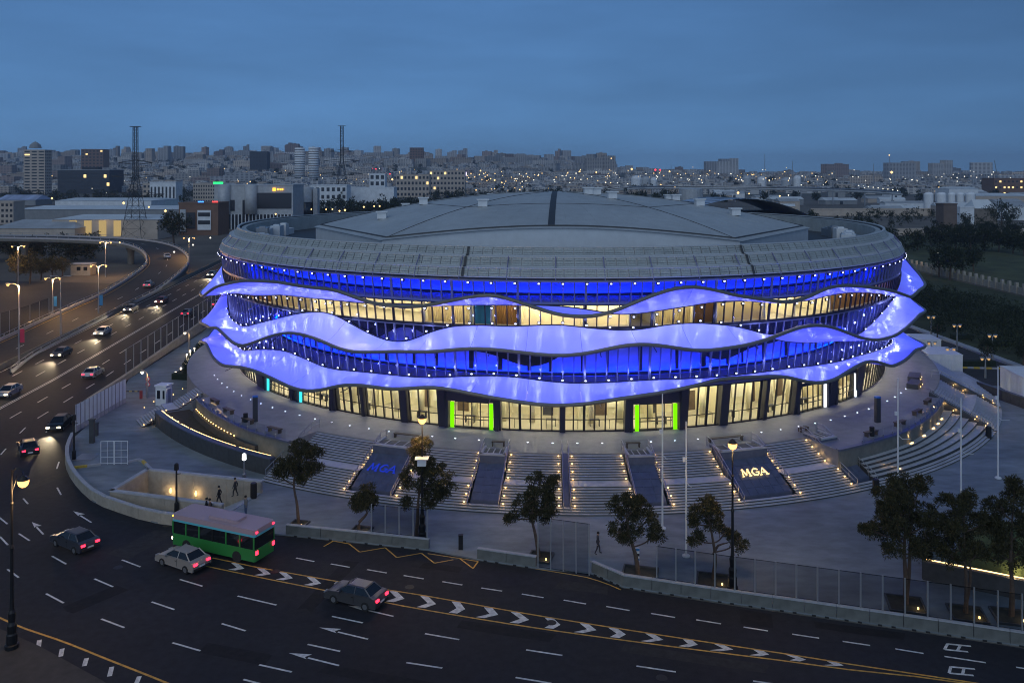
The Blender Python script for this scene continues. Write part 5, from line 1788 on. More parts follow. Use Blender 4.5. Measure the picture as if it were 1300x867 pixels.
for k in range(8):
    p = P(244 + k * 3.0, 478 - k * 5.2, PZ) + Vector((-2.0 + RNG.uniform(-.6, .6), RNG.uniform(-1, 1), 0))
    o = MB().lathe([(0.05, 0), (0.04, 0.6), (0.14, 0.65), (0.14, 0.9), (0.04, 0.95)], n=8).build('bollard_light', E_WHITEL, None, loc=p)
    tag(o, 'small white bollard light along the bed of dark shrubs', 'bollard light', 'bollard lights along the shrub bed')
hb = P(262, 478, PZ)
o = MB().prism([(hb.x - 4.5, hb.y - 2), (hb.x + 2, hb.y - 3), (hb.x + 4, hb.y + 14), (hb.x - 1.5, hb.y + 16)], PZ, PZ + 0.9).build('clipped_hedge', mat('hedge', (0.018, 0.028, 0.016), 0.95, var=0.4, scale=6, bump=0.8, bscale=14))
tag(o, 'dark clipped hedge block beside the terrace end', 'hedge')

# ------------------------------------------------------------------ vehicles
def car(loc, head, col, label_, lights='tail', cname=None, glow=True, kind_='car', s=1.0):
    """head: heading angle; local +x is forward"""
    m_ = mat('paint ' + (cname or label_[:14]), col, 0.3, 0.2, spec=0.6)
    t = thing('car', loc, label_, 'car', None, rz=head)
    Lh = 2.2 * s
    prof = [(-Lh, .38), (-Lh - .03, .72), (-Lh + .12, .98), (-Lh + .5, 1.02), (.95, .98), (1.75, .88), (Lh - .08, .70), (Lh, .5), (Lh - .03, .3), (-Lh + .08, .26)]
    rows = []
    cx, cz = 0, .62
    for y, k in ((-.86, .93), (-.89, .985), (-.82, 1.0), (.82, 1.0), (.89, .985), (.86, .93)):
        rows.append([(cx + (x - cx) * (1 if k > .95 else .985), y, cz + (z - cz) * k) for x, z in prof + prof[:1]])
    mb = MB().grid(rows)
    n = len(prof)
    for r in (rows[0], rows[-1]):
        mb.add(r[:-1], [tuple(range(n))])
    mb.build('body', m_, t)
    gh = MB()
    b_ = [(-1.75, -.78, .98), (1.15, -.78, .96), (1.15, .78, .96), (-1.75, .78, .98)]
    u_ = [(-1.15, -.60, 1.44), (.32, -.60, 1.44), (.32, .60, 1.44), (-1.15, .60, 1.44)]
    gh.add(b_ + u_, [(0, 1, 5, 4), (1, 2, 6, 5), (2, 3, 7, 6), (3, 0, 4, 7), (4, 5, 6, 7)])
    gh.build('windows', G_CAR, t)
    MB().add([(-1.2, -.61, 1.43), (.30, -.61, 1.43), (.30, .61, 1.43), (-1.2, .61, 1.43), (-1.1, -.5, 1.49), (.2, -.5, 1.49), (.2, .5, 1.49), (-1.1, .5, 1.49)], [(0, 1, 5, 4), (1, 2, 6, 5), (2, 3, 7, 6), (3, 0, 4, 7), (4, 5, 6, 7)]).build('roof', m_, t)
    for y in (-1, 1):
        mb = MB()
        mb.tube([(-1.72, y * .77, .99), (-1.13, y * .605, 1.45)], .05, 4).tube([(1.12, y * .77, .97), (.30, y * .605, 1.45)], .04, 4).tube([(-.35, y * .785, .98), (-.38, y * .61, 1.45)], .04, 4)
        mb.build('window_frame', m_, t)
        MB().box((.82, y * .98, 1.02), (.12, .2, .13)).build('mirror', m_, t)
        MB().box((-.25, y * .894, .80), (.18, .02, .04)).box((-.35, y * .893, .66), (.015, .012, .55)).build('door_handle', M_RUBBER, t)
    for x_ in (-Lh - .02, Lh - .01):
        MB().box((x_, 0, .42), (.09, 1.55, .16)).build('bumper', M_RUBBER, t)
    for x in (-1.32, 1.35):
        for y in (-.80, .80):
            mb = MB()
            ang = np.linspace(0, 2 * PI, 15)[:-1]
            mb.add([(x + .32 * math.cos(a), y - .1, .32 + .32 * math.sin(a)) for a in ang] + [(x + .32 * math.cos(a), y + .1, .32 + .32 * math.sin(a)) for a in ang], [tuple(range(14)), tuple(range(27, 13, -1))] + [(i, (i + 1) % 14, (i + 1) % 14 + 14, i + 14) for i in range(14)])
            w = mb.build('wheel', M_RUBBER, t)
            sy = y + (.105 if y > 0 else -.105)
            MB().add([(x + .19 * math.cos(a), sy, .32 + .19 * math.sin(a)) for a in ang], [tuple(range(14))]).build('rim', M_STEEL, w)
    for y in (-.62, .62):
        MB().box((Lh - .02, y, .66), (.10, .36, .15)).build('headlight', E_HEAD if lights == 'head' else M_COPE, t)
        MB().box((-Lh - .01, y, .80), (.10, .34, .16)).build('taillight', E_TAIL if lights == 'tail' else mat('red lens', (.2, .01, .01), .3), t)
    MB().box((-Lh - .03, 0, .56), (.04, .5, .13)).build('number_plate', M_WHITE, t)
    if glow and lights == 'head':
        sp = lamp('headlight_beam', 'SPOT', (Lh + .1, 0, .75), 3200, (1, .8, .5), t, .1, spot_size=1.0, spot_blend=.9)
        sp.rotation_euler = (math.radians(84), 0, math.radians(-90))
    return t
def head_of(a, b):
    d = b - a
    return math.atan2(d.y, d.x)
def road_car(x, y, x2, y2, col, label_, lights, cname=None, **kw):
    return car(P(x, y, 0.006), head_of(P(x, y), P(x2, y2)), col, label_, lights, cname, **kw)
road_car(95, 694, 60, 680, (.05, .055, .07), 'dark grey saloon with red tail lights rounding the bend', 'tail')
road_car(232, 718, 190, 704, (.32, .30, .28), 'silver saloon with red tail lights beside the bus', 'tail')
road_car(452, 764, 410, 754, (.07, .07, .075), 'charcoal saloon with red tail lights beside the chevron median', 'tail')
road_car(76, 543, 66, 551, (.012, .012, .014), 'black car with lit headlights coming past the bend wall', 'head')
road_car(36, 574, 33, 566, (.02, .02, .024), 'black saloon with red tail lights driving off towards the highway', 'tail')
def hw_car(x, Y, col, label_, lights, **kw):
    p, q = hw(x, Y), hw(x, Y + 3)
    a = head_of(p, q)
    return car(p + Vector((0, 0, .01)), a if lights == 'tail' else a + PI, col, label_, lights, **kw)
hw_car(12.9, 119, (.30, .30, .32), 'pale grey oncoming car with headlights nearest the bend', 'head')
hw_car(16.2, 143, (.06, .06, .07), 'dark oncoming car with headlights abreast of the retaining wall steps', 'head')
hw_car(16.0, 160, (.45, .45, .45), 'white oncoming car with headlights following the dark one', 'head')
hw_car(19.4, 184, (.10, .10, .12), 'grey oncoming car with headlights beside the ramp barrier', 'head')
hw_car(16.0, 194, (.15, .03, .03), 'dark red oncoming car with headlights abreast of the grey one', 'head')
hw_car(16.0, 237, (.3, .3, .3), 'distant oncoming car with headlights beyond the ramp nose', 'head')
hw_car(5.6, 130, (.40, .42, .42), 'pale car with red tail lights passing the entry lane fence', 'tail')
hw_car(5.6, 179, (.05, .05, .06), 'dark car with red tail lights beside the highway fence', 'tail')
hw_car(2.0, 190, (.2, .2, .22), 'grey car with red tail lights in the lane by the arena', 'tail')
i_ = min(range(len(rampc) - 1), key=lambda i: abs(650 + rampc[i].x / rampc[i].y * F - 178) + abs(rampc[i].z - 2.4) * 20)
car(rampc[i_] + Vector((2.2, 0, .02)), head_of(rampc[i_], rampc[i_ + 1]), (.3, .31, .33), 'silver car with red tail lights climbing the ramp', 'tail')
i_ = min(range(len(rampc) - 1), key=lambda i: abs(rampc[i].z - 5.0))
car(rampc[i_] + Vector((0, 0, .02)), head_of(rampc[i_], rampc[i_ + 1]), (.5, .5, .52), 'white car high on the curve of the ramp', 'none')

# the green and mauve bus
a, b = P(283, 699, 0.006), P(215, 684)
bus = thing('city_bus', a, 'green city bus with a pale mauve roof passing the barrier', 'bus', rz=head_of(a, b))
BL, BW, BH = 8.6, 2.45, 2.95
M_BG = mat('bus green', (.03, .22, .05), .35, spec=.6)
M_BM = mat('bus mauve', (.36, .28, .32), .45)
M_BC = mat('bus cyan', (.10, .45, .55), .45)
def rbox(mb, x0, x1, w, z0, z1, r=.12):
    h = w / 2
    pl = [(x0 + r, -h), (x1 - r, -h), (x1, -h + r), (x1, h - r), (x1 - r, h), (x0 + r, h), (x0, h - r), (x0, -h + r)]
    return mb.prism(pl, z0, z1)
rbox(MB(), -BL / 2, BL / 2, BW, .32, 1.25).build('lower_body', M_BG, bus)
rbox(MB(), -BL / 2 + .05, BL / 2 - .05, BW - .08, 1.25, 2.25).build('window_band', G_CAR, bus)
rbox(MB(), -BL / 2, BL / 2, BW, 2.25, 2.42).build('stripe', M_BC, bus)
rbox(MB(), -BL / 2, BL / 2, BW, 2.42, 2.82, .2).build('roof', M_BM, bus)
rbox(MB(), -2.0, 1.0, 1.4, 2.82, 3.02, .2).build('roof_unit', M_BM, bus)
for k in range(7):
    for s_ in (-1, 1):
        MB().box((-BL / 2 + .12 + k * (BL - .24) / 6, s_ * (BW / 2 - .02), 1.75), (.14, .05, 1.0)).build('pillar', M_BG if k != 3 else M_IRON, bus)
for x in (-2.5, 2.7):
    for y in (-1.06, 1.06):
        ang = np.linspace(0, 2 * PI, 17)[:-1]
        MB().add([(x + .46 * math.cos(q), y - .17, .46 + .46 * math.sin(q)) for q in ang] + [(x + .46 * math.cos(q), y + .17, .46 + .46 * math.sin(q)) for q in ang], [tuple(range(16)), tuple(range(31, 15, -1))] + [(i, (i + 1) % 16, (i + 1) % 16 + 16, i + 16) for i in range(16)]).build('wheel', M_RUBBER, bus)
for y in (-1.0, 1.0):
    MB().box((-BL / 2 - .02, y, 1.0), (.08, .25, .3)).build('taillight', E_TAIL, bus)
    MB().box((-BL / 2 - .02, y, 2.6), (.08, .2, .12)).build('marker_light', E_TAIL, bus)
    MB().box((BL / 2 + .02, y, .8), (.08, .3, .2)).build('headlight', E_HEAD, bus)
    MB().box((BL / 2 + .02, y, 2.6), (.08, .2, .12)).build('marker_light', emis('amber marker', (1, .45, .05), 3), bus)

# ------------------------------------------------------------------ people
SKIN = mat('skin', (.42, .28, .2), .6)
HAIR = mat('dark hair', (.015, .012, .01), .7)
def person(loc, rz, label_, top_c, leg_c, stride=0.25, arm=0.12, h=1.74):
    k = h / 1.74
    J = {'pel': (0, 0, .95), 'che': (0, .0, 1.32), 'nek': (0, .01, 1.48), 'hd0': (0, .03, 1.58), 'hd1': (0, .03, 1.70),
         'shl': (-.19, 0, 1.42), 'ell': (-.25, -.04 + arm, 1.14), 'wrl': (-.25, .05 + arm, .90), 'hal': (-.24, .08 + arm, .80),
         'shr': (.19, 0, 1.42), 'elr': (.25, -.04 - arm, 1.14), 'wrr': (.25, .03 - arm, .90), 'har': (.24, .04 - arm, .80),
         'hpl': (-.10, 0, .90), 'knl': (-.11, stride * .55, .50), 'anl': (-.11, stride * .6, .09), 'tol': (-.12, stride * .6 + .17, .04),
         'hpr': (.10, 0, .90), 'knr': (.11, -stride * .25, .50), 'anr': (.11, -stride * .9, .10), 'tor': (.12, -stride * .9 + .17, .04)}
    R_ = {'pel': .155, 'che': .165, 'nek': .06, 'hd0': .085, 'hd1': .095, 'shl': .075, 'shr': .075, 'ell': .052, 'elr': .052, 'wrl': .037, 'wrr': .037, 'hal': .04, 'har': .04, 'hpl': .10, 'hpr': .10, 'knl': .068, 'knr': .068, 'anl': .045, 'anr': .045, 'tol': .042, 'tor': .042}
    E_ = [('pel', 'che'), ('che', 'nek'), ('nek', 'hd0'), ('hd0', 'hd1'), ('che', 'shl'), ('shl', 'ell'), ('ell', 'wrl'), ('wrl', 'hal'), ('che', 'shr'), ('shr', 'elr'), ('elr', 'wrr'), ('wrr', 'har'), ('pel', 'hpl'), ('hpl', 'knl'), ('knl', 'anl'), ('anl', 'tol'), ('pel', 'hpr'), ('hpr', 'knr'), ('knr', 'anr'), ('anr', 'tor')]
    ks = list(J)
    me = bpy.data.meshes.new('person')
    me.from_pydata([Vector(J[q]) * k for q in ks], [(ks.index(a), ks.index(b)) for a, b in E_], [])
    o = bpy.data.objects.new('person', me)
    COL.objects.link(o)
    md = o.modifiers.new('skin', 'SKIN')
    md.use_smooth_shade = True
    sv = me.skin_vertices[0].data
    for i, q in enumerate(ks):
        sv[i].radius = (R_[q] * k * (1.15 if q == 'che' else 1), R_[q] * k * (.75 if q in ('che', 'pel') else 1))
        sv[i].use_root = q == 'pel'
    o.modifiers.new('sub', 'SUBSURF').levels = 1
    dg = bpy.context.evaluated_depsgraph_get()
    me2 = bpy.data.meshes.new_from_object(o.evaluated_get(dg))
    o.modifiers.clear()
    o.data = me2
    me2.materials.clear()
    for m_ in (mat('top %s' % label_[:18], top_c, .85), mat('legs %s' % label_[:18], leg_c, .85), SKIN, M_RUBBER):
        me2.materials.append(m_)
    for p in me2.polygons:
        z, x = p.center.z / k, abs(p.center.x) / k
        p.material_index = 3 if z < .10 else 2 if (z > 1.5 or (z < .88 and x > .2)) else 1 if z < .96 and x < .2 else 0
    o.location = loc
    o.rotation_euler = (0, 0, rz)
    tag(o, label_, 'person')
    mb = MB().lathe([(.108, 1.66), (.115, 1.72), (.09, 1.80), (.02, 1.83)], (0, .02, 0), 10)
    hr = mb.build('hair', HAIR, o, smooth=True)
    hr.scale = (k, k, k)
    return o
person(P(312, 654, PZ), 2.6, 'person in a grey jacket and blue trousers standing at the underpass opening', (.18, .17, .17), (.10, .13, .22), .05)
person(P(262, 657, PZ) + Vector((0, .0, 0)), -1.2, 'person in a black coat standing close beside a companion at the underpass wall', (.02, .02, .025), (.03, .03, .04), .04)
person(P(267, 657.5, PZ) + Vector((0, -.1, 0)), 1.9, 'person in a brown jacket facing the companion in black at the underpass wall', (.12, .08, .06), (.03, .03, .04), .04)
person(Vector((-27.6, 80.4, PZ - .35)), 1.7, 'person in black walking down the underpass steps', (.015, .015, .018), (.02, .02, .022), .3)
person(Vector((-26.6, 82.0, PZ - .17)), 1.6, 'person in charcoal at the top of the underpass steps by the far wall', (.04, .04, .045), (.03, .03, .035), .28)
person(P(759, 703, PZ), -1.5, 'person in dark clothes walking on the plaza beyond the sliding gate', (.05, .05, .06), (.04, .04, .05), .3)
mk = MB().box((0, 0, 1.35), (.32, .06, 1.1)).build('marker_board', M_WHITE, None, loc=P(809, 726, PZ))
tag(mk, 'small striped marker board fixed in front of the ragged pine', 'sign')
MB().tube([(0, 0.06, 0), (0, .06, 1.9)], .03, 5).build('post', M_STEEL, mk)
for z, m_ in ((1.75, M_BLUB), (1.35, M_RUBBER), (0.98, M_BLUB)):
    MB().box((0, -.04, z), (.32, .03, .2)).build('stripe', m_, mk)

# ------------------------------------------------------------------ the far city
def prof_y(px):
    return float(np.interp(px, [-300, 0, 120, 250, 450, 650, 720, 780, 830, 1000, 1600], [205, 202, 199, 197, 200, 203, 206, 212, 217, 219, 219.5]))
YM = 3200.0
def terr(X, Y):
    px = 650 + X / Y * F
    top = HC + (HY - prof_y(px)) * YM / F
    t = min(1.0, max(0.0, (Y - 1150) / (YM - 1150)))
    return top * t * t * (3 - 2 * t) * (0.93 + 0.07 * math.sin(X * 0.006 + Y * .004)) - 0.02
rows = []
for px in range(-420, 1720, 20):
    r = []
    for Y in list(range(1150, 3300, 150)) + [3400, 3800, 5000]:
        X = (px - 650) / F * Y
        r.append((X, Y, terr(X, min(Y, YM)) if Y > 1150 else -0.1))
    rows.append(r)
hills = MB().grid(rows).build('hills', mat('far slope', (.10, .10, .085), .95, var=.4, scale=.01, var2=.3, scale2=.05), kind='structure', smooth=True)

def facade_mat(name, wall, win, fx, fz, lit=0.02):
    """storey-and-window rhythm for blocks too far off to tell single windows apart"""
    m = bpy.data.materials.new(name)
    m.use_nodes = True
    t = m.node_tree
    b = t.nodes['Principled BSDF']
    c = t.nodes.new('ShaderNodeTexCoord')
    s = t.nodes.new('ShaderNodeSeparateXYZ')
    t.links.new(c.outputs['Object'], s.inputs[0])
    def M2(op, a, bb=None):
        n = t.nodes.new('ShaderNodeMath')
        n.operation = op
        for i, v in enumerate((a, bb)):
            if v is None:
                continue
            if isinstance(v, (int, float)):
                n.inputs[i].default_value = v
            else:
                t.links.new(v, n.inputs[i])
        return n.outputs[0]
    h = M2('ADD', s.outputs['X'], s.outputs['Y'])
    u = M2('GREATER_THAN', M2('FRACT', M2('MULTIPLY', h, fx)), 0.45)
    v = M2('GREATER_THAN', M2('FRACT', M2('MULTIPLY', s.outputs['Z'], fz)), 0.5)
    geo = t.nodes.new('ShaderNodeNewGeometry')
    sn = t.nodes.new('ShaderNodeSeparateXYZ')
    t.links.new(geo.outputs['Normal'], sn.inputs[0])
    side = M2('LESS_THAN', M2('ABSOLUTE', sn.outputs['Z']), 0.5)
    f_ = M2('MULTIPLY', M2('MULTIPLY', u, v), side)
    x = t.nodes.new('ShaderNodeMix')
    x.data_type = 'RGBA'
    nz_ = t.nodes.new('ShaderNodeObjectInfo')
    x.inputs['A'].default_value = (*wall, 1)
    x.inputs['B'].default_value = (*win, 1)
    t.links.new(f_, x.inputs['Factor'])
    y_ = t.nodes.new('ShaderNodeMix')
    y_.data_type = 'RGBA'
    y_.blend_type = 'MULTIPLY'
    y_.inputs['Factor'].default_value = 1
    r = t.nodes.new('ShaderNodeMapRange')
    r.inputs['To Min'].default_value = .6
    r.inputs['To Max'].default_value = 1.25
    t.links.new(nz_.outputs['Random'], r.inputs['Value'])
    t.links.new(x.outputs['Result'], y_.inputs['A'])
    t.links.new(r.outputs[0], y_.inputs['B'])
    t.links.new(y_.outputs['Result'], b.inputs['Base Color'])
    b.inputs['Roughness'].default_value = .85
    return m
FM = [facade_mat('far pale block', (.55, .52, .49), (.17, .17, .19), .16, .3), facade_mat('far grey block', (.40, .40, .41), (.13, .135, .15), .12, .33),
      facade_mat('far beige block', (.52, .44, .37), (.16, .13, .125), .2, .3), facade_mat('far brown block', (.32, .24, .215), (.11, .10, .10), .14, .3)]
FL = ['pale', 'grey', 'beige', 'brown']
R2 = random.Random(21)
def far_block(X, Y, w, d, h, k, label_, group_, rz=0.0):
    mb = MB().box((0, 0, h / 2 - 3), (w, d, h + 6))
    if R2.random() < .7:
        mb.box((R2.uniform(-.25, .25) * w, 0, h + 1.2), (w * .25, d * .5, 2.4))
    if R2.random() < .35:
        mb.box((w * .3, -d * .1, h * .5 + 2), (w * .42, d, h + 4 + R2.uniform(2, 9)))
    z = terr(X, min(Y, YM)) if Y > 1150 else -0.1
    o = mb.build('apartment_block', FM[k], None, loc=(X, Y, z), rz=rz)
    return tag(o, label_, 'building', group_)
n = 0
while n < 255:
    px = R2.uniform(-60, 770) if n < 225 else R2.uniform(740, 1320)
    if px < 740:
        Y = 3250 - 1750 * R2.random() ** 1.25
        if R2.random() < .22:
            Y = R2.uniform(3000, 3250)
    else:
        Y = R2.uniform(1800, 3200)
    X = (px - 650) / F * Y
    k = R2.choice([0, 0, 0, 1, 1, 2, 2, 3])
    tall = R2.random() < .22 and Y > 2300
    h = R2.uniform(30, 46) if tall else R2.uniform(13, 24) * min(1.0, Y / 2400)
    if px > 740:
        h = R2.uniform(10, 20) if R2.random() < .75 else R2.uniform(30, 52)
    w = R2.uniform(18, 34) if tall else R2.uniform(28, 80)
    far_block(X, Y, w, R2.uniform(14, 22), h, k, ('tall ' if tall or h > 30 else 'low ') + FL[k] + (' apartment block far off on the city hillside' if px < 740 else ' block far off on the plain beyond the refinery'), ('tall ' if tall or h > 30 else 'low ') + FL[k] + (' hillside blocks' if px < 740 else ' blocks on the plain'), R2.uniform(-.5, .5))
    n += 1

# the countless low houses between the blocks, one mass of roofs
for kk_, (nm, n_) in enumerate((('far_houses', 1500), ('far_roofs', 1300), ('far_sheds', 900))):
    mb = MB()
    for _ in range(n_):
        px = R2.uniform(-80, 780) if R2.random() < .72 else R2.uniform(700, 1380)
        Y = R2.uniform(1250, 3200) if px < 740 else R2.uniform(1250, 3000)
        X = (px - 650) / F * Y
        mb.box((X, Y, terr(X, Y) + 2), (R2.uniform(9, 26), R2.uniform(9, 16), R2.uniform(9, 17)), R2.uniform(-.6, .6))
    tag(mb.build(nm, FM[(0, 1, 2)[kk_]]), kind='stuff')

# mid-distance buildings, one by one, with windows
WDARK = mat('dark glazing', (.025, .03, .04), .25, spec=.6)
def building(name, x0, x1, yt, yb, label_, wall, Y=None, depth=None, rows_=0, cols=0, wfrac=(.55, .5), lit=0.0, roof=None, cat='building', rz=0.0, side_cols=0, wm=None):
    Y = Y or F * HC / (yb - HY)
    X0_, X1_ = (x0 - 650) / F * Y, (x1 - 650) / F * Y
    ht = HC - (yt - HY) * Y / F
    w = X1_ - X0_
    dpt = depth or max(10, w * .6)
    t = thing(name, ((X0_ + X1_) / 2, Y + dpt / 2, 0), label_, cat, rz=rz)
    MB().box((0, 0, ht / 2 - .5), (w, dpt, ht + 1)).build('walls', wall, t)
    MB().box((0, 0, ht + .35), (w + .5, dpt + .5, .7)).build('roof', roof or wall, t)
    if rows_:
        wd, wl = MB(), MB()
        for i in range(rows_):
            for j in range(cols):
                cw, ch = w / cols, ht / rows_
                c = (-w / 2 + (j + .5) * cw, -dpt / 2 - .06, (i + .5) * ch)
                (wl if R2.random() < lit else wd).box(c, (cw * wfrac[0], .14, ch * wfrac[1]))
            for j in range(side_cols):
                sd = 1 if x1 < 650 else -1
                cw, ch = dpt / side_cols, ht / rows_
                wd.box((sd * (w / 2 + .06), -dpt / 2 + (j + .5) * cw, (i + .5) * ch), (.14, cw * .5, ch * wfrac[1]))
        wd.build('windows', wm or WDARK, t, kind='stuff')
        if wl.v:
            wl.build('lit_windows', E_WIN, t, kind='stuff')
    return t
def bm2(n, c, **k): return mat('wall ' + n, c, .85, var=.12, scale=.3, **k)
W_BEI, W_GRY, W_WHT, W_BRN, W_DRK = bm2('beige', (.50, .42, .35)), bm2('grey', (.27, .28, .29)), bm2('white', (.74, .76, .78)), bm2('brown', (.20, .12, .085)), bm2('dark', (.03, .035, .045))
W_SIL = mat('silver cladding', (.44, .46, .48), .5, .1, var=.14, scale=.5)
R_PALE = mat('pale roof', (.66, .69, .70), .6, var=.15, scale=.08)
R_GRY = mat('grey roof', (.38, .40, .42), .7, var=.2, scale=.1)
tw = building('tower_block', 30, 57, 191, 252, 'beige sixteen storey tower block with dark balcony bands', W_BEI, rows_=16, cols=3, wfrac=(.72, .45), lit=.04, side_cols=4)
MB().lathe([(7, 0), (6, 4), (3, 6.5), (.5, 8)], (-3, 0, 62), 10).build('roof_lantern', W_GRY, tw)
building('tower_block', 103, 131, 190, 226, 'brown tower block behind the black glass block', W_BRN, Y=1900, rows_=12, cols=6, lit=.05)
bb = building('office_block', 73, 139, 216, 247, 'long black glass office block with a pale roof line', W_DRK, rows_=6, cols=18, wfrac=(.9, .8), lit=.03, roof=R_GRY)
MB().box((0, 3, 38), (24, 12, 4)).build('roof_box', W_DRK, bb)
building('office_block', 190, 223, 232, 259, 'white office block with tall vertical windows behind the pylon', W_WHT, rows_=1, cols=7, wfrac=(.45, .6), depth=18)
building('office_block', 181, 192, 234, 259, 'narrow beige block joined to the white office block', W_BEI, Y=880, rows_=4, cols=2, depth=14)
building('office_block', 245, 276, 234, 258, 'beige office with rows of square windows under a green sign', W_BEI, rows_=5, cols=10, depth=20)
g_ = thing('roof_sign', PY(277, 234, 800), 'small green lit roof sign over the beige office', 'sign')
MB().box((0, 0, 1), (9, .4, 2)).build('lit_letters', E_SGREEN, g_)
MB().box((6, 0, -3), (2, .4, 4)).build('lit_letters', E_SGREEN, g_)
so = building('office_block', 272, 372, 236, 287, 'large silver clad office with a dark screen window and slim columns', W_SIL, Y=470, depth=24)
for x0, x1, y0, y1 in ((283, 298, 254, 268), (325, 370, 245, 265), (308, 311, 254, 284), (319, 324, 254, 284)):
    a, b = PY(x0, y1, 470), PY(x1, y0, 470)
    lc = so.location
    MB().box(((a.x + b.x) / 2 - lc.x, -12.1, (a.z + b.z) / 2), (b.x - a.x, .4, b.z - a.z)).build('glazing', WDARK, so)
for k in range(22):
    x = -20 + k * 1.95
    MB().box((x, -12.35, 4.2), (.5, .5, 8.4)).build('column', W_WHT, so)
MB().box((0, -12.08, 4.2), (41, .3, 8.0)).build('colonnade_shade', WDARK, so)
for x in (285, 319):
    MB().lathe([(3.4, 8.6), (3.4, 24.6)], ((x - 650) / F * 470 - so.location.x, -12.2, 0), 16).build('turret', W_SIL, so, smooth=True)
for k, (x, w) in enumerate(((-15.6 + 18.0, 1.6), (4.5, .9), (5.9, .9), (7.0, .7))):
    MB().box((x + 9.0, -12.4, 25.2 - 3.2), (w, .3, 1.7 if k == 0 else .9)).build('sign_letter', E_GOLD, so)
cyl = thing('office_tower', ((384 - 650) / F * 500, 505, 0), 'silver drum shaped wing with a dark glass front beside the silver office', 'building')
MB().lathe([(5.2, 0), (5.2, 22.5), (4.6, 22.8)], n=20).build('walls', W_SIL, cyl, smooth=True)
MB().lathe([(5.3, 4), (5.3, 14)], n=20).build('glazing', WDARK, cyl, smooth=True)
MB().box((7, 0, 11), (2.5, 6, 22)).build('fin', W_SIL, cyl)
ml = building('shopping_block', 227, 277, 259, 299, 'brown fronted shop block with small blue and red roof signs', W_BRN, Y=425, depth=16)
for x0, x1, y0, y1, m_ in ((251, 268, 267, 292, W_WHT), (229, 236, 266, 294, W_SIL), (252, 267, 270, 275, WDARK), (252, 267, 280, 285, WDARK), (237, 248, 270, 290, WDARK)):
    a, b = PY(x0, y1, 425), PY(x1, y0, 425)
    dz = -8.2 if m_ is not WDARK else -8.35
    MB().box(((a.x + b.x) / 2 - ml.location.x, dz, (a.z + b.z) / 2), (b.x - a.x, .5, b.z - a.z)).build('front_panel', m_, ml)
for x, m_, lb in ((255, E_SBLUE, 'small blue lit roof sign on the brown shop block'), (273, E_SRED, 'small red lit roof sign on the brown shop block')):
    p = PY(x, 258.5, 425)
    o = MB().box((0, 0, .5), (2.8, .4, 1.3)).build('roof_sign', m_, None, loc=p)
    tag(o, lb, 'sign')
building('old_building', 393, 440, 236, 262, 'white low industrial building with small dark windows left of the white shed', W_WHT, Y=760, rows_=3, cols=7, depth=20)
building('warehouse', 440, 500, 239, 262, 'long white windowless shed beside the white industrial building', W_WHT, Y=790, depth=22)
building('apartment_building', 469, 489, 221, 241, 'small white block with a grid of dark windows above the trees', W_WHT, Y=1000, rows_=4, cols=3, wfrac=(.6, .6), depth=14)
building('apartment_building', 503, 545, 222, 240, 'pale beige apartment building behind the roadside trees', W_BEI, Y=1100, rows_=4, cols=9, lit=.1)
building('apartment_building', 545, 590, 217, 240, 'sand coloured apartment building with a stepped roof', W_BEI, Y=1180, rows_=5, cols=10, lit=.06)
for k, (x, yt) in enumerate(((374, 188), (391.5, 187))):
    Y = 1700
    p = PY(x + 6.5, 225, Y)
    t = thing('round_tower', (p.x, Y, terr(p.x, Y)), '%s of two round white tower blocks with dark brown bands' % ('shorter left one' if k == 0 else 'taller one'), 'building')
    t['label'] = ('round white tower block with a rounded roof lantern, slightly shorter of the pair', 'round white tower block with dark bands, slightly taller of the pair')[k]
    h = HC - (yt - HY) * Y / F - terr(p.x, Y)
    mb = MB().lathe([(10, -5), (10, h)], n=14)
    mb.build('walls', W_WHT, t, smooth=True)
    for q in range(14):
        MB().lathe([(10.2, h * (q + .45) / 14.5), (10.2, h * (q + .75) / 14.5)], n=14).build('window_band', WDARK if q % 3 else W_BRN, t)
building('tower_block', 520, 537, 188, 212, 'brown grey tower pair standing above the hillside roofs', W_BRN, Y=2300, rows_=14, cols=5, lit=.03)
building('tower_block', 317, 339, 193, 216, 'dark tower block on the slope behind the silver office', W_DRK, Y=2000, rows_=9, cols=6)
# long roofs by the viaduct
def shed(name, x0, x1, yr, ye, yb, label_, roof, wall, Y, depth, gable=.25, lit=False):
    X0_, X1_ = (x0 - 650) / F * Y, (x1 - 650) / F * Y
    w = X1_ - X0_
    he = HC - (ye - HY) * Y / F
    hr = HC - (yr - HY) * (Y + depth) / F
    t = thing(name, ((X0_ + X1_) / 2, Y, 0), label_, 'building')
    MB().box((0, depth / 2, he / 2), (w, depth, he)).build('walls', wall, t)
    mb = MB()
    a = [(-w / 2 - .4, -.4, he), (w / 2 + .4, -.4, he), (w / 2 + .4, depth + .4, he), (-w / 2 - .4, depth + .4, he), (-w / 2 * (1 - gable), depth * .5, hr), (w / 2 * (1 - gable), depth * .5, hr)]
    mb.add(a, [(0, 1, 5, 4), (1, 2, 5), (2, 3, 4, 5), (3, 0, 4), (3, 2, 1, 0)])
    mb.build('roof', roof, t)
    if lit:
        for k in range(4):
            MB().box((-w * .3 + k * w * .14, -.08, he * .55), (w * .07, .2, he * .8)).build('lit_bay', emis('lit bay', (1, .72, .3), .45), t)
        lamp('bay_glow', 'POINT', (0, -4, he), 250, (1, .75, .4), t, .5)
    return t
shed('warehouse', 66, 200, 270, 279, 299, 'pale roofed warehouse with warm lit bays behind the viaduct', R_PALE, W_BEI, 400, 36, lit=True)
shed('market_hall', -10, 95, 277, 290, 300, 'low grey hipped roof hall beside the viaduct', R_GRY, W_BEI, 390, 26, .35)
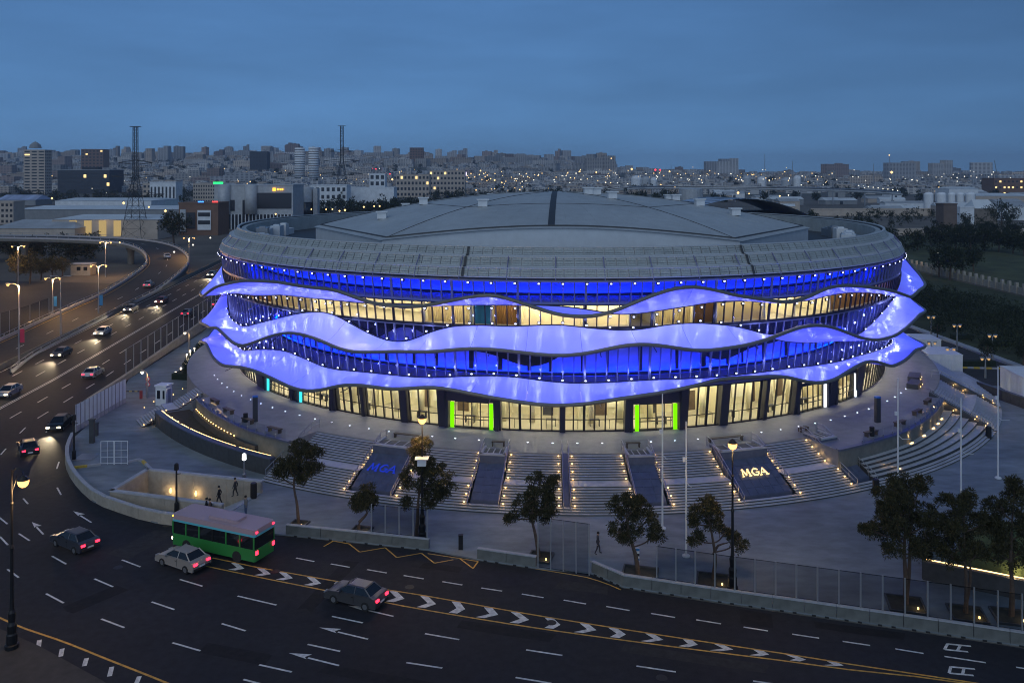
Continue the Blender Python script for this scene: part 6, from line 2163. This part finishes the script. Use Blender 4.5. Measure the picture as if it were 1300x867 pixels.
shed('warehouse', 20, 228, 259, 266, 275, 'long white roofed factory shed with a dark roof light strip', R_PALE, W_GRY, 560, 60, .05)
shed('warehouse', 70, 192, 250, 255, 262, 'white saw edged factory shed behind the long shed', R_PALE, W_WHT, 720, 60, .05)
shed('warehouse', -5, 45, 247, 254, 259, 'striped blue and white awning hall below the tower block', mat('awning', (.35, .40, .55), .6, var=.5, scale=.15, stretch=(1, .01, .01)), W_GRY, 820, 30, .05)
building('apartment_building', -5, 17, 257, 284, 'small old stone apartment house by the hipped hall', W_BEI, Y=520, rows_=4, cols=4, depth=12)
# barrel vaulted hall just behind the arena
bv = thing('vaulted_hall', ((945 - 650) / F * 350, 350, 0), 'long hall with a pale blue barrel vault roof behind the arena', 'building')
mb = MB()
rows = []
for y in np.linspace(0, 60, 9):
    rows.append([(x * 1.0, y, 13.5 + 7.0 * (1 - (x / 27.0) ** 2) - (y / 60) * 1.0) for x in np.linspace(-27, 27, 15)])
mb.grid(rows).build('vault', mat('vault sheet', (.40, .48, .60), .5, .2, var=.08, scale=.4), bv, smooth=True)
MB().box((0, 30, 6.7), (53, 59, 13.4)).build('walls', W_GRY, bv)
mb = MB()
for x in np.linspace(-26, 26, 14):
    mb.tube([(x, y, 13.6 + 7.0 * (1 - (x / 27.0) ** 2) - (y / 60)) for y in (0, 30, 60)], .12, 4)
mb.build('ribs', M_STEEL, bv)

# refinery and storage on the right
def tank(x, yt, yb, wpx, label_, group_, Y=None, m_=None, dome=.12):
    Y = Y or F * HC / (yb - HY)
    p = ((x - 650) / F * Y, Y, 0)
    r = wpx / F * Y / 2
    h = HC - (yt - HY) * Y / F
    t = thing('storage_tank', p, label_, 'tank', group_)
    MB().lathe([(r, 0), (r, h * .33), (r * 1.015, h * .335), (r * 1.015, h * .35), (r, h * .355), (r, h), (r * .7, h * (1 + dome * .7)), (.1, h * (1 + dome))], n=20).build('shell', m_ or W_WHT, t, smooth=False)
    MB().tube([(r * .6, -r * .85, 0), (r * .6, -r * .85, h)], .12, 4).build('ladder', M_STEEL, t)
for x, w in ((1179, 12), (1195, 12), (1208, 9), (1219, 9), (1232, 12)):
    tank(x, 247, 268, w, 'white upright storage tank in the row by the brick tower', 'white tanks in a row by the brick tower', Y=640)
tank(877, 240, 258, 30, 'broad grey storage tank behind the vaulted hall', None, Y=820, m_=W_SIL, dome=.05)
tank(1104, 230.5, 237, 11, 'low white dome topped tank on the refinery flat, left of its twin', None, Y=1900, dome=.4)
tank(1124, 230.5, 237, 11, 'low white dome topped tank on the refinery flat, right of its twin', None, Y=1900, dome=.4)
for k, (x, w) in enumerate(((808, 14), (820, 12), (830, 9), (948, 11), (967, 11), (998, 12), (1012, 10))):
    tank(x, 227 + (k % 3), 240, w, 'squat grey storage tank among the refinery lights', 'squat tanks among the refinery lights', Y=1500, m_=W_SIL if k % 2 else W_WHT, dome=.3)
building('brick_tower', 1198, 1215, 260, 288, 'square brick tower in front of the white tanks', bm2('brick', (.16, .12, .10)), Y=490, depth=9)
building('shed_building', 1219, 1237, 264, 281, 'small white gable shed beside the brick tower', W_WHT, Y=520, depth=8)
shed('old_house', 1238, 1266, 253, 265, 284, 'old stone house with a pale tin roof beside the big round tree', R_PALE, bm2('stone', (.20, .17, .14)), 520, 14)
building('factory', 1262, 1310, 227, 246, 'brick factory with rows of lit windows on the horizon', W_BRN, Y=1150, rows_=3, cols=9, wfrac=(.45, .3), lit=.35)
shed('factory_shed', 1230, 1310, 245, 249, 258, 'long pale factory roof below the brick factory', R_PALE, W_BEI, 820, 40, .05)
shed('factory_shed', 1270, 1310, 256, 262, 282, 'open fronted pale shed right of the big round tree', R_GRY, W_WHT, 560, 20, .05)
shed('factory_shed', 1205, 1242, 237, 240, 250, 'white factory hall above the tanks', R_PALE, W_WHT, 900, 30, .05)
building('long_wall', 1030, 1182, 266, 274, 'long pale perimeter wall of the refinery behind young trees', W_BEI, Y=620, depth=2)
building('long_wall', 1140, 1310, 292, 300, 'long low limestone wall at the edge of the park', W_BEI, Y=425, depth=2)
for x, yt, Y, lb in ((776, 202, 1700, 'slim refinery chimney with lights'), (852, 210, 1700, 'thin refinery mast behind the broad tank'), (971, 196, 1500, 'tall thin radio mast on the plain'), (1006, 205, 1500, 'lattice mast among the refinery tanks'), (1129, 198, 1600, 'needle mast with a red lamp at the refinery end'), (1109, 208, 1600, 'short lattice mast beside the twin domed tanks'), (1270, 204, 1300, 'leaning crane boom over the brick factory')):
    p = ((x - 650) / F * Y, Y, 0)
    h = HC - (yt - HY) * Y / F
    t = thing('mast', p, lb, 'mast')
    r = .9 if 'chimney' in lb else .45
    MB().tube([(0, 0, 0), (0 if 'crane' not in lb else -9, 0, h)], [r * 1.4, r], 6).build('shaft', W_GRY if 'chimney' in lb else M_STEEL, t)
    MB().box((0, 0, h * .6), (r * 4, r * 4, .6)).build('platform', M_STEEL, t)
    if 'red lamp' in lb or 'chimney' in lb:
        MB().lathe([(.8, 0), (1.2, 1), (.8, 2)], (0, 0, h), 6).build('lamp', E_CITY, t)
# low pale sheds scattered over the refinery plain
R4 = random.Random(9)
for k in range(26):
    Y = R4.uniform(600, 1150)
    x = R4.uniform(905, 1300)
    w, d, h = R4.uniform(14, 34), R4.uniform(9, 16), R4.uniform(4, 9)
    t = thing('plain_shed', ((x - 650) / F * Y, Y, 0), 'low pale shed on the refinery plain beyond the arena roof', 'building', 'low pale sheds on the refinery plain', rz=R4.uniform(-.25, .25))
    m_ = R4.choice([W_WHT, W_GRY, W_BEI])
    MB().box((0, 0, h / 2), (w, d, h)).build('walls', m_, t)
    MB().add([(-w / 2 - .3, -d / 2 - .3, h), (w / 2 + .3, -d / 2 - .3, h), (w / 2 + .3, d / 2 + .3, h), (-w / 2 - .3, d / 2 + .3, h), (-w / 2 - .3, 0, h + d * .18), (w / 2 + .3, 0, h + d * .18)], [(0, 1, 5, 4), (1, 2, 5), (2, 3, 4, 5), (3, 0, 4)]).build('roof', R4.choice([R_PALE, R_GRY]), t)
    MB().box((0, -d / 2 - .05, h * .4), (3, .12, h * .75)).build('door', WDARK, t)

# elevated pipe rack and curved lit road of the refinery
rack = thing('pipe_rack', (0, 0, 0), 'long refinery pipe rack curving behind the arena roof', 'pipe rack')
pp = spline([PY(770, 243, 900), PY(800, 240, 900), PY(860, 239, 920), PY(960, 240, 900), PY(1080, 243, 820), PY(1145, 247, 760)], 12)
MB().tube(pp, 1.0, 6).build('pipe', R_GRY, rack)
MB().tube([p + Vector((0, 3, 1.8)) for p in pp], .8, 6).build('pipe', M_STEEL, rack)
for p in pp[::3]:
    MB().box((p.x, p.y, p.z / 2), (.8, .8, p.z)).build('support', M_STEEL, rack)

# pylons
def pylon(base, h, w, label_):
    t = thing('transmission_pylon', base, label_, 'pylon')
    M_ = mat('pylon steel', (.06, .065, .07), .6, .3)
    def wz(z):
        return w * (1 - z / (h * .58)) ** 1.0 * .8 + w * .17 if z < h * .58 else w * .17 + (w * .03) * (1 - z / h)
    mb = MB()
    zs = [0, .10, .20, .30, .39, .47, .54, .60, .66, .72, .78, .84, .90, .96, 1.0]
    lv = [h * q for q in zs]
    cor = lambda z: [Vector((sx * wz(z) / 2, sy * wz(z) / 2, z)) for sx, sy in ((-1, -1), (1, -1), (1, 1), (-1, 1))]
    for a, b in zip(lv, lv[1:]):
        A_, B_ = cor(a), cor(b)
        for i in range(4):
            j = (i + 1) % 4
            mb.tube([A_[i], B_[i]], w * .014, 4, cap=False)
            mb.tube([A_[i], B_[j]], w * .007, 3, cap=False)
            mb.tube([A_[j], B_[i]], w * .007, 3, cap=False)
            mb.tube([B_[i], B_[j]], w * .007, 3, cap=False)
    mb.build('lattice', M_, t)
    for z, L_ in ((h * .56, w * 1.15), (h * .40, w * 1.35), (h * .68, w * .8)):
        mb = MB()
        for s in (-1, 1):
            mb.tube([(s * wz(z) / 2, 0, z + h * .02), (s * L_, 0, z)], w * .014, 4)
            mb.tube([(s * wz(z) / 2, 0, z - h * .015), (s * L_, 0, z)], w * .014, 4)
            mb.tube([(s * L_ * .95, 0, z), (s * L_ * .95, 0, z - h * .035)], w * .012, 4)
        mb.build('cross_arm', M_, t)
    MB().box((0, 0, h), (w * .5, w * .12, .3)).build('cap', M_, t)
b = P(172, 304)
pylon(b, (304 - 161) / F * b.y, 10, 'tall lattice transmission pylon behind the viaduct')
b = Vector(((434 - 650) / F * 820, 820, 0))
pylon(b, HC + (HY - 160) * 820 / F, 15, 'lattice transmission pylon beyond the white industrial building')

# city trees: masses nobody could count
def belt(name, label_px, n, size, m, rng):
    cs = []
    for (x0, x1, y0, y1, Y0, Y1, h) in label_px:
        for _ in range(n):
            x, Y = rng.uniform(x0, x1), rng.uniform(Y0, Y1)
            X = (x - 650) / F * Y
            hh = h * rng.uniform(.5, 1.1)
            r = h * .32
            zb = terr(X, min(Y, YM)) if Y > 1150 else 0
            for _k in range(9):
                cs.append((X + rng.gauss(0, r * .6), Y + rng.gauss(0, r * .6), zb + abs(hh * .62 + rng.gauss(0, hh * .22))))
    V, Fc = tuft_cloud(cs, 16, size, size * 1.0, .2)
    o = put(name, np_mesh(name, V, Fc, m), None)
    return tag(o, None, None, None, 'stuff')
R3 = random.Random(5)
belt('city_trees', [(0, 230, 0, 0, 850, 1150, 11), (190, 330, 0, 0, 800, 1300, 12), (340, 560, 0, 0, 640, 760, 10), (540, 760, 0, 0, 700, 1150, 12), (680, 860, 0, 0, 640, 900, 13)], 55, 1.6, L_DARK, R3)
belt('hillside_trees', [(0, 760, 0, 0, 1300, 2600, 12), (760, 1300, 0, 0, 900, 2400, 9)], 150, 2.6, L_DARK, R3)
belt('refinery_trees', [(1020, 1300, 0, 0, 470, 600, 7), (1100, 1310, 0, 0, 330, 430, 7), (0, 120, 0, 0, 300, 345, 7)], 60, .8, L_DARK, R3)

# individual trees of the park and the car park
def round_tree(base, h, r, label_, group_, m=L_PARK, cone=0.0, per=22, sz=None, tall=1.0):
    t = thing('tree', base, label_, 'tree', group_)
    mb = MB()
    mb.tube([(0, 0, 0), (R3.uniform(-.1, .1) * r, 0, h * .4), (0, 0, h * .75)], [max(.08, h * .03), max(.06, h * .022), .03], 6)
    for _ in range(5):
        a = R3.uniform(0, 2 * PI)
        mb.tube([(0, 0, h * .35), (math.cos(a) * r * .6, math.sin(a) * r * .6, h * R3.uniform(.5, .8))], .05, 4)
    mb.build('trunk', M_BARK, t)
    n = 70
    g = NPR.normal(size=(n, 3))
    g /= np.linalg.norm(g, axis=1)[:, None]
    g *= NPR.uniform(.3, 1, (n, 1)) ** .5
    lump = 1 + .25 * np.sin(g[:, :1] * 5 + h) * np.cos(g[:, 1:2] * 4)
    c = g * lump * np.array([r, r, h * .34 * tall]) + np.array([0, 0, h * .64])
    V, Fc = tuft_cloud(c, per, sz or r * .14, r * .24, .3)
    put('crown', np_mesh('crown', V, Fc, m), t)
    return t
for x, y, h, r in ((1192, 352, 9, 3.2), (1206, 356, 10, 3.6), (1222, 352, 9, 3.4), (1236, 345, 8, 3.0), (1165, 318, 8, 3), (1182, 312, 9, 3.4), (1200, 315, 10, 3.8), (1214, 318, 10, 4), (1232, 320, 10, 4), (1250, 318, 9, 4), (1268, 320, 9, 4), (1286, 322, 9, 4), (1300, 325, 9, 4), (1225, 308, 9, 4), (1255, 306, 9, 4), (1285, 308, 9, 4)):
    round_tree(P(x, y), h, r, 'dark spreading park tree beyond the pillared wall', 'dark park trees beyond the pillared wall', L_DARK)
round_tree(P(1271, 292), 15, 8, 'big dark round headed tree beside the old stone house', None, L_DARK, sz=.8)
for x, y in ((1253, 463), (1190, 432), (1299, 466)):
    round_tree(P(x, y, PZ), 4.2, 1.3, 'small clipped round tree in the car park beside the white container', 'clipped round trees in the car park', L_DARK)
for x, y, h, r in ((22, 362, 9, 2.6), (38, 360, 9, 2.8), (52, 356, 7, 2.8), (66, 354, 6.5, 2.6), (79, 352, 6, 2.2)):
    round_tree(P(x, y), h, r, 'brown leafed tree along the car park verge under the viaduct', 'trees along the car park verge', L_PINE)
round_tree(P(221, 312), 15, 6, 'dark broad tree in front of the brown shop block', None, L_DARK)
for x, y, h, r in ((366, 285, 13, 6), (383, 283, 12, 6), (448, 276, 10, 5), (465, 275, 11, 5), (488, 274, 10, 5), (500, 272, 11, 6), (410, 279, 9, 5)):
    round_tree(Vector(((x - 650) / F * 560, 560, 0)), h, r, 'dark roadside tree behind the arena roof beside the white buildings', 'roadside trees behind the arena', L_DARK)
# shrub belt and grass between the drive and the park wall
cs = []
for _ in range(1500):
    Y = R3.uniform(140, 235)
    x = R3.uniform(84 + (Y - 140) * .02, 118 - (Y - 140) * .12)
    cs.append((x, Y, R3.uniform(.4, 2.6)))
V, Fc = tuft_cloud(cs, 26, .35, 1.1, .5)
tag(put('shrub_belt', np_mesh('shrub_belt', V, Fc, L_DARK)), kind='stuff')
sheet('lawn', [(82, 118), (128, 160), (128, 330), (75, 330), (80, 180)], 0.02, mat('lawn', (.045, .055, .025), .95, var=.4, scale=.3, var2=.3, scale2=.05), kind='structure')
sheet('park_slope', [(131, 150), (260, 150), (260, 420), (131, 420)], 0.02, mat('park turf', (.065, .075, .032), .95, var=.4, scale=.12, var2=.3, scale2=.03), kind='structure')
pw = thing('park_wall', (130, 0, 0), 'long limestone wall with square pillars along the park edge', 'wall')
MB().box((0, 255, .9), (.3, 190, 1.8)).build('wall', M_LIME, pw)
for k in range(58):
    MB().box((-.1, 162 + k * 3.2, 1.45), (.7, .7, 2.9)).build('pillar', M_LIME, pw)
# drive and parking beside the arena, with kerb, hedges, containers
sheet('service_drive', [(62, 124), (79.5, 124), (80, 175), (75, 235), (58, 235)], PZ + .006, M_ASPH2, kind='structure')
kp = thing('drive_kerb', (0, 0, 0), 'long pale kerb along the drive below the shrub belt', 'kerb')
for k in range(22):
    MB().box((81.2 - k * .1, 122 + k * 4.0, .2), (1.5, 3.95, .4)).build('kerb_stone', M_COPE, kp)
def container(x, y, w, d, h, rz, label_):
    t = thing('container', P(x, y, PZ), label_, 'container', rz=rz)
    MB().box((0, 0, h / 2), (w, d, h)).build('box', M_WHITE, t)
    MB().box((0, 0, h + .05), (w + .12, d + .12, .1)).build('roof', M_WHITE, t)
    for k in range(int(w / .4)):
        MB().box((-w / 2 + .2 + k * .4, -d / 2 - .03, h / 2), (.1, .06, h - .3)).build('rib', M_WHITE, t)
    for k in range(int(d / .4)):
        MB().box((-w / 2 - .03, -d / 2 + .2 + k * .4, h / 2), (.06, .1, h - .3)).build('rib', M_WHITE, t)
container(1191, 470, 5.0, 6.0, 3.0, -.12, 'white ribbed container beside the arena service stair')
container(1308, 500, 5.0, 7.0, 3.0, -.12, 'white ribbed container behind the dark plaza wall')
container(1172, 448, 4.0, 5.0, 2.7, -.1, 'small grey white cabin tucked under the wave band tips')
a, b = P(1243, 497, PZ), P(1310, 521, PZ)
dw = thing('plaza_wall', (0, 0, 0), 'dark violet lit low wall running from the drive to the container', 'wall')
for k in range(6):
    p, q = a.lerp(b, k / 6), a.lerp(b, (k + 1) / 6 - .004)
    wall_seg(MB(), p.xy, q.xy, .4, 0, 1.5).build('wall_panel', M_RISER, dw)
    wall_seg(MB(), p.xy, q.xy, .46, 1.505, 1.6).build('coping', M_SLAB, dw)
for x0, y0, x1, y1, lb in ((1212, 467, 1290, 469, 'yellow and white painted kerb line across the car park'),):
    kb = thing('striped_kerb', (0, 0, 0), lb, 'kerb')
    pa, pb = P(x0, y0, PZ), P(x1, y1, PZ)
    for k in range(10):
        p, q = pa.lerp(pb, k / 10), pa.lerp(pb, (k + 1) / 10 - .002)
        wall_seg(MB(), p.xy, q.xy, .3, PZ, PZ + .25).build('kerb_stone', M_KYEL if k % 2 else M_COPE, kb)
for x0, x1, y, lb in ((1213, 1262, 464, 'low clipped hedge behind the striped kerb'), (1208, 1234, 430, 'low clipped hedge in the middle of the car park'), (1255, 1285, 438, 'low clipped hedge beside the drive kerb')):
    pa, pb = P(x0, y, PZ), P(x1, y, PZ)
    o = MB().box((0, 0, .4), ((pb - pa).length, 1.2, .8)).build('clipped_hedge', MATS['hedge'], None, loc=(pa + pb) / 2)
    tag(o, lb, 'hedge')
for x, yt, yb, lb in ((1183, 437, 452, 'short park lamp by the small cabin'), (1207, 445, 470, 'short park lamp over the white container'), (1251, 457, 480, 'short park lamp beside the clipped round tree'), (1182, 404, 428, 'short park lamp in the shrub belt near the wave band'), (1215, 415, 445, 'short park lamp in the middle of the shrub belt'), (1260, 428, 462, 'tall park lamp at the far end of the shrub belt')):
    b = P(x, yb, PZ)
    hw_lamp(b, (yb - yt) / F * b.y, lb, None, arm=.5, lit=emis('dim lamp', (1, .6, .25), .6), e=0)
b = P(1190, 345)
hw_lamp(b, (345 - 322) / F * b.y, 'bright white floodlight on a post in the park', None, arm=.4, double=False, lit=emis('bright white', (1, .95, .75), 8), e=500)
# car park by the viaduct
sheet('car_park', [(-118, 158), (-92, 152), (-97, 180), (-112, 240), (-170, 250), (-175, 185)], 0.01, M_ASPH2, kind='structure')
kb = P(102, 350)
kk = thing('kiosk', kb, 'small pale kiosk with two windows on the car park verge', 'kiosk', rz=.05)
MB().box((0, 2, 1.7), (5.8, 4, 3.4)).build('walls', M_LIME, kk)
MB().box((0, 2, 3.5), (6.2, 4.4, .2)).build('roof', M_COPE, kk)
for x in (-.5, 1.5):
    MB().box((x, -.04, 2.1), (1.1, .1, 1.1)).build('window', G_CAR, kk)
fcp = fence([P(-20, 437), P(0, 432), P(12, 428), P(25, 424), P(38, 419), P(50, 414), P(62, 409)], 5.0, 'tall translucent panel fence between car park and ramp', 0.0, panel=G_MESH, side=0)

# city lamps: a scatter nobody could count
def lights(name, pts, m):
    mb = MB()
    for x, y, s in pts:
        if y > 224:
            Y = min(1500.0, F * (HC - 9) / (y - HY))
        else:
            Y = 1600 + 1200 * min(1, max(0, (222 - y) / 16))
        p = PY(x, y, Y * .97)
        r = s * Y / F
        mb.add([p + Vector(v) * r for v in ((1, 0, 0), (-1, 0, 0), (0, 1, 0), (0, -1, 0), (0, 0, 1), (0, 0, -1))], [(0, 2, 4), (2, 1, 4), (1, 3, 4), (3, 0, 4), (2, 0, 5), (1, 2, 5), (3, 1, 5), (0, 3, 5)])
    tag(mb.build(name, m), kind='stuff')
warm = [(66, 252, 1.5), (148, 229, 1.4), (157, 258, 1.9), (189, 263, 1.3), (210, 268, 1.9), (152, 308, 1.2), (414, 266, 1.1), (422, 266, 1.1), (431, 268, 1.3), (438, 267, 1.5), (462, 263, 1.3), (475, 262, 1.2), (482, 262, 1.2), (385, 266, 1.2), (395, 266, 1.2), (350, 272, 1.3), (363, 268, 1.3), (452, 207, 1.3), (498, 228, 1.4), (512, 225, 1.2), (524, 225, 1.2), (566, 234, 1.1), (548, 215, 1), (575, 208, 1.2), (628, 229, 1.2), (637, 232, 1.1), (610, 217, 1), (802, 215, 1.6), (857, 238, 1.4), (839, 235, 1.2), (937, 245, 1.7), (951, 246, 1), (990, 249, 1.2), (1132, 219, 1.9), (1192, 239, 1.7), (1188, 243, 1.5), (1197, 243, 1.4), (850, 218, 1.2), (776, 217, 1.2), (757, 219, 1.2), (736, 218, 1.1)]
warm += [(R2.uniform(560, 1060), R2.gauss(222, 4.5), R2.uniform(.35, .85)) for _ in range(90)] + [(R2.uniform(0, 600), R2.uniform(200, 240), R2.uniform(.35, .8)) for _ in range(70)] + [(R2.uniform(590, 700), R2.uniform(222, 242), R2.uniform(.4, .9)) for _ in range(30)]
lights('city_lights_warm', warm, E_CITY)
white = [(318, 287, 1.5), (305, 287, 1.5), (221, 320, 1.4), (245, 311, 1.3), (267, 302, 1.2), (1001, 248, 1.0)] + [(1090 + k * 6.2, 236 + k * .65 + .05 * k * k * .3, .8) for k in range(9)] + [(R2.uniform(650, 1300), R2.gauss(226, 5), R2.uniform(.35, .9)) for _ in range(110)] + [(R2.uniform(0, 600), R2.uniform(205, 245), R2.uniform(.35, .6)) for _ in range(40)]
lights('city_lights_white', white, E_CITYW)
lights('city_lights_red', [(86, 208, 1.2), (489, 221, 1.0), (495, 221, 1), (473, 215, 1.3), (477, 215, 1.3), (832, 216, 1.6), (838, 216, 1.3)], E_CITYR)
wl_ = thing('ferris_sign', PY(588, 221, 1300), 'round white and violet lit advertising wheel above the roofs', 'sign')
MB().lathe([(.5, 0), (5, .2), (5.5, 1), (5, 1.8), (.5, 2)], n=16).build('lit_disc', emis('violet disc', (.7, .6, 1), 3), wl_)
wl_.rotation_euler = (PI / 2, 0, 0)

# ------------------------------------------------------------------ evening haze
hz = bpy.data.materials.new('evening haze')
hz.use_nodes = True
t = hz.node_tree
t.nodes.remove(t.nodes['Principled BSDF'])
pv = t.nodes.new('ShaderNodeVolumePrincipled')
pv.inputs['Color'].default_value = (0.62, 0.74, 0.95, 1)
pv.inputs['Density'].default_value = 0.00013
t.links.new(pv.outputs[0], t.nodes['Material Output'].inputs['Volume'])
o = MB().box((0, 3500, 90), (16000, 7600, 190)).build('haze', hz, kind='stuff')
